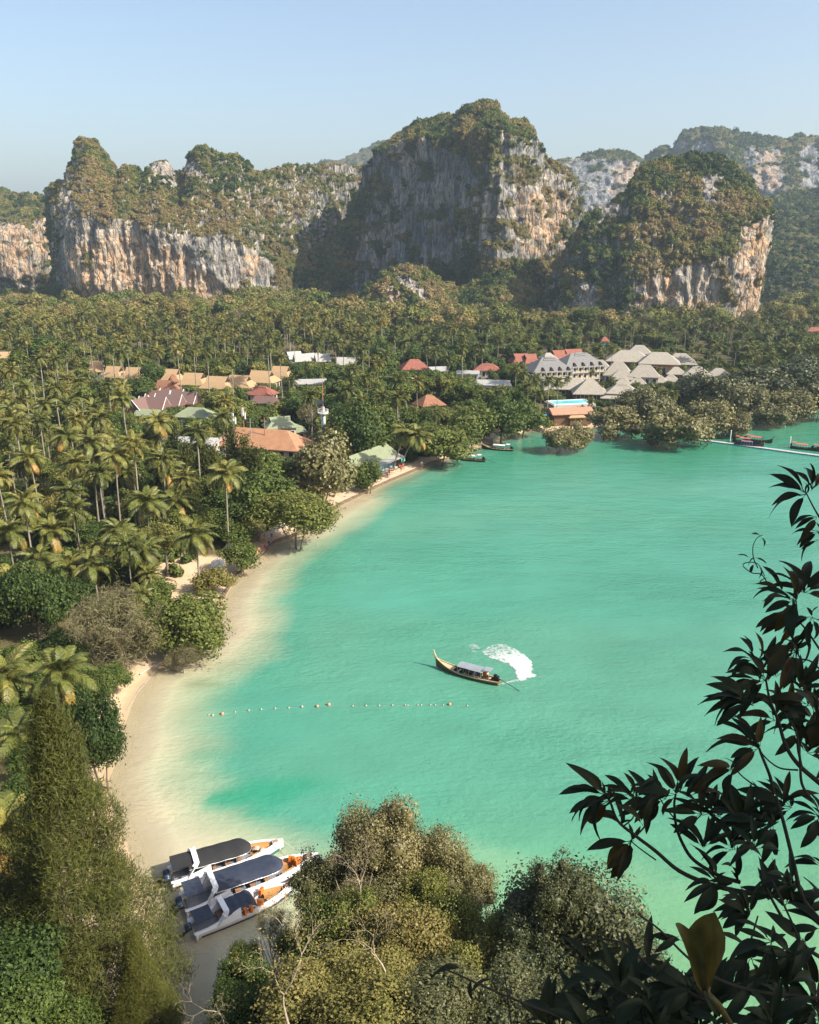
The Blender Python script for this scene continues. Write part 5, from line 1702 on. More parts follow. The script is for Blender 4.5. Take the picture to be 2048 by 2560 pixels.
def life_jacket(label, loc, rz, s=1.0):
    o = MB().box((-.14 * s, 0, .28 * s), (.22 * s, .16 * s, .56 * s)).box((.14 * s, 0, .28 * s), (.22 * s, .16 * s, .56 * s)).box((0, .10 * s, .34 * s), (.5 * s, .10 * s, .44 * s)).build('life_jacket', MATS['cloth_orange'])
    o.location = loc
    o.rotation_euler = (0, 0, rz)
    return tag(o, label, 'life jacket', 'orange life jackets')


life_jacket('orange life jacket hanging midships under the canopy of the turning longtail', on_boat(.02 * LL, -.62, .5), hd, 1.3)
life_jacket('orange life jacket on a thwart under the aft edge of the turning longtail canopy', on_boat(-.27 * LL, -.42, .5), hd, 1.3)
life_jacket('orange life jacket beside the helmsman of the turning longtail', on_boat(-.30 * LL, -.1, .5), hd, 1.2)

# churned foam behind it: dense in the middle, thinning to lace at the rim
m, nt, out = new_mat('foam')
af = nd(nt, 'ShaderNodeAttribute', attribute_name='froth')
n1 = noise_n(nt, 0.9, 6, 0.6)
n2 = noise_n(nt, 2.5, 4, 0.55)
w1 = math_n(nt, 'ABSOLUTE', math_n(nt, 'SUBTRACT', n1.outputs['Fac'], 0.5))
lace = math_n(nt, 'SUBTRACT', 1.0, math_n(nt, 'MULTIPLY', w1, 5.5))
lace = math_n(nt, 'ADD', math_n(nt, 'MULTIPLY', lace, 0.55), math_n(nt, 'MULTIPLY', n2.outputs['Fac'], 0.5))
ff = math_n(nt, 'ADD', math_n(nt, 'MULTIPLY', af.outputs['Fac'], 1.15), math_n(nt, 'SUBTRACT', lace, 0.95))
fm = nd(nt, 'ShaderNodeMapRange', ins={0: ff, 1: -0.05, 2: 0.70, 4: 0.95})
fm2 = math_n(nt, 'MULTIPLY', fm.outputs[0], math_n(nt, 'GREATER_THAN', af.outputs['Fac'], 0.02))
b = nd(nt, 'ShaderNodeBsdfPrincipled', ins={'Base Color': (0.50, 0.55, 0.52, 1), 'Roughness': 0.8})
tr = nd(nt, 'ShaderNodeBsdfTransparent')
mx = nd(nt, 'ShaderNodeMixShader', ins={0: fm2, 1: tr.outputs[0], 2: b.outputs[0]})
nt.links.new(mx.outputs[0], out.inputs[0])
foam_px = [(1203, 1626), (1225, 1614), (1245, 1611), (1265, 1613), (1285, 1622), (1303, 1632), (1320, 1645), (1334, 1661), (1328, 1672), (1328, 1684), (1338, 1690), (1322, 1698), (1303, 1703), (1290, 1695), (1290, 1682), (1292, 1676), (1272, 1662), (1252, 1653), (1230, 1648), (1214, 1639)]
fpoly = [tuple(at_z(a, b_, 0))[:2] for a, b_ in foam_px]
wisp = [tuple(at_z(a, b_, 0))[:2] for a, b_ in ((1158, 1613), (1178, 1607), (1200, 1612), (1206, 1620), (1192, 1638), (1178, 1634), (1170, 1622))]
trail = [tuple(at_z(a, b_, 0))[:2] for a, b_ in ((1240, 1712), (1262, 1708), (1285, 1703), (1303, 1700))]
fx0, fx1 = min(p[0] for p in fpoly + wisp) - 1, max(p[0] for p in fpoly) + 2.5
fy0, fy1 = min(p[1] for p in fpoly + trail) - 1, max(p[1] for p in fpoly + wisp) + 1
cs = 0.14
fxs, fys = np.arange(fx0, fx1, cs), np.arange(fy0, fy1, cs)
FX, FY = np.meshgrid(fxs, fys, indexing='ij')
sdm = dist_to_line(fpoly, FX, FY, True) * np.where(inside(fpoly, FX, FY), 1, -1)
warp = fbm(FX / 1.0, FY / 1.0, 3, 4, 7)
qc = at_z(1312, 1672, 0)
core_ = sstep(8.5, 1.0, np.hypot(FX - qc.x, FY - qc.y))
froth = sstep(-0.35, 0.55, sdm + 0.45 * warp) * (0.42 + 0.55 * core_) + 0.25 * sstep(0.5, 0.0, np.abs(sdm - 0.15 + 0.4 * warp))
sdw = dist_to_line(wisp, FX, FY, True) * np.where(inside(wisp, FX, FY), 1, -1)
froth = np.maximum(froth, 0.36 * sstep(-0.1, 0.5, sdw + 0.4 * warp))
froth = np.maximum(froth, 0.55 * sstep(0.45, 0.05, dist_to_line(trail, FX, FY) + 0.15 * warp))
qp = at_z(1350, 1690, 0)
froth = np.maximum(froth, 0.20 * sstep(2.2, 0.2, np.hypot(FX - qp.x, (FY - qp.y) * 1.3) + 0.6 * warp))
hgt_ = 0.012 + 0.16 * np.clip(froth, 0, 1) * (0.6 + 0.6 * fbm(FX / .35, FY / .35, 1, 3, 12))
gf = grid_faces(len(fxs), len(fys))
gf = gf[(froth.ravel()[gf] > 0.005).any(1)]
used = np.unique(gf)
rem = np.full(FX.size, -1); rem[used] = np.arange(len(used))
fo = link('wake_foam', mesh_from('wake_foam', np.stack([FX, FY, hgt_], 2).reshape(-1, 3)[used], rem[gf], True, {'froth': ('POINT', froth.ravel()[used])}), MATS['foam'])
tag(fo, 'white churned wake foam behind the turning longtail', 'foam', kind='stuff')
# moored longtails
for k, (b0, s0, lab, can, hl) in enumerate((((1128, 1148), (1212, 1155), 'dark moored longtail nearest the beach bar with a pale low cover', 'canvas_white', 'hull_dark'), ((1205, 1122), (1282, 1128), 'second moored longtail by the sea wall with a cream cover', 'canvas_white', 'hull_dark'))):
    a, c_ = at_z(*b0, 0), at_z(*s0, 0)
    m_ = (a + c_) / 2
    longtail(lab, (m_.x, m_.y, 0), math.atan2(a.y - c_.y, a.x - c_.x), (a - c_).length * 1.02, 1.7, hl, 'deck_wood' if k else 'hull_wood', can, 'longtails moored along the sea wall', aft_canopy=True, full=False)
for k, (b0, s0, lab, can) in enumerate((((1800, 1098), (1752, 1094), 'longtail at the landward end of the pontoon behind the broad mangrove', 'canvas_red'), ((1902, 1113), (1832, 1104), 'longtail with two red covers behind the purple covered one at the pontoon', 'canvas_red'),
                                        ((1928, 1109), (1862, 1101), 'longtail with a red cover furthest out behind the first pontoon post', 'canvas_red'), ((1908, 1120), (1836, 1113), 'longtail with a purple cover on the near side of the pontoon', 'canvas_purple'),
                                        ((2045, 1128), (1975, 1120), 'longtail with a red cover beside the second pontoon post', 'canvas_red'), ((2100, 1134), (2030, 1126), 'red covered longtail cut by the right edge', 'canvas_red'))):
    a, c_ = at_z(*b0, 0), at_z(*s0, 0)
    m_ = (a + c_) / 2
    longtail(lab, (m_.x, m_.y, 0), math.atan2(a.y - c_.y, a.x - c_.x), max(8.5, (a - c_).length * 1.0), 1.6, 'hull_dark', 'hull_dark', can, 'longtails at the pontoon', aft_canopy=(k != 3), full=False)
# floating pontoon
pn = [at_z(px, py, 0.3) for px, py in ((1728, 1097), (1790, 1104), (1850, 1112), (1925, 1122), (1990, 1131), (2060, 1140), (2140, 1152))]
pt = empty('floating_pontoon', (pn[0].x, pn[0].y, 0))
tag(pt, 'long white floating pontoon with dark sides reaching out from the mangroves', 'pontoon')
fl_mesh = MB().box((0, 0, .12), (.96, 1.5, .36)).mesh('float')
fl_mesh.materials.append(MATS['steel_blue'])
dk_mesh = MB().box((0, 0, .34), (.99, 1.6, .08)).mesh('deck_plate')
dk_mesh.materials.append(MATS['plaster_grey'])
for k, p in enumerate(resample(pn, 1.0)[:-1]):
    nx_ = resample(pn, 1.0)[k + 1]
    for me_, nm_ in ((fl_mesh, 'float'), (dk_mesh, 'deck_plate')):
        o = bpy.data.objects.new(nm_, me_); COL.objects.link(o); o.parent = pt
        o.location = (p.x - pn[0].x, p.y - pn[0].y, 0.0); o.rotation_euler = (0, 0, math.atan2(nx_.y - p.y, nx_.x - p.x))
for px, py, lab in ((1828, 1104, 'tall white mooring post beside the red covered longtails'), (1977, 1120, 'tall pale mooring post further out on the pontoon')):
    p = at_z(px, py, 0.3)
    o = MB().tube([(0, 0, -3), (0, 0, 3.6)], .16, 8).tube([(0, 0, 3.6), (0, 0, 3.75)], [.2, .05], 8).build('mooring_post', MATS['white_paint'])
    o.location = (p.x, p.y + .9, 0)
    tag(o, lab, 'post', 'mooring posts')
# bleached dead branches in the water at the right
p = at_z(1965, 1068, 0)
mb_, tips_ = branch_tree(41, 4, 2.2, 0.22, 0.9, 0.02, (2, 3), 0.8, 0.12)
o = mb_.build('dead_tree', MATS['dead_wood'])
o.location = (p.x, p.y, -0.3); o.rotation_euler = (0.2, -0.9, 0.4)
tag(o, 'bleached dead branches lying in the water under the right mangroves', 'dead tree')

# ------------------------------------------------------------------ buoy line
simple('buoy_orange', (0.50, 0.27, 0.16), 0.5, 0.1, 4)
simple('buoy_white', (0.42, 0.37, 0.30), 0.5, 0.1, 4)
bl = [(522, 1788, .16), (532, 1789, .22), (556, 1786, .34), (588, 1781, .18), (622, 1777, .22), (653, 1774, .2), (688, 1772, .2), (722, 1770, .2), (755, 1768, .26), (793, 1767, .32), (822, 1763, .36), (882, 1766, .2), (915, 1765, .2), (948, 1765, .2), (981, 1764, .2), (1013, 1764, .2), (1019, 1764, .18), (1044, 1763, .18), (1053, 1763, .18), (1076, 1763, .18), (1088, 1763, .18), (1108, 1763, .16), (1124, 1762, .34), (1168, 1765, .18)]
for k, (px, py, r_) in enumerate(bl):
    p = at_z(px, py, 0)
    big_b = r_ > .3
    r_ *= .72
    mb_ = MB().ball((0, 0, r_ * .45), r_, 10, 8)
    o = mb_.build('buoy', MATS['buoy_orange' if big_b else 'buoy_white'], None, True, (p.x, p.y, 0))
    tag(o, ({2: 'large orange buoy nearest the beach', 9: 'large orange buoy left of the gap in the swimming line', 10: 'largest orange buoy, just before the gap in the swimming line', 22: 'large orange buoy at the outer end of the swimming line'}.get(k, 'large orange buoy') if big_b else 'small pale buoy in the line between the beach and the gap' if k < 11 else 'small pale buoy in the line beyond the gap'), 'buoy', 'large buoys of the line' if big_b else 'small buoys before the gap' if k < 11 else 'small buoys beyond the gap')
    MB().tube([(0, 0, r_ * 1.3), (0, 0, r_ * 1.65)], [.05, .04], 6).build('eye', MATS['engine_black'], o)
ro = MB().tube([tuple(at_z(px, py, 0.02)) for px, py, _ in bl], 0.012, 4).build('buoy_rope', MATS['grey_wood'])
tag(ro, 'thin rope joining the buoys of the swimming line', 'rope')

# ------------------------------------------------------------------ speedboats
simple('gel_white', (0.78, 0.77, 0.76), 0.22, 0.04, 1.0, spec=0.5)
simple('gel_purple', (0.07, 0.035, 0.10), 0.25, 0.1, 1.0, spec=0.5)
simple('gel_green', (0.03, 0.13, 0.12), 0.3, 0.1, 1.0, spec=0.5)
simple('canopy_black', (0.028, 0.027, 0.028), 0.75, 0.12, 1.2)
simple('canopy_navy', (0.022, 0.03, 0.055), 0.42, 0.25, 1.3, col2=(0.045, 0.05, 0.065))
simple('vinyl_tan', (0.50, 0.25, 0.09), 0.6, 0.12, 2.0)
simple('vinyl_brown', (0.36, 0.19, 0.11), 0.6, 0.12, 2.0)
simple('cowl_navy', (0.03, 0.05, 0.09), 0.3, 0.15, 3.0, spec=0.5)
simple('cowl_grey', (0.25, 0.26, 0.28), 0.4, 0.15, 3.0)


def speedboat(label, stern, bow, B=3.0, canopy='canopy_black', n_eng=2, span=(0.16, 0.70), trim='gel_green', h=1.0, round_front=True, pads='vinyl_tan', arch=0.20, ch=1.28):
    d = bow - stern
    L = math.hypot(d.x, d.y)
    rz = math.atan2(d.y, d.x)
    o = empty('speedboat', (stern.x, stern.y, 0), rz)
    tag(o, label, 'speedboat', 'speedboats moored at the beach')
    st = [i / 24 for i in range(25)]

    def half(t):
        return B / 2 * (0.90 + 0.10 * math.sin(min(1, t / .4) * 1.57) if t < .45 else max(.02, 1 - ((t - .45) / .55) ** 2.6))

    def sheer(t):
        return h * (0.80 + 0.45 * t ** 1.6)

    def keel(t):
        return -0.4 + 0.75 * max(0, (t - .7) / .3) ** 2

    def sec(t, f=1.0, dz=0.0):
        b, s, k = half(t) * f, sheer(t) + dz, keel(t)
        return [(t * L, -b, s), (t * L, -b * .97, s * .55), (t * L, -b * .82, k * .3 + .05), (t * L, -b * .4, k * .75), (t * L, 0, k), (t * L, b * .4, k * .75), (t * L, b * .82, k * .3 + .05), (t * L, b * .97, s * .55), (t * L, b, s)]
    MB().grid([sec(t) for t in st]).poly(sec(0), [[8, 7, 6, 5, 4, 3, 2, 1, 0]]).build('hull', MATS['gel_white'], o, True)
    sb = MB()
    for s in (-1, 1):
        rows_ = [[(t * L, s * (half(t) * .985 + .012), sheer(t) * .50), (t * L, s * (half(t) * .93 + .012), sheer(t) * .18)] for t in st[1:-1]]
        sb.grid(rows_ if s < 0 else [r_[::-1] for r_ in rows_])
    sb.build('hull_stripe', MATS[trim], o)
    # side decks and foredeck leave an open well
    dk = MB()
    for s in (-1, 1):
        rows_ = []
        for t in st:
            b, z = half(t), sheer(t)
            w = 0.30 + 0.0 * t
            rows_.append([(t * L, s * (b + .05), z - .06), (t * L, s * (b + .05), z + .05), (t * L, s * max(b - w, 0), z + .07), (t * L, s * max(b - w, 0), z - .35)])
        dk.grid(rows_ if s > 0 else [r_[::-1] for r_ in rows_])
    rows_ = [[(t * L, u * max(half(t) - .05, .01), sheer(t) + .075 + .05 * (1 - u * u)) for u in (-1, -.4, .4, 1)] for t in [.90 + .095 * k / 6 for k in range(7)]]
    dk.grid(rows_)
    dk.build('deck', MATS['gel_white'], o)
    MB().poly([(t * L, s * (half(t) - .28), .22) for t in (0.02, .45, .7, .90) for s in (-1, 1)], [[0, 2, 3, 1], [2, 4, 5, 3], [4, 6, 7, 5]]).build('floor', MATS['cowl_grey'], o)
    MB().box((.93 * L, 0, sheer(.93) + .14), (.5, .42, .05)).build('deck_hatch', MATS['vinyl_brown'], o)
    # bow seats
    bs = MB()
    for s in (-1, 1):
        rows_ = [[(t * L, s * (half(t) - .32), .80 * sheer(t)), (t * L, s * max(half(t) - .85, .12), .80 * sheer(t)), (t * L, s * max(half(t) - .85, .12), .25)] for t in [.70 + .18 * k / 5 for k in range(6)]]
        bs.grid(rows_)
        rows_ = [[(t * L, s * (half(t) - .30), sheer(t) + .05), (t * L, s * (half(t) - .42), .80 * sheer(t))] for t in [.70 + .18 * k / 5 for k in range(6)]]
        bs.grid(rows_)
    bs.box((.885 * L, 0, .55), (.12, 1.2, .8))
    bs.build('bow_seat', MATS[pads], o)
    for k in range(4):
        MB().box(((.26 + .11 * k) * L, 0, .55), (.5, B * .62, .16)).build('bench', MATS['vinyl_brown'], o)
    # canopy
    t0, t1 = span
    zc = sheer(.4) + ch
    n = 18
    rows_, low = [], []
    for k in range(n + 1):
        u = k / n
        t = t0 + (t1 - t0) * u
        w = B * .47 * (1 if not round_front or u < .8 else math.sqrt(max(.05, 1 - ((u - .8) / .2) ** 2 * .93)))
        dr_ = -.28 * max(0, (u - .86) / .14) ** 2
        rows_.append([(t * L, v * w, zc + dr_ - .30 * abs(v) ** 2.6 + .02 * math.sin(u * 25)) for v in (-1, -.85, -.6, -.3, 0, .3, .6, .85, 1)])
    cn = MB().grid(rows_).grid([[(a, b, c - .05) for a, b, c in r_[::-1]] for r_ in rows_]).build('canopy', MATS[canopy], o, True)
    rail = MB()
    for s in (-1, 1):
        rail.tube([(r_[8 if s > 0 else 0][0], r_[8 if s > 0 else 0][1], r_[0][2] - .04) for r_ in rows_], .035, 5)
        for k in range(6):
            t = t0 + (t1 - t0) * (.05 + .17 * k)
            rail.tube([(t * L, s * (half(t) - .2), sheer(t)), (t * L, s * B * .45, zc - .32)], .03, 5)
    rail.build('canopy_frame', MATS['steel'], cn)
    # arch behind the canopy with its light bar
    ax = arch * L
    pts_ = [(ax - .9, -half(.1) + .15, sheer(.1)), (ax - .15, -B * .46, zc - .1), (ax + .1, -B * .38, zc + .12), (ax + .1, B * .38, zc + .12), (ax - .15, B * .46, zc - .1), (ax - .9, half(.1) - .15, sheer(.1))]
    ar = MB()
    for a, b in zip(pts_[:-1], pts_[1:]):
        a, b = Vector(a), Vector(b)
        dd = (b - a)
        ln = dd.length
        q = dd.to_track_quat('Y', 'Z').to_matrix()
        ar.box((a + b) / 2, (.50, ln + .1, .12), M=q)
    ar.build('arch', MATS['gel_white'], o)
    wg = MB()
    for s in (-1, 1):      # sweeping stern quarters
        rows_ = []
        for k in range(8):
            u = k / 7
            x = -.2 + u * (ax + 1.6)
            y_ = s * (half(max(0, x / L)) - .12)
            rows_.append([(x, y_ + s * .16, sheer(0.05) + .06), (x, y_ + s * .06, sheer(.05) + .06 + 1.0 * u ** 1.5), (x, y_ - s * .14, sheer(.05) + .04 + .95 * u ** 1.5), (x, y_ - s * .3, sheer(.05))])
        wg.grid(rows_ if s > 0 else [r_[::-1] for r_ in rows_])
    wg.build('stern_quarter', MATS['gel_white'], o, True)
    MB().box((.9, 0, zc - .02), (1.7, B * .72, .05)).build('stern_shade', MATS[canopy], o)
    for k in range(n_eng):
        y_ = (k - (n_eng - 1) / 2) * .78
        e = empty('outboard_engine', (0, 0, 0))
        e.parent = o
        MB().box((-.45, y_, .85), (.62, .46, .40)).box((-.43, y_, 1.1), (.5, .40, .18)).ball((-.45, y_, 1.16), (.30, .2, .12), 8, 6).build('cowling', MATS['cowl_navy'], e, True)
        MB().tube([(-.35, y_, .7), (-.95, y_, .30)], [.16, .12], 8).box((-1.05, y_, .26), (.35, .14, .5), M=Matrix.Rotation(R(35), 3, 'Y')).tube([(-1.15, y_, .12), (-1.15, y_, .12 - .0), (-1.5, y_, .2)], [.10, .10, .06], 8).build('lower_unit', MATS['engine_black'], e, True)
        pr_ = MB()
        for j in range(3):
            a = j * 2.094
            pr_.box((-1.5, y_ + .12 * math.cos(a), .2 + .12 * math.sin(a)), (.05, .16, .16))
        pr_.build('propeller', MATS['cloth_red' if 'black' in canopy else 'steel'], e)
    for s in (-1, 1):
        MB().ball((-.05, s * (half(0) + .12), .45), (.14, .14, .34), 8, 6).build('fender', MATS['canvas_white'], o, True)
    return o, L, rz


def boat_pt(stern, rz, x, y_, z):
    q = Matrix.Rotation(rz, 3, 'Z') @ Vector((x, y_, z))
    return (stern.x + q.x, stern.y + q.y, q.z)


s1, b1 = at_z(430, 2198, .3), at_z(708, 2104, 1.0)
s2, b2 = at_z(462, 2266, .3), at_z(795, 2138, 1.0)
s3, b3 = at_z(484, 2326, .3), at_z(735, 2208, 1.0)
sbA = speedboat('speedboat furthest from the trees with a black canopy and tan bow seats', s1, b1, 2.9, 'canopy_black', 2, (.14, .70), 'gel_green', round_front=True)
sbB = speedboat('middle speedboat with a long rounded navy canopy and purple trim', s2, b2, 3.1, 'canopy_navy', 2, (.20, .72), 'gel_purple', round_front=True, pads='vinyl_tan')
sbC = speedboat('smaller speedboat nearest the trees with two dark sun shades', s3, b3, 2.5, 'canopy_navy', 1, (.30, .58), 'gel_purple', round_front=False, arch=.28, ch=.95, h=.85)
for k, (sb_, st_, x, y_, z) in enumerate(((sbB, s2, .80, .3, .95), (sbB, s2, .83, -.25, .95), (sbC, s3, .52, -1.05, .85), (sbC, s3, .62, -.9, .9), (sbC, s3, .68, .5, .8), (sbC, s3, .45, -1.1, .85))):
    life_jacket(('orange life jacket on the bow seat of the middle speedboat' if k < 2 else 'orange life jacket along the rail of the smaller speedboat'), boat_pt(st_, sb_[2], x * sb_[1], y_, z), k * 1.1, 1.2)['group'] = ('life jackets on the middle speedboat' if k < 2 else 'life jackets on the smaller speedboat')
for k, (x, y_) in enumerate(((.755, .25), (.80, -.3))):
    lump('rope_coil', ('coiled pale rope on the bow seat of the black canopied speedboat', 'second coil of rope nearer the bow of the black canopied speedboat')[k], 'rope', boat_pt(s1, sbA[2], x * sbA[1], y_, .95), .35, .3, .25, 'buoy_white', 70 + k, 14)
for k, (a, c_) in enumerate(((b1, (765, 2128)), (b2, (850, 2170)))):
    e = at_z(c_[0], c_[1], 2.0)
    ro = MB().tube([a + Vector((0, 0, .1)), (a + e) / 2 - Vector((0, 0, .35)), e], .03, 4).build('mooring_rope', MATS['white_paint'])
    tag(ro, ('pale mooring rope from the bow of the black canopied speedboat', 'pale mooring rope from the bow of the navy canopied speedboat')[k], 'rope')

# ------------------------------------------------------------------ trees
N_TREE = {'n': 0}


def tree(name, label, loc, hc, r, rz, kind, trunk, tint, seed, group=None, cat='tree', tr=1.0, rzf=None):
    """a tree at its foot: trunk up to the crown's middle at height hc, crown of radius r (height radius rz)"""
    rng = random.Random(seed)
    o = empty(name, loc, rng.uniform(0, 6.28) if rzf is None else rzf)
    tag(o, label, cat, group)
    t = bpy.data.objects.new('trunk', TRUNK[trunk][seed % len(TRUNK[trunk])])
    COL.objects.link(t); t.parent = o
    ts = min(hc * 0.8, r * 1.3) * tr
    t.scale = (ts, ts, hc)
    c = bpy.data.objects.new('crown', CROWN[kind][(seed * 7 + 3) % len(CROWN[kind])])
    COL.objects.link(c); c.parent = o
    c.location = (0, 0, hc)
    c.scale = (r, r * rng.uniform(0.9, 1.1), rz)
    c['tint'] = float(tint)
    return o



def tree_px(name, label, px, py, rpx, hc, kind, trunk, tint, seed, flat=0.85, group=None, cat='tree', tr=1.0, ry=None, z0=None):
    """crown seen centred on (px, py), rpx wide each way; its middle hc above the ground"""
    g = 1.2 if z0 is None else z0
    p = at_z(px, py, g + hc)
    gg = max(gz1(p.x, p.y), -0.6) if z0 is None else z0
    r = rpx * depth_of(p) / F
    FOOT.append((p.x, p.y, r * 0.6))
    return tree(name, label, (p.x, p.y, gg - 0.1), p.z - gg, r, (r * flat if ry is None else ry * depth_of(p) / F), kind, trunk, tint, seed, group, cat, tr)


def palm_near(label, px, py, h, tint, seed, group=None, nf=21, L=4.0, lean=0.0, foot=None, z0=None):
    p = at_z(px, py, (1.6 if z0 is None else z0) + h)
    g = gz1(p.x, p.y) if z0 is None else z0
    rng = random.Random(seed)
    o = empty('coconut_palm', (p.x, p.y, g), 0)
    tag(o, label, 'palm', group)
    h = p.z - g
    if foot is not None:
        f = at_z(foot[0], foot[1], g)
        fx, fy = f.x - p.x, f.y - p.y
        o.location = (f.x, f.y, g)
        hx, hy = -fx, -fy
    else:
        hx, hy = rng.uniform(-.05, .05) * h, rng.uniform(-.05, .05) * h
    mb = MB()
    mb.tube([(hx * max(t, 0) ** 1.5, hy * max(t, 0) ** 1.5, h * t) for t in (-0.02, 0.05, 0.2, 0.4, 0.6, 0.8, 1.0)], [0.34, 0.25, 0.19, 0.17, 0.155, 0.145, 0.15], 8)
    mb.build('trunk', MATS['palm_bark'], o, True)
    for i in range(nf):
        lay = i / (nf - 1)
        el = 1.25 - 1.95 * lay ** 0.9 + rng.uniform(-.14, .14)
        az = i * 2.39996 + rng.uniform(-.2, .2) + seed
        fr = bpy.data.objects.new('frond', FROND[(i + seed) % 4])
        COL.objects.link(fr); fr.parent = o
        fr.location = (hx, hy, h - 0.05)
        q = Matrix.Rotation(az, 3, 'Z') @ Matrix.Rotation(-el, 3, 'Y') @ Matrix.Rotation(rng.uniform(-.5, .5), 3, 'X')
        fr.rotation_euler = q.to_euler()
        s = L * rng.uniform(0.85, 1.12) * (0.85 if lay < 0.15 else 1)
        fr.scale = (s, s, s)
        fr['tint'] = min(1.0, tint + 0.12 * (1 - lay) + (0.55 if lay > 0.9 and rng.random() < 0.75 else 0.0) + rng.uniform(-.1, .1))
    hub = MB()
    hub.ball((hx, hy, h - 0.1), (0.3, 0.3, 0.45), 6, 5)
    for k in range(6):
        hub.ball((hx + 0.3 * math.cos(k * 1.05), hy + .3 * math.sin(k * 1.05), h - 0.5), 0.16, 6, 4)
    hub.build('coconuts', MATS['palm_bark'], o, True)
    FOOT.append((p.x, p.y, 1.2))
    return o


# near palms one can tell apart: crown seen at (px, py), height of crown
PN = [(145, 1690, 9.5, .30, 4.4, 'young coconut palm with broad yellow green fronds above the tall conifer'),
      (22, 1690, 9, .35, 4.6, 'coconut palm cut by the left edge, beside the broad fronded young palm'),
      (8, 2085, 10, .40, 4.2, 'coconut palm with hanging stripped fronds at the left edge beside the conifer'),
      (60, 1835, 8, .25, 4.0, 'dark coconut palm half hidden behind the top of the tall conifer'),
      (490, 1340, 10, .30, 4.6, 'twin stemmed coconut palm above the sandy clearing by the water'),
      (365, 1258, 11, .30, 4.6, 'big round headed coconut palm left of the slim conifers'),
      (355, 1372, 8, .30, 3.9, 'shorter coconut palm below the big round headed one'),
      (235, 1412, 7, .32, 4.0, 'low coconut palm with a long drooping yellow frond over the dry tree'),
      (62, 1258, 17, .40, 3.7, 'tall thin coconut palm at the left edge with a long bare pale trunk'),
      (3, 1190, 17, .60, 3.6, 'coconut palm with yellow hanging fronds cut by the left edge'),
      (560, 1185, 15, .40, 4.2, 'coconut palm with drooping pale fronds before the terracotta hall'),
      (400, 1055, 19, .42, 3.9, 'tallest coconut palm with a shaggy yellow skirt, standing alone before the white block'),
      (310, 995, 19, .32, 4.0, 'tall coconut palm left of the maroon cottages'),
      (282, 1135, 18, .42, 3.9, 'tall coconut palm with orange dead fronds and a long pale trunk'),
      (224, 1110, 19, .38, 3.9, 'tall coconut palm with a straight trunk in the middle of the left grove'),
      (158, 1090, 19, .35, 3.9, 'tall coconut palm with a double looking pale trunk in the left grove'),
      (85, 1145, 18, .45, 3.9, 'coconut palm with a brown skirt of dead fronds near the left edge'),
      (120, 1012, 17, .32, 3.9, 'full crowned coconut palm above the left grove'), (235, 1020, 17, .35, 3.9, 'coconut palm with a yellow streak behind the tall grove palms'),
      (65, 968, 18, .32, 3.8, 'slim coconut palm high at the left of the grove'), (30, 1025, 18, .34, 3.8, 'slim coconut palm near the left edge of the grove'),
      (415, 1175, 12, .32, 4.2, 'coconut palm with long arching fronds in front of the slim conifers'),
      (1015, 1085, 11, .36, 4.3, 'leaning coconut palm left of the pair over the beach bar'), (1043, 1090, 11, .38, 4.3, 'leaning coconut palm right of the pair over the beach bar'),
      (190, 1165, 12, .30, 4.2, 'dark lower coconut palm under the tall grove palms'), (130, 1330, 8, .35, 4.2, 'low coconut palm under the bare trunks of the left grove'), (20, 1330, 9, .33, 4.2, 'low coconut palm at the left edge under the bare trunks'),
      (25, 1450, 8, .42, 4.2, 'yellowish coconut palm at the left edge above the dark round tree'), (175, 1420, 6, .38, 4.0, 'small coconut palm beside the low one over the dry tree'), (300, 1330, 8, .28, 4.0, 'dark coconut palm left of the sandy clearing'),
      (445, 1255, 9, .3, 4.0, 'coconut palm behind the twin stemmed one'), (100, 1400, 7, .3, 4.0, 'dark low coconut palm above the dark round tree')]
for i, (px, py, h, ti, L, lab) in enumerate(PN):
    foot = {22: (985, 1178), 23: (1003, 1176)}.get(i)
    palm_near(lab, px, py, h, ti - .04, 800 + i, 'coconut palms of the near grove', L=L * 1.12, foot=foot, nf=27 if L > 4 else 24)

# trees one can tell apart
T = tree_px
T('broad_tree', 'dark glossy round tree left of the feathery dry tree', 85, 1500, 92, 6.5, 'big', 'one', 0.10, 1, ry=120)
T('broad_tree', 'dark green leafy tree on the sand beside the tall conifer', 245, 1832, 72, 6.0, 'big', 'many', 0.12, 2, ry=128)
T('broad_tree', 'dark leafy tree behind the young palm and the conifer', 150, 1770, 75, 5.0, 'big', 'one', 0.15, 3)
T('dry_tree', 'big feathery greyish dry tree at the head of the beach', 300, 1560, 140, 6.0, 'feather', 'pale', 0.40, 4, ry=125)
T('broad_tree', 'round green bush tree leaning over the water', 468, 1560, 105, 4.2, 'big', 'many', 0.38, 5, ry=95)
T('dry_bush', 'small dry bush at the water under the round green tree', 455, 1640, 50, 1.6, 'feather', 'pale', 0.35, 6, cat='bush')
T('broad_bush', 'green bush at the foot of the feathery dry tree', 270, 1700, 60, 2.0, 'big', 'many', 0.22, 7, cat='bush')
T('yellow_bush', 'yellow green bush between the clearing and the sea wall', 525, 1450, 48, 2.0, 'mid', 'many', 0.62, 8, cat='bush')
T('broad_bush', 'leafy bush hiding the terracotta hut', 590, 1330, 48, 2.6, 'mid', 'many', 0.30, 24, cat='bush')
T('broad_tree', 'leafy tree above the terracotta hut', 575, 1265, 60, 6.0, 'mid', 'one', 0.28, 25)
T('broad_bush', 'grey green bush beside the walkers on the path', 600, 1390, 48, 2.6, 'mid', 'many', 0.40, 9, cat='bush')
T('broad_tree', 'spreading tree that hangs over the water by the walled path', 735, 1290, 105, 6.0, 'big', 'many', 0.42, 10, ry=80)
T('broad_tree', 'dark leafy tree behind the walled path', 665, 1245, 85, 7.5, 'mid', 'one', 0.22, 11)
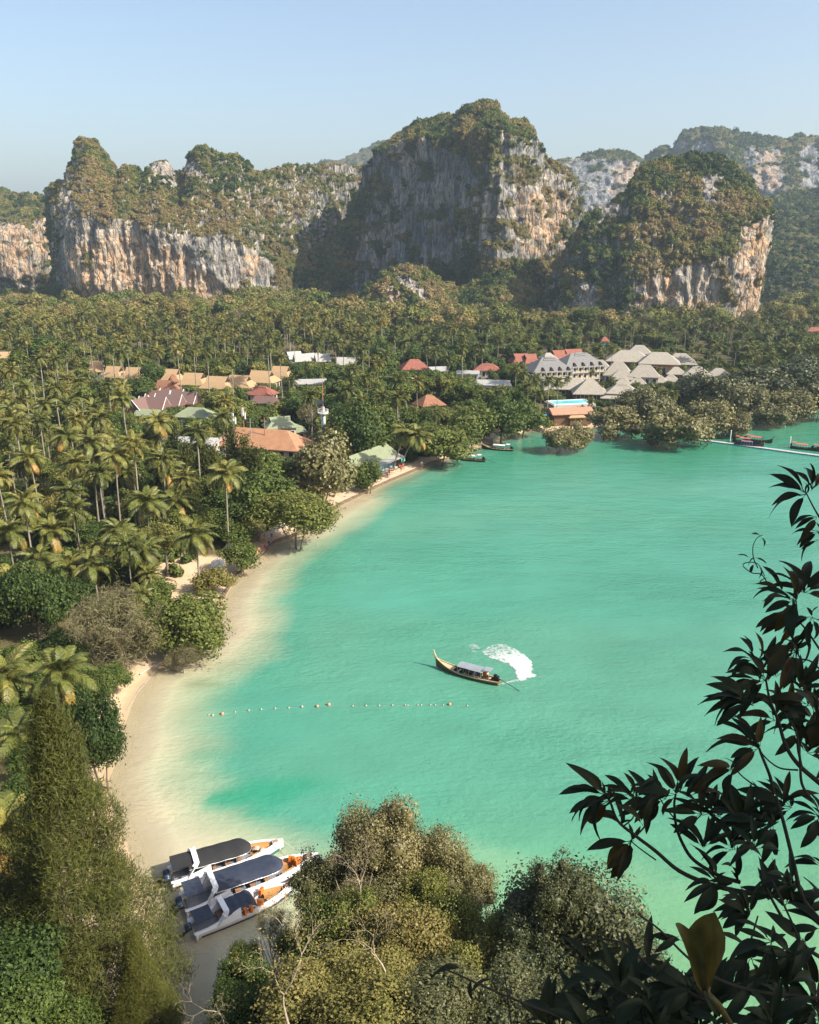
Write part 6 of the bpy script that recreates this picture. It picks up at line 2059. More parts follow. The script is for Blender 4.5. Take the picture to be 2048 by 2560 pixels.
T('broad_tree', 'dark green tree below the terracotta hall', 660, 1185, 80, 7.5, 'mid', 'one', 0.22, 12)
T('grey_tree', 'large feathery grey green tree left of the beach bar', 800, 1175, 95, 8.0, 'mangrove_big', 'many', 0.60, 13, ry=110)
T('broad_bush', 'dark green bush in front of the beach bar', 922, 1190, 44, 3.2, 'mid', 'many', 0.22, 14, cat='bush', ry=48)
T('broad_tree', 'big dark tree behind the green roofed beach bar', 880, 1085, 70, 9, 'mid', 'one', 0.16, 15, ry=85)
T('broad_tree', 'fresh green tree right behind the beach bar', 950, 1070, 55, 9, 'mid', 'one', 0.28, 16, ry=70)
T('broad_tree', 'wide grey green tree hanging over the moored longtail', 1100, 1110, 78, 5.0, 'mid', 'many', 0.42, 17, ry=55)
T('broad_tree', 'tree above the two moored longtails', 1180, 1065, 66, 6.5, 'mid', 'one', 0.34, 18, ry=60)
T('broad_tree', 'dark tree at the foot of the white sheds', 1255, 1045, 60, 7, 'mid', 'one', 0.24, 19, ry=60)
T('broad_tree', 'dark round tree left of the sandy landing', 1310, 1040, 52, 6, 'mid', 'one', 0.20, 20, ry=55)
T('broad_tree', 'large dark green tree between the first orange houses and the grove', 118, 890, 72, 11, 'mid', 'one', 0.22, 21)
T('broad_tree', 'round dark tree between the orange houses', 382, 935, 36, 8, 'mid', 'one', 0.22, 22)
T('broad_tree', 'fresh green rounded tree under the orange houses', 350, 975, 42, 7, 'mid', 'one', 0.32, 23)
# mangroves standing in the water
MGV = 'mangroves standing in the water'
for i, (px, py, r, hc, ti, ry, lab) in enumerate((
        (1398, 1098, 42, 3.0, .62, 38, 'lone mangrove farthest left in the water'), (1452, 1095, 40, 3.0, .55, 38, 'mangrove touching the lone one, second from the left'),
        (1545, 1055, 58, 4.2, .52, 52, 'rounded mangrove between the lone pair and the broad one'), (1690, 1075, 78, 4.6, .55, 62, 'broadest mangrove, beside the pontoon'), (1630, 1030, 62, 5.0, .42, 58, 'mangrove behind the broadest one'),
        (1590, 1002, 52, 5.0, .24, 40, 'dark tree behind the mangroves at the resort'), (1770, 1040, 58, 5.0, .50, 55, 'olive mangrove right of the broadest one'), (1838, 1062, 38, 2.6, .55, 34, 'small low mangrove by itself right of the broadest one'),
        (1800, 985, 66, 6.5, .16, 55, 'dark mangrove behind the small low one'), (1870, 1000, 66, 5.6, .42, 50, 'grey green mangrove at the back right'), (1740, 975, 60, 6.0, .14, 48, 'dark mangrove above the broadest one'),
        (1900, 955, 75, 7.5, .10, 50, 'dark wooded mangrove high at the right'), (1975, 1010, 58, 5.0, .45, 45, 'grey green mangrove above the dead branches'), (1990, 945, 80, 7.5, .10, 50, 'dark wooded mangrove at the right edge'), (2045, 1000, 55, 6, .30, 55, 'mangrove cut by the right edge'),
        (1930, 1040, 45, 3.2, .42, 35, 'low grey green mangrove left of the dead branches'))):
    T('mangrove', lab, px, py, r * 1.18, hc, 'mangrove_big', 'many', ti * 0.95, 60 + i, group=MGV, ry=ry * 1.15, cat='mangrove')
# slim conifers before the white block
for i, (px, py, hh) in enumerate(((430, 1060, 17), (462, 1100, 15), (500, 1075, 17), (530, 1110, 15), (575, 1070, 18), (610, 1085, 17), (640, 1120, 14), (480, 1170, 13), (585, 1150, 14), (545, 1180, 12), (815, 1060, 12), (848, 1062, 12), (395, 1150, 13))):
    p = at_z(px, py, 1.8 + hh)
    o = empty('slim_conifer', (p.x, p.y, 1.6), i)
    ordn = ('second', 'third', 'fifth', 'sixth', 'eighth', 'tenth', 'eleventh', 'fourth', 'ninth', 'seventh', 'left one', 'right one', 'first')[i]
    tag(o, 'slim feathery conifer, %s from the left in the row before the white block' % ordn if i < 10 or i == 12 else 'slim feathery conifer, %s of two at the foot of the beacon tower' % ordn, 'conifer', 'slim conifers before the white block' if i < 10 or i == 12 else 'slim conifers by the mast tower')
    c = bpy.data.objects.new('crown', CASU['far'][i % 2]); COL.objects.link(c); c.parent = o; c.scale = (hh * 1.05, hh * 1.05, hh); c['tint'] = 0.10 + 0.04 * (i % 4)
    MB().tube([(0, 0, -0.3), (0, 0, hh * 0.9)], [0.22, 0.05], 5).build('trunk', MATS['bark'], o)
    FOOT.append((p.x, p.y, 2.5))

# the rest of the forest, tree by tree
LANDMARKS = []
for o_ in list(COL.objects):
    if o_.parent is None and o_.type == 'EMPTY' and o_.get('category') in ('house', 'hall', 'building', 'hotel', 'pavilion', 'bar', 'tower', 'pool', 'hut'):
        LANDMARKS.append((o_, {'guest_house': 'the orange houses', 'cottage': 'the maroon cottages', 'bungalow': 'the white bungalows', 'resort_pavilion': 'the pale resort roofs', 'terracotta_hall': 'the terracotta hall', 'white_block': 'the white block', 'red_roof_house': 'the red hipped house',
                               'mast_tower': 'the beacon tower', 'beach_bar': 'the beach bar', 'hotel_wing': 'the slate roofed hotel', 'brown_villa': 'the brown villa', 'red_villa': 'the red villas', 'long_white_building': 'the flat pale roof', 'far_left_house': 'the tan roof', 'pool_terrace': 'the pool',
                               'terracotta_hut': 'the terracotta hut'}.get(o_.name.split('.')[0], 'the ' + o_.name.split('.')[0].replace('_', ' '))))
for k_, (px_, py_, nm_) in enumerate(((60, 1600, 'the dark round tree'), (60, 1250, 'the left edge'), (250, 1250, 'the bare palm trunks'), (420, 1300, 'the sandy clearing'))):
    class _P: pass
    q_ = _P(); q_.location = at_z(px_, py_, 0)
    LANDMARKS.append((q_, nm_))
cand = []
rngf = np.random.default_rng(77)
y = 92.0
while y < 900:
    step = 5.0 + y * 0.008
    xs = np.arange(-0.66 * y - 40, 0.66 * y + 60, step)
    xs = xs + rngf.uniform(-.45, .45, len(xs)) * step
    ys = y + rngf.uniform(-.45, .45, len(xs)) * step
    cand += list(zip(xs.tolist(), ys.tolist()))
    y += step
cand = np.array(cand)
sdc = shore_dist(cand[:, 0], cand[:, 1])
cand = cand[sdc > 5.5]
sdc = sdc[sdc > 5.5]
zgc = ground_z(cand[:, 0], cand[:, 1])
bpx, bpy_, bzc = proj(cand[:, 0], cand[:, 1], zgc)
FT = np.array(FOOT)
ind_palm, ind_tree, ind_dry = [], [], []
CLEAR_PX = [[(440, 1440), (520, 1385), (560, 1385), (560, 1420), (490, 1480), (430, 1470)], [(235, 1900), (320, 1650), (420, 1600), (460, 1660), (330, 1760), (300, 1950)], [(560, 1400), (700, 1310), (760, 1330), (600, 1440)], [(830, 1250), (1100, 1140), (1120, 1150), (900, 1240)], [(1370, 1040), (1480, 1040), (1480, 1100), (1350, 1100)]]
for (x, yv), sd_, zg, px, py, zc in zip(cand.tolist(), sdc, zgc, bpx, bpy_, bzc):
    if px < -140 or px > 2200:
        continue
    if np.any(np.hypot(FT[:, 0] - x, FT[:, 1] - yv) < FT[:, 2] + 1.5):
        continue
    if any(inside(q, np.array([px]), np.array([py]))[0] for q in CLEAR_PX):
        continue
    u = rngf.random()
    k = F / zc
    kind, h, r, tint = None, 0, 0, 0.3
    if py < 852:
        kind = 'palm' if (u < 0.15 and py > 832) else ('dry' if u > 0.97 else 'tree'); h, r = 0, rngf.uniform(4.5, 9.5) * (1 if rngf.random() < .6 else .6); h = r * rngf.uniform(.9, 1.7) + 2; tint = rngf.uniform(.32, .78)
        if rngf.random() < (.40 if r > 5 else .1):
            continue
    elif py < 900 and px < 960:
        kind = 'palm' if u < 0.72 else 'tree'; h, r = (rngf.uniform(11, 19), rngf.uniform(3.4, 4.4)) if kind == 'palm' else (rngf.uniform(5, 9), rngf.uniform(3, 4.5)); tint = rngf.uniform(.3, .62)
    elif px < 720:
        kind = 'palm' if u < 0.36 else 'tree'; h, r = (rngf.uniform(11, 20), rngf.uniform(3.3, 4.3)) if kind == 'palm' else (rngf.uniform(3.5, 7.5), rngf.uniform(2.6, 4.0)); tint = rngf.uniform(.22, .6)
    elif px < 1330:
        kind = 'palm' if u < 0.30 else ('dry' if u > 0.975 else 'tree'); h, r = (rngf.uniform(9, 17), rngf.uniform(3.6, 4.6)) if kind == 'palm' else (rngf.uniform(4.5, 8.5), rngf.uniform(3, 4.6)); tint = rngf.uniform(.15, .48)
    elif px < 1850 and py > 884:
        if u > 0.72:
            continue
        kind = 'palm' if u < 0.26 else 'tree'; h, r = (rngf.uniform(5, 9), 2.7) if kind == 'palm' else (rngf.uniform(2, 4.5), rngf.uniform(1.8, 3.0)); tint = rngf.uniform(.2, .45)
    else:
        kind = 'palm' if u < 0.5 else ('dry' if u > 0.95 else 'tree'); h, r = (rngf.uniform(9, 16), rngf.uniform(3.4, 4.4)) if kind == 'palm' else (rngf.uniform(5, 9), rngf.uniform(3.2, 5)); tint = rngf.uniform(.15, .45)
    if px < 330 and py > 1450:
        kind = 'tree'; h, r = rngf.uniform(2.0, 4.5), rngf.uniform(2.2, 3.2); tint = rngf.uniform(.12, .3)
    if yv < 150 and kind == 'palm' and h > 12:
        h *= 0.65
    if sd_ < 12:
        h *= 0.7; r = min(r, 2.8)
    # low enough to leave the feet of the cliffs in view
    if py < 900:
        lim_top = float(np.interp(px, [700, 960, 1350, 1420, 1900, 1960], [732, 782, 792, 782, 792, 765])) + rngf.uniform(-45, 14)
        fct = (py - lim_top) / ((h + 0.8 * r) * k)
        if fct < 0.3:
            continue
        if fct < 1:
            h, r = h * fct, r * max(fct, 0.55)
            if kind == 'palm' and h < 7:
                kind = 'tree'
    # do not stand in front of what the photograph shows open
    hit = False
    top = py - (h + r * 0.6) * k
    for b in BOXES:
        if yv < b[4] + 1 and px + r * k * 0.8 > b[0] and px - r * k * 0.8 < b[1] and top < b[3] and py - (h - r * 1.6) * k > b[2]:
            if kind == 'palm':
                ctop, cbot = py - (h + 1.5) * k, py - (h - 3.2) * k
                if cbot < b[2] or ctop > b[3]:
                    continue       # only the thin trunk passes in front
                if rngf.random() < 0.10:
                    continue
            hit = True
            break
    if hit:
        if kind in ('tree', 'palm'):
            kind = 'tree'; r = min(r, 3.0)
        if True:      # a low bush still fits in front
            for b in BOXES:
                pass
            kk = [b for b in BOXES if yv < b[4] + 1 and px + 2.0 * k > b[0] and px - 2.0 * k < b[1]]
            lim = max([b[3] for b in kk]) if kk else 0
            hmax = (py - lim) / k - 1.2
            if hmax < 1.0:
                continue
            h = min(h, hmax * 0.75); r = max(1.4, min(r, hmax * 0.6))
    e = dict(x=x, y=yv, z=zg, h=h, r=r, tint=tint, app=(r * k))
    (ind_palm if kind == 'palm' else ind_dry if kind == 'dry' else ind_tree).append(e)


LAND = [(o_.location.x, o_.location.y, nm_) for o_, nm_ in LANDMARKS]


def area_label(e, what):
    px, py, _ = proj(e['x'], e['y'], e['z'])
    t_ = e['tint']
    look = ('dark green' if t_ < .28 else 'green' if t_ < .40 else 'olive' if t_ < .52 else 'yellowish') + (' tall' if e['h'] > (14 if 'palm' in what else 9) else ' low' if e['h'] < (10 if 'palm' in what else 4.5) else '')
    if 'dry' not in what:
        what = look + ' ' + what
    dm, nm_ = min((math.hypot(e['x'] - a, e['y'] - b), n_) for a, b, n_ in LAND)
    if dm < 45 and py > 852:
        what = what + ' near ' + nm_
        return what, 'near ' + nm_
    if py < 852:
        cl = 'left' if px < 760 else 'middle' if px < 1380 else 'right'
        return what + ' in the wood below the %s cliff' % cl, 'wood below the %s cliff' % cl
    if px < 960 and py < 900:
        return what + ' in the belt behind the orange houses', 'belt behind the orange houses'
    if px < 720:
        return what + ' in the grove left of the bay', 'grove left of the bay'
    if px < 1330:
        return what + ' between the terracotta hall and the hotel', 'village trees left of the hotel'
    if px < 1850 and py > 884:
        return what + ' among the pale resort roofs', 'resort garden'
    return what + ' between the resort and the right cliff', 'trees right of the resort'


for px_, py_, h_, r_ in ((1480, 930, 7, 2.3), (1530, 948, 6, 2.2), (1592, 962, 6, 2.2), (1642, 968, 6, 2.4), (1700, 963, 7, 2.4), (1722, 946, 6, 2.2), (1502, 962, 6, 2.2), (1420, 946, 7, 2.3), (1622, 985, 6, 2.3), (1662, 980, 6, 2.3), (1560, 968, 5, 2.1), (1688, 985, 6, 2.4), (1730, 975, 6, 2.3), (1650, 925, 7, 2.2), (1478, 1002, 5, 2.1),
                          (1305, 935, 13, 3.2), (1340, 946, 13, 3.2), (1373, 952, 13, 3.2), (1290, 925, 13, 3.2), (1322, 965, 12, 3.1), (1352, 985, 11, 3.0), (1395, 955, 12, 3.0), (1500, 870, 12, 3.2), (1488, 875, 11, 3.0), (1530, 872, 12, 3.0), (1750, 870, 12, 3.2), (1800, 865, 13, 3.4), (1840, 862, 13, 3.4), (1880, 872, 13, 3.4), (1925, 868, 13, 3.4), (1970, 872, 13, 3.4), (2015, 880, 13, 3.4)):
    q_ = at_z(px_, py_, 1.8 + h_)
    ind_palm.append(dict(x=q_.x, y=q_.y, z=1.8, h=h_, r=r_, tint=.38, app=99))
ind_palm.sort(key=lambda e: -e['app']); ind_tree.sort(key=lambda e: -e['app'])
print('forest: palms', len(ind_palm), 'trees', len(ind_tree), 'dry', len(ind_dry))
NPALM = 300 - len(PN)
for i, e in enumerate(ind_palm[:NPALM]):
    lab, grp = area_label(e, 'coconut palm')
    o = empty('coconut_palm', (e['x'], e['y'], e['z']), i * 1.7)
    tag(o, lab, 'palm', 'coconut palms: ' + grp)
    me, end = PTRUNK[i % 5]
    t = bpy.data.objects.new('trunk', me); COL.objects.link(t); t.parent = o; t.scale = (e['h'], e['h'], e['h'])
    c = bpy.data.objects.new('crown', PALM_FAR[i % 6]); COL.objects.link(c); c.parent = o
    c.location = tuple(end * e['h']); c.scale = (e['r'],) * 3; c['tint'] = e['tint']
NT = 260
for i, e in enumerate(ind_tree[:NT]):
    lab, grp = area_label(e, 'broadleaf tree')
    tree('broad_tree', lab, (e['x'], e['y'], e['z']), e['h'], e['r'], e['r'] * 0.85, 'mid' if e['app'] > 34 else 'far', 'one', e['tint'], 1000 + i, 'broadleaf trees: ' + grp)
for i, e in enumerate(ind_dry):
    lab, grp = area_label(e, 'pale leafless looking dry tree')
    tree('dry_tree', lab, (e['x'], e['y'], e['z']), e['h'] * 0.9, e['r'] * 0.9, e['r'] * 0.9, 'feather_far', 'pale', 0.55, 2000 + i, 'dry trees: ' + grp)
rest = ind_palm[NPALM:]
if rest:
    s_ = np.array([e['h'] / 3.6 for e in rest])
    w_ = np.array([e['r'] for e in rest])
    scatter('palm_grove', [(e['x'], e['y'], e['z']) for e in rest], np.stack([w_, w_, s_], 1), [e['tint'] for e in rest], PALM_COL, 91, 'distant coconut palms massed between the houses and the cliffs')
rest = ind_tree[NT:]
if rest:
    r_ = np.array([e['r'] for e in rest])
    scatter('forest_trees', [(e['x'], e['y'], e['z'] + e['h']) for e in rest], np.stack([r_, r_, r_ * 0.9], 1), [e['tint'] for e in rest], TREE_COL, 92, 'distant broadleaf crowns massed between the houses and the cliffs')
    # lower storey so that crowns do not float
    ug = rngf.permutation(len(rest))[:min(len(rest), 2500)]
    scatter('undergrowth', [(rest[i]['x'] + 1.5, rest[i]['y'] - 1.5, rest[i]['z'] + rest[i]['h'] * 0.35) for i in ug], [rest[i]['r'] * 0.85 for i in ug], [rest[i]['tint'] * 0.7 for i in ug], TREE_COL, 93, 'dark undergrowth below the distant tree crowns')
# undergrowth of the near grove
un = [e for e in ind_palm + ind_tree if e['y'] < 420] * 3
scatter('grove_undergrowth', [(e['x'] + rngf.uniform(-4, 4), e['y'] + rngf.uniform(-4, 4), e['z'] + 0.9) for e in un], [rngf.uniform(1.0, 2.6) for e in un], [rngf.uniform(.1, .45) for e in un], BUSH_COL, 94, 'bushy undergrowth between the trunks of the grove')

# ------------------------------------------------------------------ trees on the slope below the viewpoint
def tree_y(name, label, px, py, rpx, Y, kind, trunk, tint, seed, ry=None, flat=0.9, cat='tree', tr=1.0, group=None, hc=None):
    """crown seen centred on (px, py), standing at distance Y"""
    p = at_y(px, py, Y)
    g = max(gz1(p.x, p.y), -0.4)
    k_ = 1.22 if kind.startswith('hill') else 1.0
    r = rpx * k_ * depth_of(p) / F
    ry = None if ry is None else ry * k_
    return tree(name, label, (p.x, p.y, g - .2), max(p.z - g, 1.0), r, (r * flat if ry is None else ry * depth_of(p) / F), kind, trunk, tint, seed, group, cat, tr)


TY = tree_y
TY('hill_tree', 'grey green tree with a high left lobe over the speedboat bows', 890, 2130, 100, 56, 'hill', 'one', 0.62, 1, ry=118)
TY('hill_tree', 'grey green tree with the highest crown at the edge of the slope', 990, 2110, 88, 55, 'hill', 'one', 0.66, 2, ry=115)
TY('hill_tree', 'rounded grey green tree right of the highest crown', 1085, 2160, 82, 54, 'hill', 'one', 0.64, 3, ry=95)
TY('hill_tree', 'lower grey green tree stepping down to the dark one', 1165, 2225, 75, 52, 'hill', 'one', 0.55, 4, ry=80)
TY('hill_bush', 'small pale crown poking out over the water left of the dark tree', 1210, 2190, 36, 53, 'hill', 'many', 0.62, 5, cat='bush')
TY('hill_tree', 'dark grey green tree over the bow of the middle speedboat', 815, 2215, 78, 55, 'hill', 'one', 0.35, 6, ry=85)
TY('hill_tree', 'fresh yellow green tree beside the speedboats', 815, 2350, 90, 49, 'hill_green', 'one', 0.24, 7, ry=90)
TY('hill_tree', 'yellow green tree in the middle of the slope', 920, 2330, 90, 48, 'hill_green', 'one', 0.42, 8, ry=95)
TY('hill_tree', 'golden dry tree in the middle of the slope', 1035, 2350, 105, 46, 'hill_green', 'one', 0.66, 9, ry=110)
TY('hill_tree', 'olive tree behind the golden dry one', 1120, 2330, 90, 48, 'hill_green', 'one', 0.46, 10, ry=90)
TY('hill_tree', 'brownish green tree between the golden and the dark tree', 1190, 2440, 95, 43, 'hill_green', 'one', 0.52, 11, ry=100)
TY('hill_tree', 'orange brown dry crown above the bare branches', 930, 2450, 110, 41, 'hill_green', 'one', 0.68, 12, ry=95)
TY('dark_tree', 'large dark small leaved tree by the water in front of the bay', 1440, 2345, 165, 44, 'hill', 'one', 0.07, 13, ry=165)
TY('dark_tree', 'dark pointed lobe of crown left of the large dark tree', 1395, 2235, 72, 45, 'hill', 'one', 0.08, 14, ry=105)
TY('dark_tree', 'dark crown falling away right of the large dark tree', 1530, 2430, 120, 42, 'hill', 'one', 0.05, 15, ry=120)
TY('dark_tree', 'dark leafy crown at the left foot of the large dark tree', 1310, 2400, 85, 43, 'hill', 'one', 0.10, 16, ry=110)
TY('hill_tree', 'grey leaved tree at the bottom below the golden one', 1130, 2530, 130, 36, 'hill', 'one', 0.30, 17, ry=85)
TY('hill_tree', 'brown orange tree at the bottom under the bare branches', 780, 2520, 140, 39, 'hill_green', 'one', 0.58, 18, ry=100)
TY('hill_tree', 'brown green tree at the bottom in the middle', 950, 2560, 130, 36, 'hill_green', 'one', 0.64, 19, ry=90)
TY('hill_tree', 'olive tree filling the hollow below the highest crown', 965, 2235, 80, 52, 'hill', 'one', 0.50, 31, ry=85)
TY('hill_tree', 'olive tree below the rounded grey green crown', 1065, 2265, 80, 50, 'hill_green', 'one', 0.50, 32, ry=80)
TY('hill_tree', 'brown green tree at the left shoulder of the large dark tree', 1240, 2340, 70, 47, 'hill_green', 'one', 0.48, 33, ry=85)
TY('hill_bush', 'dark bush at the water left of the bare branches', 600, 2460, 62, 47, 'hill_green', 'many', 0.22, 20, cat='bush', ry=80)
TY('hill_bush', 'dark green bush at the bottom left of the slope', 600, 2540, 85, 42, 'hill_green', 'many', 0.25, 21, cat='bush')
TY('hill_bush', 'brown scrub between the small speedboat and the yellow green tree', 735, 2370, 50, 50, 'hill_green', 'many', 0.55, 22, cat='bush')
TY('dry_bush', 'pale twiggy dry bush against the small speedboat', 690, 2300, 50, 54, 'feather', 'pale', 0.60, 23, cat='bush', ry=60)
TY('dry_bush', 'pale twiggy dry bush under the grey green crowns', 880, 2250, 70, 51, 'feather', 'pale', 0.45, 24, cat='bush', ry=70)
TY('hill_bush', 'small dark palm like bush at the stern of the small speedboat', 610, 2395, 42, 51, 'hill_green', 'many', 0.30, 25, cat='bush')
TY('hill_tree', 'dark brown tree at the bottom under the overhanging leaves', 1330, 2540, 140, 36, 'hill', 'one', 0.25, 26, ry=80)
TY('hill_tree', 'dark tree at the bottom right under the overhanging leaves', 1620, 2560, 150, 36, 'hill', 'one', 0.12, 27, ry=80)


def bare_tree(label, px, py, Y, s, seed, dep=6, rz=0.0, leaves=0, tint=0.5, spread=0.5):
    """(px, py) is where its fork shows"""
    p = at_y(px, py, Y)
    o = empty('bare_tree', (p.x, p.y, p.z), rz)
    tag(o, label, 'tree')
    mb, tips = branch_tree(seed, dep, s, s * 0.045, spread, 0.0, (2, 3), 0.76, 0.18)
    g = gz1(p.x, p.y)
    mb.tube([(0, 0, g - p.z - .3), (0, 0, (g - p.z) / 2), (0, 0, 0.05)], [s * .07, s * .055, s * .045], 7)
    mb.build('branches', MATS['pale_branch'], o, True)
    if leaves:
        me = tip_leaves('crown', tips, leaves, s * 0.055, 0.5, seed + 1, 'leaves', s * .14)
        c = bpy.data.objects.new('crown', me); COL.objects.link(c); c.parent = o; c['tint'] = tint


bare_tree('bare pale branched tree spreading at the bottom of the slope', 720, 2560, 36, 2.1, 21, 6, 0.5, 5, 0.75, .6)
bare_tree('bare pale branched tree right of the spreading one', 960, 2490, 38, 1.9, 27, 6, 1.5, 4, 0.8, .55)
bare_tree('bare dry tree standing among the grey green crowns', 905, 2275, 49, 1.7, 33, 6, 2.1, 2, 0.7, .5)
bare_tree('bare dry sapling leaning over the small speedboat', 715, 2350, 50, 1.5, 39, 6, 0.9, 2, 0.65, .45)
bare_tree('dark bare branches at the shaded water by the bottom edge', 560, 2560, 40, 1.3, 45, 5, 0.2, 3, 0.5, .6)

# ------------------------------------------------------------------ tall conifer and bushes at the left
ap = at_y(112, 1738, 50)
gb = gz1(ap.x, ap.y)
con = empty('tall_conifer', (ap.x, ap.y, gb - .1))
tag(con, 'tall feathery olive conifer rising at the left beside the beach', 'conifer')
H_ = ap.z - gb
c = bpy.data.objects.new('crown', CASU['big'][0]); COL.objects.link(c); c.parent = con
c.scale = (H_ * .98, H_ * .98, H_); c['tint'] = 0.25
MB().tube([(0, 0, -.3), (0, 0, H_ * .5), (0, 0, H_ * .97)], [.42, .25, .04], 8).build('trunk', MATS['bark'], con, True)
cm = MB()
rb = random.Random(3)
for k in range(70):
    t = rb.random() ** .8
    a = rb.random() * 6.28
    z = H_ * (1 - .95 * t)
    r_ = H_ * .22 * t ** .8
    cm.tube([(0, 0, z - r_ * .25), (r_ * .5 * math.cos(a), r_ * .5 * math.sin(a), z - .05), (r_ * math.cos(a), r_ * math.sin(a), z + r_ * .12)], [.07, .045, .015], 4, False)
cm.build('boughs', MATS['bark'], con)['kind'] = 'stuff'
ap2 = at_y(330, 2330, 46)
g2 = gz1(ap2.x, ap2.y)
con2 = empty('small_conifer', (ap2.x, ap2.y, g2 - .1), 1.0)
tag(con2, 'smaller feathery conifer at the foot of the tall one by the channel', 'conifer')
c = bpy.data.objects.new('crown', CASU['big'][0]); COL.objects.link(c); c.parent = con2
h2 = ap2.z - g2
c.scale = (h2 * 1.0, h2 * 1.0, h2); c['tint'] = 0.30
MB().tube([(0, 0, -.3), (0, 0, h2 * .95)], [.2, .03], 7).build('trunk', MATS['bark'], con2, True)
for k, (px, py, r_, Y, ti, lab) in enumerate(((60, 2420, 150, 43, .14, 'dark glossy tree in the bottom left corner'), (20, 2560, 130, 39, .18, 'dark leafy bush at the very bottom left'), (40, 2250, 90, 50, .10, 'dark tree left of the tall conifer'), (30, 2000, 85, 68, .16, 'dark tree behind the conifer under the hanging palm'),
                                              (95, 1900, 70, 76, .2, 'leafy tree just behind the conifer top'), (190, 2000, 60, 72, .25, 'leafy bush between the conifer and the sand'), (10, 1880, 60, 78, .62, 'brown dry tree at the left edge beside the conifer'), (150, 2560, 100, 44, .3, 'olive bush at the foot of the tall conifer'),
                                              (0, 1790, 70, 88, .2, 'leafy tree at the left edge below the young palms'), (90, 1770, 60, 90, .15, 'dark leafy tree under the young palm'), (170, 1880, 50, 80, .12, 'dark leafy tree on the sand behind the conifer'), (60, 2130, 70, 62, .12, 'dark tree in the shade beside the conifer'), (200, 2130, 60, 64, .2, 'leafy bush in the shade behind the conifer'), (250, 2250, 60, 58, .2, 'leafy bush low behind the conifer'))):
    TY('broad_tree' if 'tree' in lab else 'broad_bush', lab, px, py, r_, Y, 'feather' if 'dry' in lab else 'big', 'one', ti, 300 + k, cat='tree' if 'tree' in lab else 'bush')

# low scrub over the slope itself
rs = np.random.default_rng(5)
sx, sy = rs.uniform(-34, 48, 2600), rs.uniform(6, 52, 2600)
sz = ground_z(sx, sy)
ok = (sz > 1.2) & (proj(sx, sy, sz + 1.5)[1] > 2300)
scatter('slope_scrub', np.stack([sx, sy, sz + .3], 1)[ok], rs.uniform(.5, 1.3, ok.sum()), rs.uniform(.2, .8, ok.sum()), BUSH_COL, 95, 'low scrub covering the slope below the viewpoint')

# ------------------------------------------------------------------ dark leafy branches hanging in at the right, a few metres away
CR, CU, CF = Vector((1, 0, 0)), Vector((0, SP, CP)), Vector((0, CP, -SP))


def leaf_mesh(name, width, droop, fold, seed, curl=0.0, n=8):
    rng = random.Random(seed)
    rows_ = []
    for i in range(n + 1):
        t = i / n
        w = width * (math.sin(math.pi * min(1, t * .96 + .03)) ** .75) * (1 - .25 * t) * (1 if 0 < i < n else .12)
        x = t * (1 - .10 * droop * t)
        z = .10 * math.sin(t * 2.2) - droop * .55 * t * t
        wav = .02 * math.sin(t * 9 + seed)
        rows_.append([(x, -w, z + fold * w + wav), (x, -w * .5, z + fold * w * .45), (x, 0, z), (x, w * .5, z + fold * w * .45 + curl * w * .4), (x, w, z + fold * w - wav + curl * w)])
    mb = MB().grid(rows_)
    k = len(mb.v)
    mb.poly([(-.16, -.008, -.02), (-.16, .008, -.02), (.06, .008, .012), (.06, -.008, .012), (.06, 0, -.006), (-.16, 0, -.034)], [[0, 1, 2, 3], [0, 3, 4, 5], [1, 5, 4, 2]])
    me = mb.mesh(name, True)
    at = me.attributes.new('lv', 'FLOAT', 'POINT')
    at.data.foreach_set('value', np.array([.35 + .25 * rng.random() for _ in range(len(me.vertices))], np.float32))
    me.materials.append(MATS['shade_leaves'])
    return me


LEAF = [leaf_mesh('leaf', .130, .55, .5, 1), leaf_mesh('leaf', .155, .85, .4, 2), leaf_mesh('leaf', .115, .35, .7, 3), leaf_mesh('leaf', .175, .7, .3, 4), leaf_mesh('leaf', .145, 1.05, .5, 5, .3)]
fgp = at_d(2110, 2200, 3.2)
fg = empty('overhanging_tree', (fgp.x, fgp.y, 54.0))
tag(fg, 'dark silhouetted tree with long drooping leaves reaching in from the right edge', 'tree')
FB = fg.location.copy()
rfg = random.Random(17)
stuff_v, stuff_f, stuff_l = [], [], []
n_leaf_obj = 0


def add_leaf(p, th, L, tint, single=True, zdir=None):
    """p root; th direction in the view plane (0 right, 90 up)"""
    global n_leaf_obj
    a = R(th)
    d = (CR * math.cos(a) + CU * math.sin(a) + CF * (rfg.uniform(-.5, .5) if zdir is None else zdir)).normalized()
    n0 = (Vector((0, 0, 1)) * .95 - CF * .45 + Vector((rfg.uniform(-.55, .55), rfg.uniform(-.55, .55), rfg.uniform(-.2, .2)))).normalized()
    side = n0.cross(d)
    if side.length < .05:
        side = CR.cross(d)
    side.normalize()
    up = d.cross(side)
    M = Matrix((d, side, up)).transposed()
    me = LEAF[rfg.randrange(5)]
    if single:
        o = bpy.data.objects.new('leaf', me); COL.objects.link(o); o.parent = fg
        o.location = p - FB; o.rotation_euler = M.to_euler(); o.scale = (L, L * rfg.uniform(.85, 1.2), L)
        o['tint'] = tint
        n_leaf_obj += 1
    else:
        vv = np.zeros(len(me.vertices) * 3, np.float32); me.vertices.foreach_get('co', vv); vv = vv.reshape(-1, 3) * L
        vv = vv @ np.array(M).T + np.array(p - FB)
        k = sum(len(x) for x in stuff_v)
        stuff_v.append(vv); stuff_f.append(np.array([list(q.vertices) for q in me.polygons]) + k); stuff_l.append(np.full(len(vv), tint))




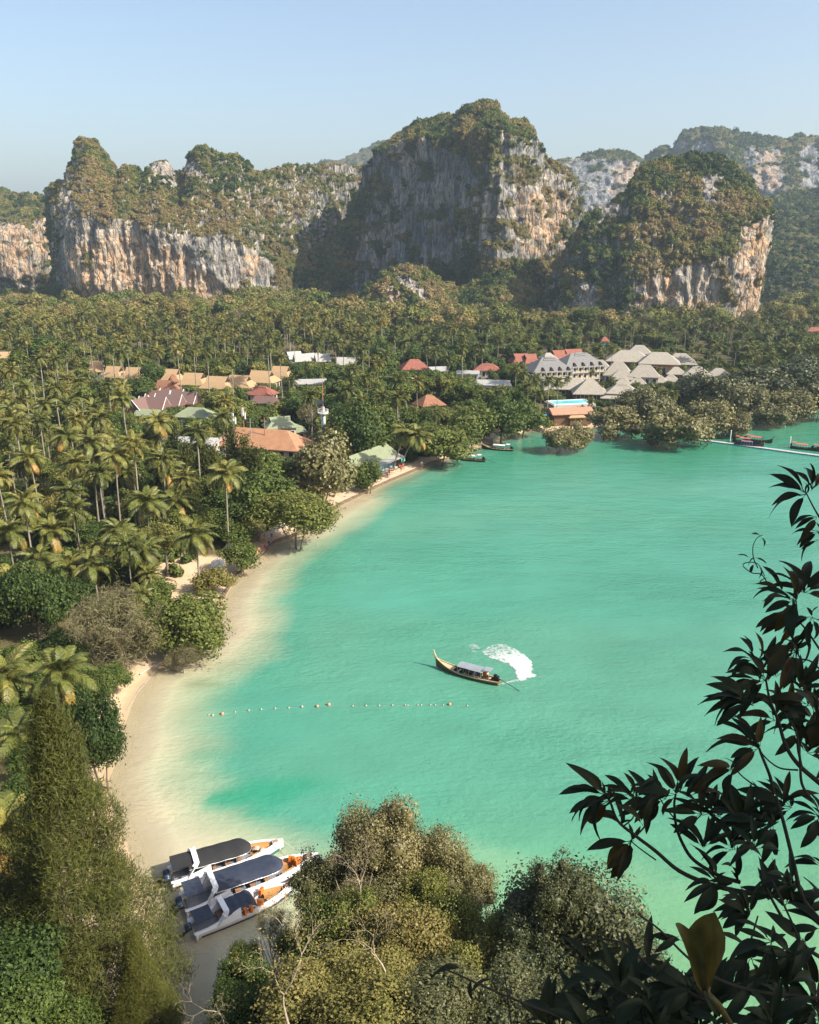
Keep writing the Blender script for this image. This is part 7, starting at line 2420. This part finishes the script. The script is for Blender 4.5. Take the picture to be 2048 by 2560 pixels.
def twig(pts, d0, w0, w1, d1=None):
    """branch through photograph points, widths in photograph pixels"""
    n = len(pts)
    d1 = d0 if d1 is None else d1
    P = [at_d(px, py, d0 + (d1 - d0) * i / (n - 1)) for i, (px, py) in enumerate(pts)]
    # smooth
    Q, W = [], []
    for i in range(n - 1):
        a, b, c_, e = P[max(i - 1, 0)], P[i], P[i + 1], P[min(i + 2, n - 1)]
        for s in range(5):
            t = s / 5
            Q.append(.5 * ((2 * b) + (c_ - a) * t + (2 * a - 5 * b + 4 * c_ - e) * t * t + (3 * b - a - 3 * c_ + e) * t ** 3))
            u = (i + t) / (n - 1)
            W.append((w0 + (w1 - w0) * u) * .5 * d0 / F)
    Q.append(P[-1]); W.append(w1 * .5 * d0 / F)
    MB().tube([q - FB for q in Q], W, 7).build('branch', MATS['dark_branch'], fg, True)


def rosette(px, py, d, n, th0, spread, lpx, single=True, tint=None, stalk=None):
    p = at_d(px, py, d)
    for i in range(n):
        th = th0 + (12 if 60 < th0 < 270 else -12) + spread * ((i + .5) / n - .5) + rfg.uniform(-12, 12)
        L = lpx * 0.88 * rfg.uniform(.75, 1.15) * d / F
        ti = rfg.choice((.05, .1, .2, .3, .35, .5)) if tint is None else tint
        if rfg.random() < .06:
            ti = .8
        q = p + CR * (math.cos(R(th)) * 14 * d / F) + CU * (math.sin(R(th)) * 14 * d / F)
        add_leaf(q, th, L, ti, single)
    for k in range(2):      # young leaves at the bud
        add_leaf(p, 90 + rfg.uniform(-50, 50), lpx * .35 * d / F, .2, single)


D = 3.2
twig([(2080, 2225), (1960, 2238), (1870, 2232), (1780, 2212), (1700, 2178), (1640, 2128), (1590, 2090), (1545, 2052), (1526, 2005), (1512, 1985)], D, 15, 5)
twig([(1590, 2090), (1614, 2062), (1620, 2030), (1632, 2005)], D, 5, 3)
twig([(1560, 2065), (1585, 2040), (1588, 1998)], D, 4, 3)
twig([(1640, 2150), (1605, 2125), (1580, 2105)], D, 4, 3)
twig([(1850, 2205), (1800, 2190), (1735, 2150), (1705, 2105), (1690, 2060), (1686, 2010), (1690, 1985)], D + .1, 11, 5)
twig([(1700, 2085), (1740, 2050), (1755, 2035)], D + .1, 4, 3)
twig([(1690, 2050), (1665, 2020), (1650, 1995)], D + .1, 4, 3)
twig([(2090, 1990), (2040, 1950), (1995, 1910), (1965, 1865), (1945, 1800), (1925, 1750), (1915, 1700)], D - .1, 14, 5)
twig([(1935, 1985), (1925, 1940), (1905, 1890), (1898, 1870)], D - .1, 9, 6)
twig([(1995, 1925), (1950, 1920), (1915, 1895), (1890, 1860)], D - .1, 5, 3)
twig([(1935, 1985), (1890, 1965), (1855, 1940), (1838, 1920)], D - .1, 5, 3)
twig([(2030, 2000), (2005, 1960), (2000, 1900), (1990, 1830), (1960, 1780)], D - .2, 8, 4)
twig([(2080, 2330), (2010, 2250), (1985, 2160), (1960, 2060), (1940, 1990)], D - .2, 12, 8)
twig([(2075, 1700), (2030, 1655), (2000, 1645), (1995, 1620)], D, 5, 3)
twig([(2090, 1900), (2062, 1700), (2060, 1500), (2055, 1300), (2052, 1200)], D - .1, 16, 6)
twig([(2058, 1310), (2035, 1270), (2016, 1233)], D - .1, 5, 3)
twig([(2060, 1640), (2020, 1580), (1998, 1550), (1990, 1500)], D, 6, 3)
twig([(2120, 2420), (2030, 2380), (1960, 2300), (1900, 2190)], D - .4, 12, 6)
twig([(1108, 2420), (1180, 2452), (1290, 2500), (1440, 2556), (1560, 2600)], 2.2, 4, 8)
twig([(1262, 2432), (1270, 2500), (1280, 2570)], 2.3, 3, 5)
twig([(1595, 2285), (1650, 2325), (1710, 2385), (1780, 2440), (1900, 2480), (2100, 2500)], 2.3, 4, 10)
twig([(1400, 2395), (1470, 2350), (1560, 2360), (1640, 2430), (1760, 2500), (1900, 2560)], 2.4, 4, 9)
twig([(1930, 2200), (1990, 2330), (2030, 2460), (2060, 2600)], 2.6, 5, 7)
twig([(1800, 2580), (1850, 2480), (1870, 2380), (1895, 2290)], 2.5, 8, 4)
# tendril
twig([(1925, 1470), (1905, 1437), (1880, 1432), (1858, 1415), (1868, 1406), (1895, 1410), (1912, 1440)], D, 3, 2)
twig([(1895, 1420), (1884, 1395), (1883, 1365), (1893, 1345), (1908, 1337)], D, 3, 1.5)
for px, py, th in ((1890, 1395, 200), (1893, 1395, 330), (1884, 1412, 250), (1900, 1420, 280), (1870, 1392, 160), (1900, 1340, 150), (1905, 1345, 300), (1918, 1445, 210)):
    add_leaf(at_d(px, py, D), th, 26 * D / F, .4)
for a in ((1512, 1985, 6, 180, 150, 108), (1524, 2000, 3, 205, 50, 118), (1588, 1998, 6, 100, 190, 85), (1575, 1985, 3, 150, 60, 90), (1632, 2005, 5, 150, 200, 85), (1580, 2100, 7, 222, 75, 125), (1555, 2060, 3, 120, 90, 80), (1610, 2065, 2, 95, 100, 75),
          (1690, 1985, 6, 135, 190, 90), (1700, 1975, 5, 75, 110, 95), (1665, 1995, 5, 155, 120, 90), (1755, 2035, 8, 95, 230, 95), (1650, 1995, 4, 180, 120, 80), (1720, 1990, 3, 50, 40, 115), (1800, 2040, 5, 110, 120, 105),
          (1915, 1700, 7, 120, 200, 110), (1898, 1870, 6, 130, 190, 95), (1890, 1860, 5, 150, 120, 115), (1838, 1920, 5, 185, 100, 95), (1870, 1750, 6, 170, 120, 110), (1880, 1760, 4, 150, 60, 120), (1940, 1800, 6, 90, 240, 100), (1960, 1780, 6, 60, 220, 105),
          (1900, 1700, 5, 190, 90, 105), (1885, 1645, 6, 150, 150, 75), (1900, 1660, 4, 60, 100, 80), (1995, 1622, 3, 185, 70, 115), (1990, 1630, 3, 230, 50, 100), (1940, 1690, 5, 80, 160, 95), (2000, 1720, 6, 60, 200, 110), (2020, 1760, 6, 120, 200, 110),
          (2016, 1233, 6, 165, 130, 95), (2030, 1225, 4, 80, 90, 75), (2048, 1290, 3, 185, 50, 70), (2050, 1325, 3, 190, 40, 70), (2050, 1345, 2, 200, 30, 60), (1990, 1500, 8, 150, 220, 95), (2010, 1480, 7, 70, 200, 95), (1985, 1530, 5, 200, 70, 110), (2030, 1540, 6, 240, 160, 90), (2020, 1580, 4, 220, 80, 80), (1955, 1475, 4, 150, 120, 75),
          (2000, 1830, 6, 90, 260, 105), (2040, 1800, 6, 120, 240, 110), (2020, 1880, 6, 60, 220, 100), (1960, 2010, 6, 120, 220, 110), (1900, 2050, 6, 150, 160, 105)):
    rosette(a[0], a[1], D + rfg.uniform(-.25, .2), *a[2:])
print('single leaves', n_leaf_obj)
mass = [[(1740, 2110), (1850, 2040), (2060, 1990), (2060, 2330), (1900, 2320), (1790, 2230)], [(1400, 2500), (1560, 2460), (1720, 2470), (1880, 2370), (2060, 2300), (2060, 2580), (1330, 2580)]]
for poly, cnt, dd, lp in ((mass[0], 20, 3.0, 92), (mass[1], 42, 2.4, 115)):
    xs_ = [p[0] for p in poly]; ys_ = [p[1] for p in poly]
    k = 0
    while k < cnt:
        px, py = rfg.uniform(min(xs_), max(xs_)), rfg.uniform(min(ys_), max(ys_))
        if not inside(poly, np.array([px]), np.array([py]))[0]:
            continue
        rosette(px, py, dd + rfg.uniform(-.3, .4), rfg.randint(4, 7), rfg.uniform(60, 220), rfg.uniform(100, 240), lp, single=False)
        k += 1
for px, py, th, lp in ((1150, 2420, 175, 75), (1178, 2452, 260, 50), (1225, 2448, 190, 60), (1380, 2530, 160, 80), (1700, 2350, 170, 75), (1690, 2345, 200, 65), (1660, 2330, 215, 50), (1560, 2370, 200, 110), (1620, 2400, 80, 110), (1640, 2440, 60, 60), (1470, 2400, 130, 90), (1500, 2440, 190, 120)):
    add_leaf(at_d(px, py, 2.3), th, lp * 2.3 / F, .2)
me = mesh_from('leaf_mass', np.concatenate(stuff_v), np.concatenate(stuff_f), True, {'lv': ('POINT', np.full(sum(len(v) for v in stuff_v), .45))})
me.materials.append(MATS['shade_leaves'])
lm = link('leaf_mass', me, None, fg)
lm['kind'] = 'stuff'
lm['tint'] = 0.15
# the big curled olive leaf in front
m, nt, out = new_mat('olive_leaf')
nz_ = noise_n(nt, 26, 6, .68, mapscale=(1, 1, .45))
cc = ramp_n(nt, nz_.outputs['Fac'], [(.3, (.045, .038, .010)), (.55, (.10, .08, .018)), (.75, (.14, .11, .03))])
b = nd(nt, 'ShaderNodeBsdfPrincipled', ins={'Base Color': cc, 'Roughness': .6})
tr_ = nd(nt, 'ShaderNodeBsdfTranslucent', ins={'Color': cc})
mx = nd(nt, 'ShaderNodeMixShader', ins={0: .3, 1: b.outputs[0], 2: tr_.outputs[0]})
nt.links.new(mx.outputs[0], out.inputs[0])
dl = 1.9
LEFT = [(1688, 2310), (1697, 2330), (1709, 2358), (1720, 2388), (1727, 2416), (1736, 2444), (1744, 2466), (1756, 2480)]
MIDR = [(1722, 2322), (1738, 2342), (1752, 2368), (1760, 2396), (1762, 2424), (1763, 2448), (1764, 2468), (1768, 2482)]
RGHT = [(1788, 2280), (1798, 2304), (1809, 2336), (1808, 2368), (1800, 2398), (1789, 2428), (1780, 2458), (1774, 2484)]
rows_ = []
for k in range(8):
    a, b_, c_ = at_d(*LEFT[k], dl - .02), at_d(*MIDR[k], dl + .045 * math.sin(.5 + k * .36)), at_d(*RGHT[k], dl - .03 + .02 * math.sin(k * 1.3))
    row = []
    for j in range(5):
        t = j / 4
        row.append(a.lerp(b_, t) + CF * (.018 * math.sin(t * 3.14)) - FB)
    for j in range(1, 7):
        t = j / 6
        row.append(b_.lerp(c_, t) + CF * (.014 * math.sin(t * 3.14 + .6 * k) + .004 * math.sin(t * 19)) - FB)
    rows_.append(row)
big = MB().grid(rows_).tube([at_d(1765, 2478, dl) - FB, at_d(1795, 2510, dl) - FB, at_d(1830, 2565, dl + .05) - FB], [.006, .008, .006], 6).build('leaf', MATS['olive_leaf'], fg, True)
big['label'] = 'large curled olive yellow dead leaf'
# unseen trunk beside the viewpoint; upper crown added to shade the branches
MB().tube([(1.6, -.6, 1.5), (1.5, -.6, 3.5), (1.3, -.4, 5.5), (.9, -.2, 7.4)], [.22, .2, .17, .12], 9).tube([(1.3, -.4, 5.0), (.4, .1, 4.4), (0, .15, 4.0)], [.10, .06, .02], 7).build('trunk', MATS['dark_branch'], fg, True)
cr = bpy.data.objects.new('crown', CROWN['big'][0]); COL.objects.link(cr); cr.parent = fg
cr.location = (3.0, -1.6, 8.2); cr.scale = (3.0, 2.8, 2.4); cr['tint'] = 0.1

# ------------------------------------------------------------------ sea haze
m, nt, out = new_mat('haze')
pv = nd(nt, 'ShaderNodeVolumePrincipled', ins={'Color': (0.70, 0.87, 1.0, 1), 'Density': 0.00012, 'Anisotropy': 0.25})
nt.links.new(pv.outputs[0], out.inputs['Volume'])
hz = MB().box((0, 8020, 185), (18200, 16200, 390)).build('haze', MATS['haze'])
tag(hz, 'thin blue sea haze', kind='stuff')
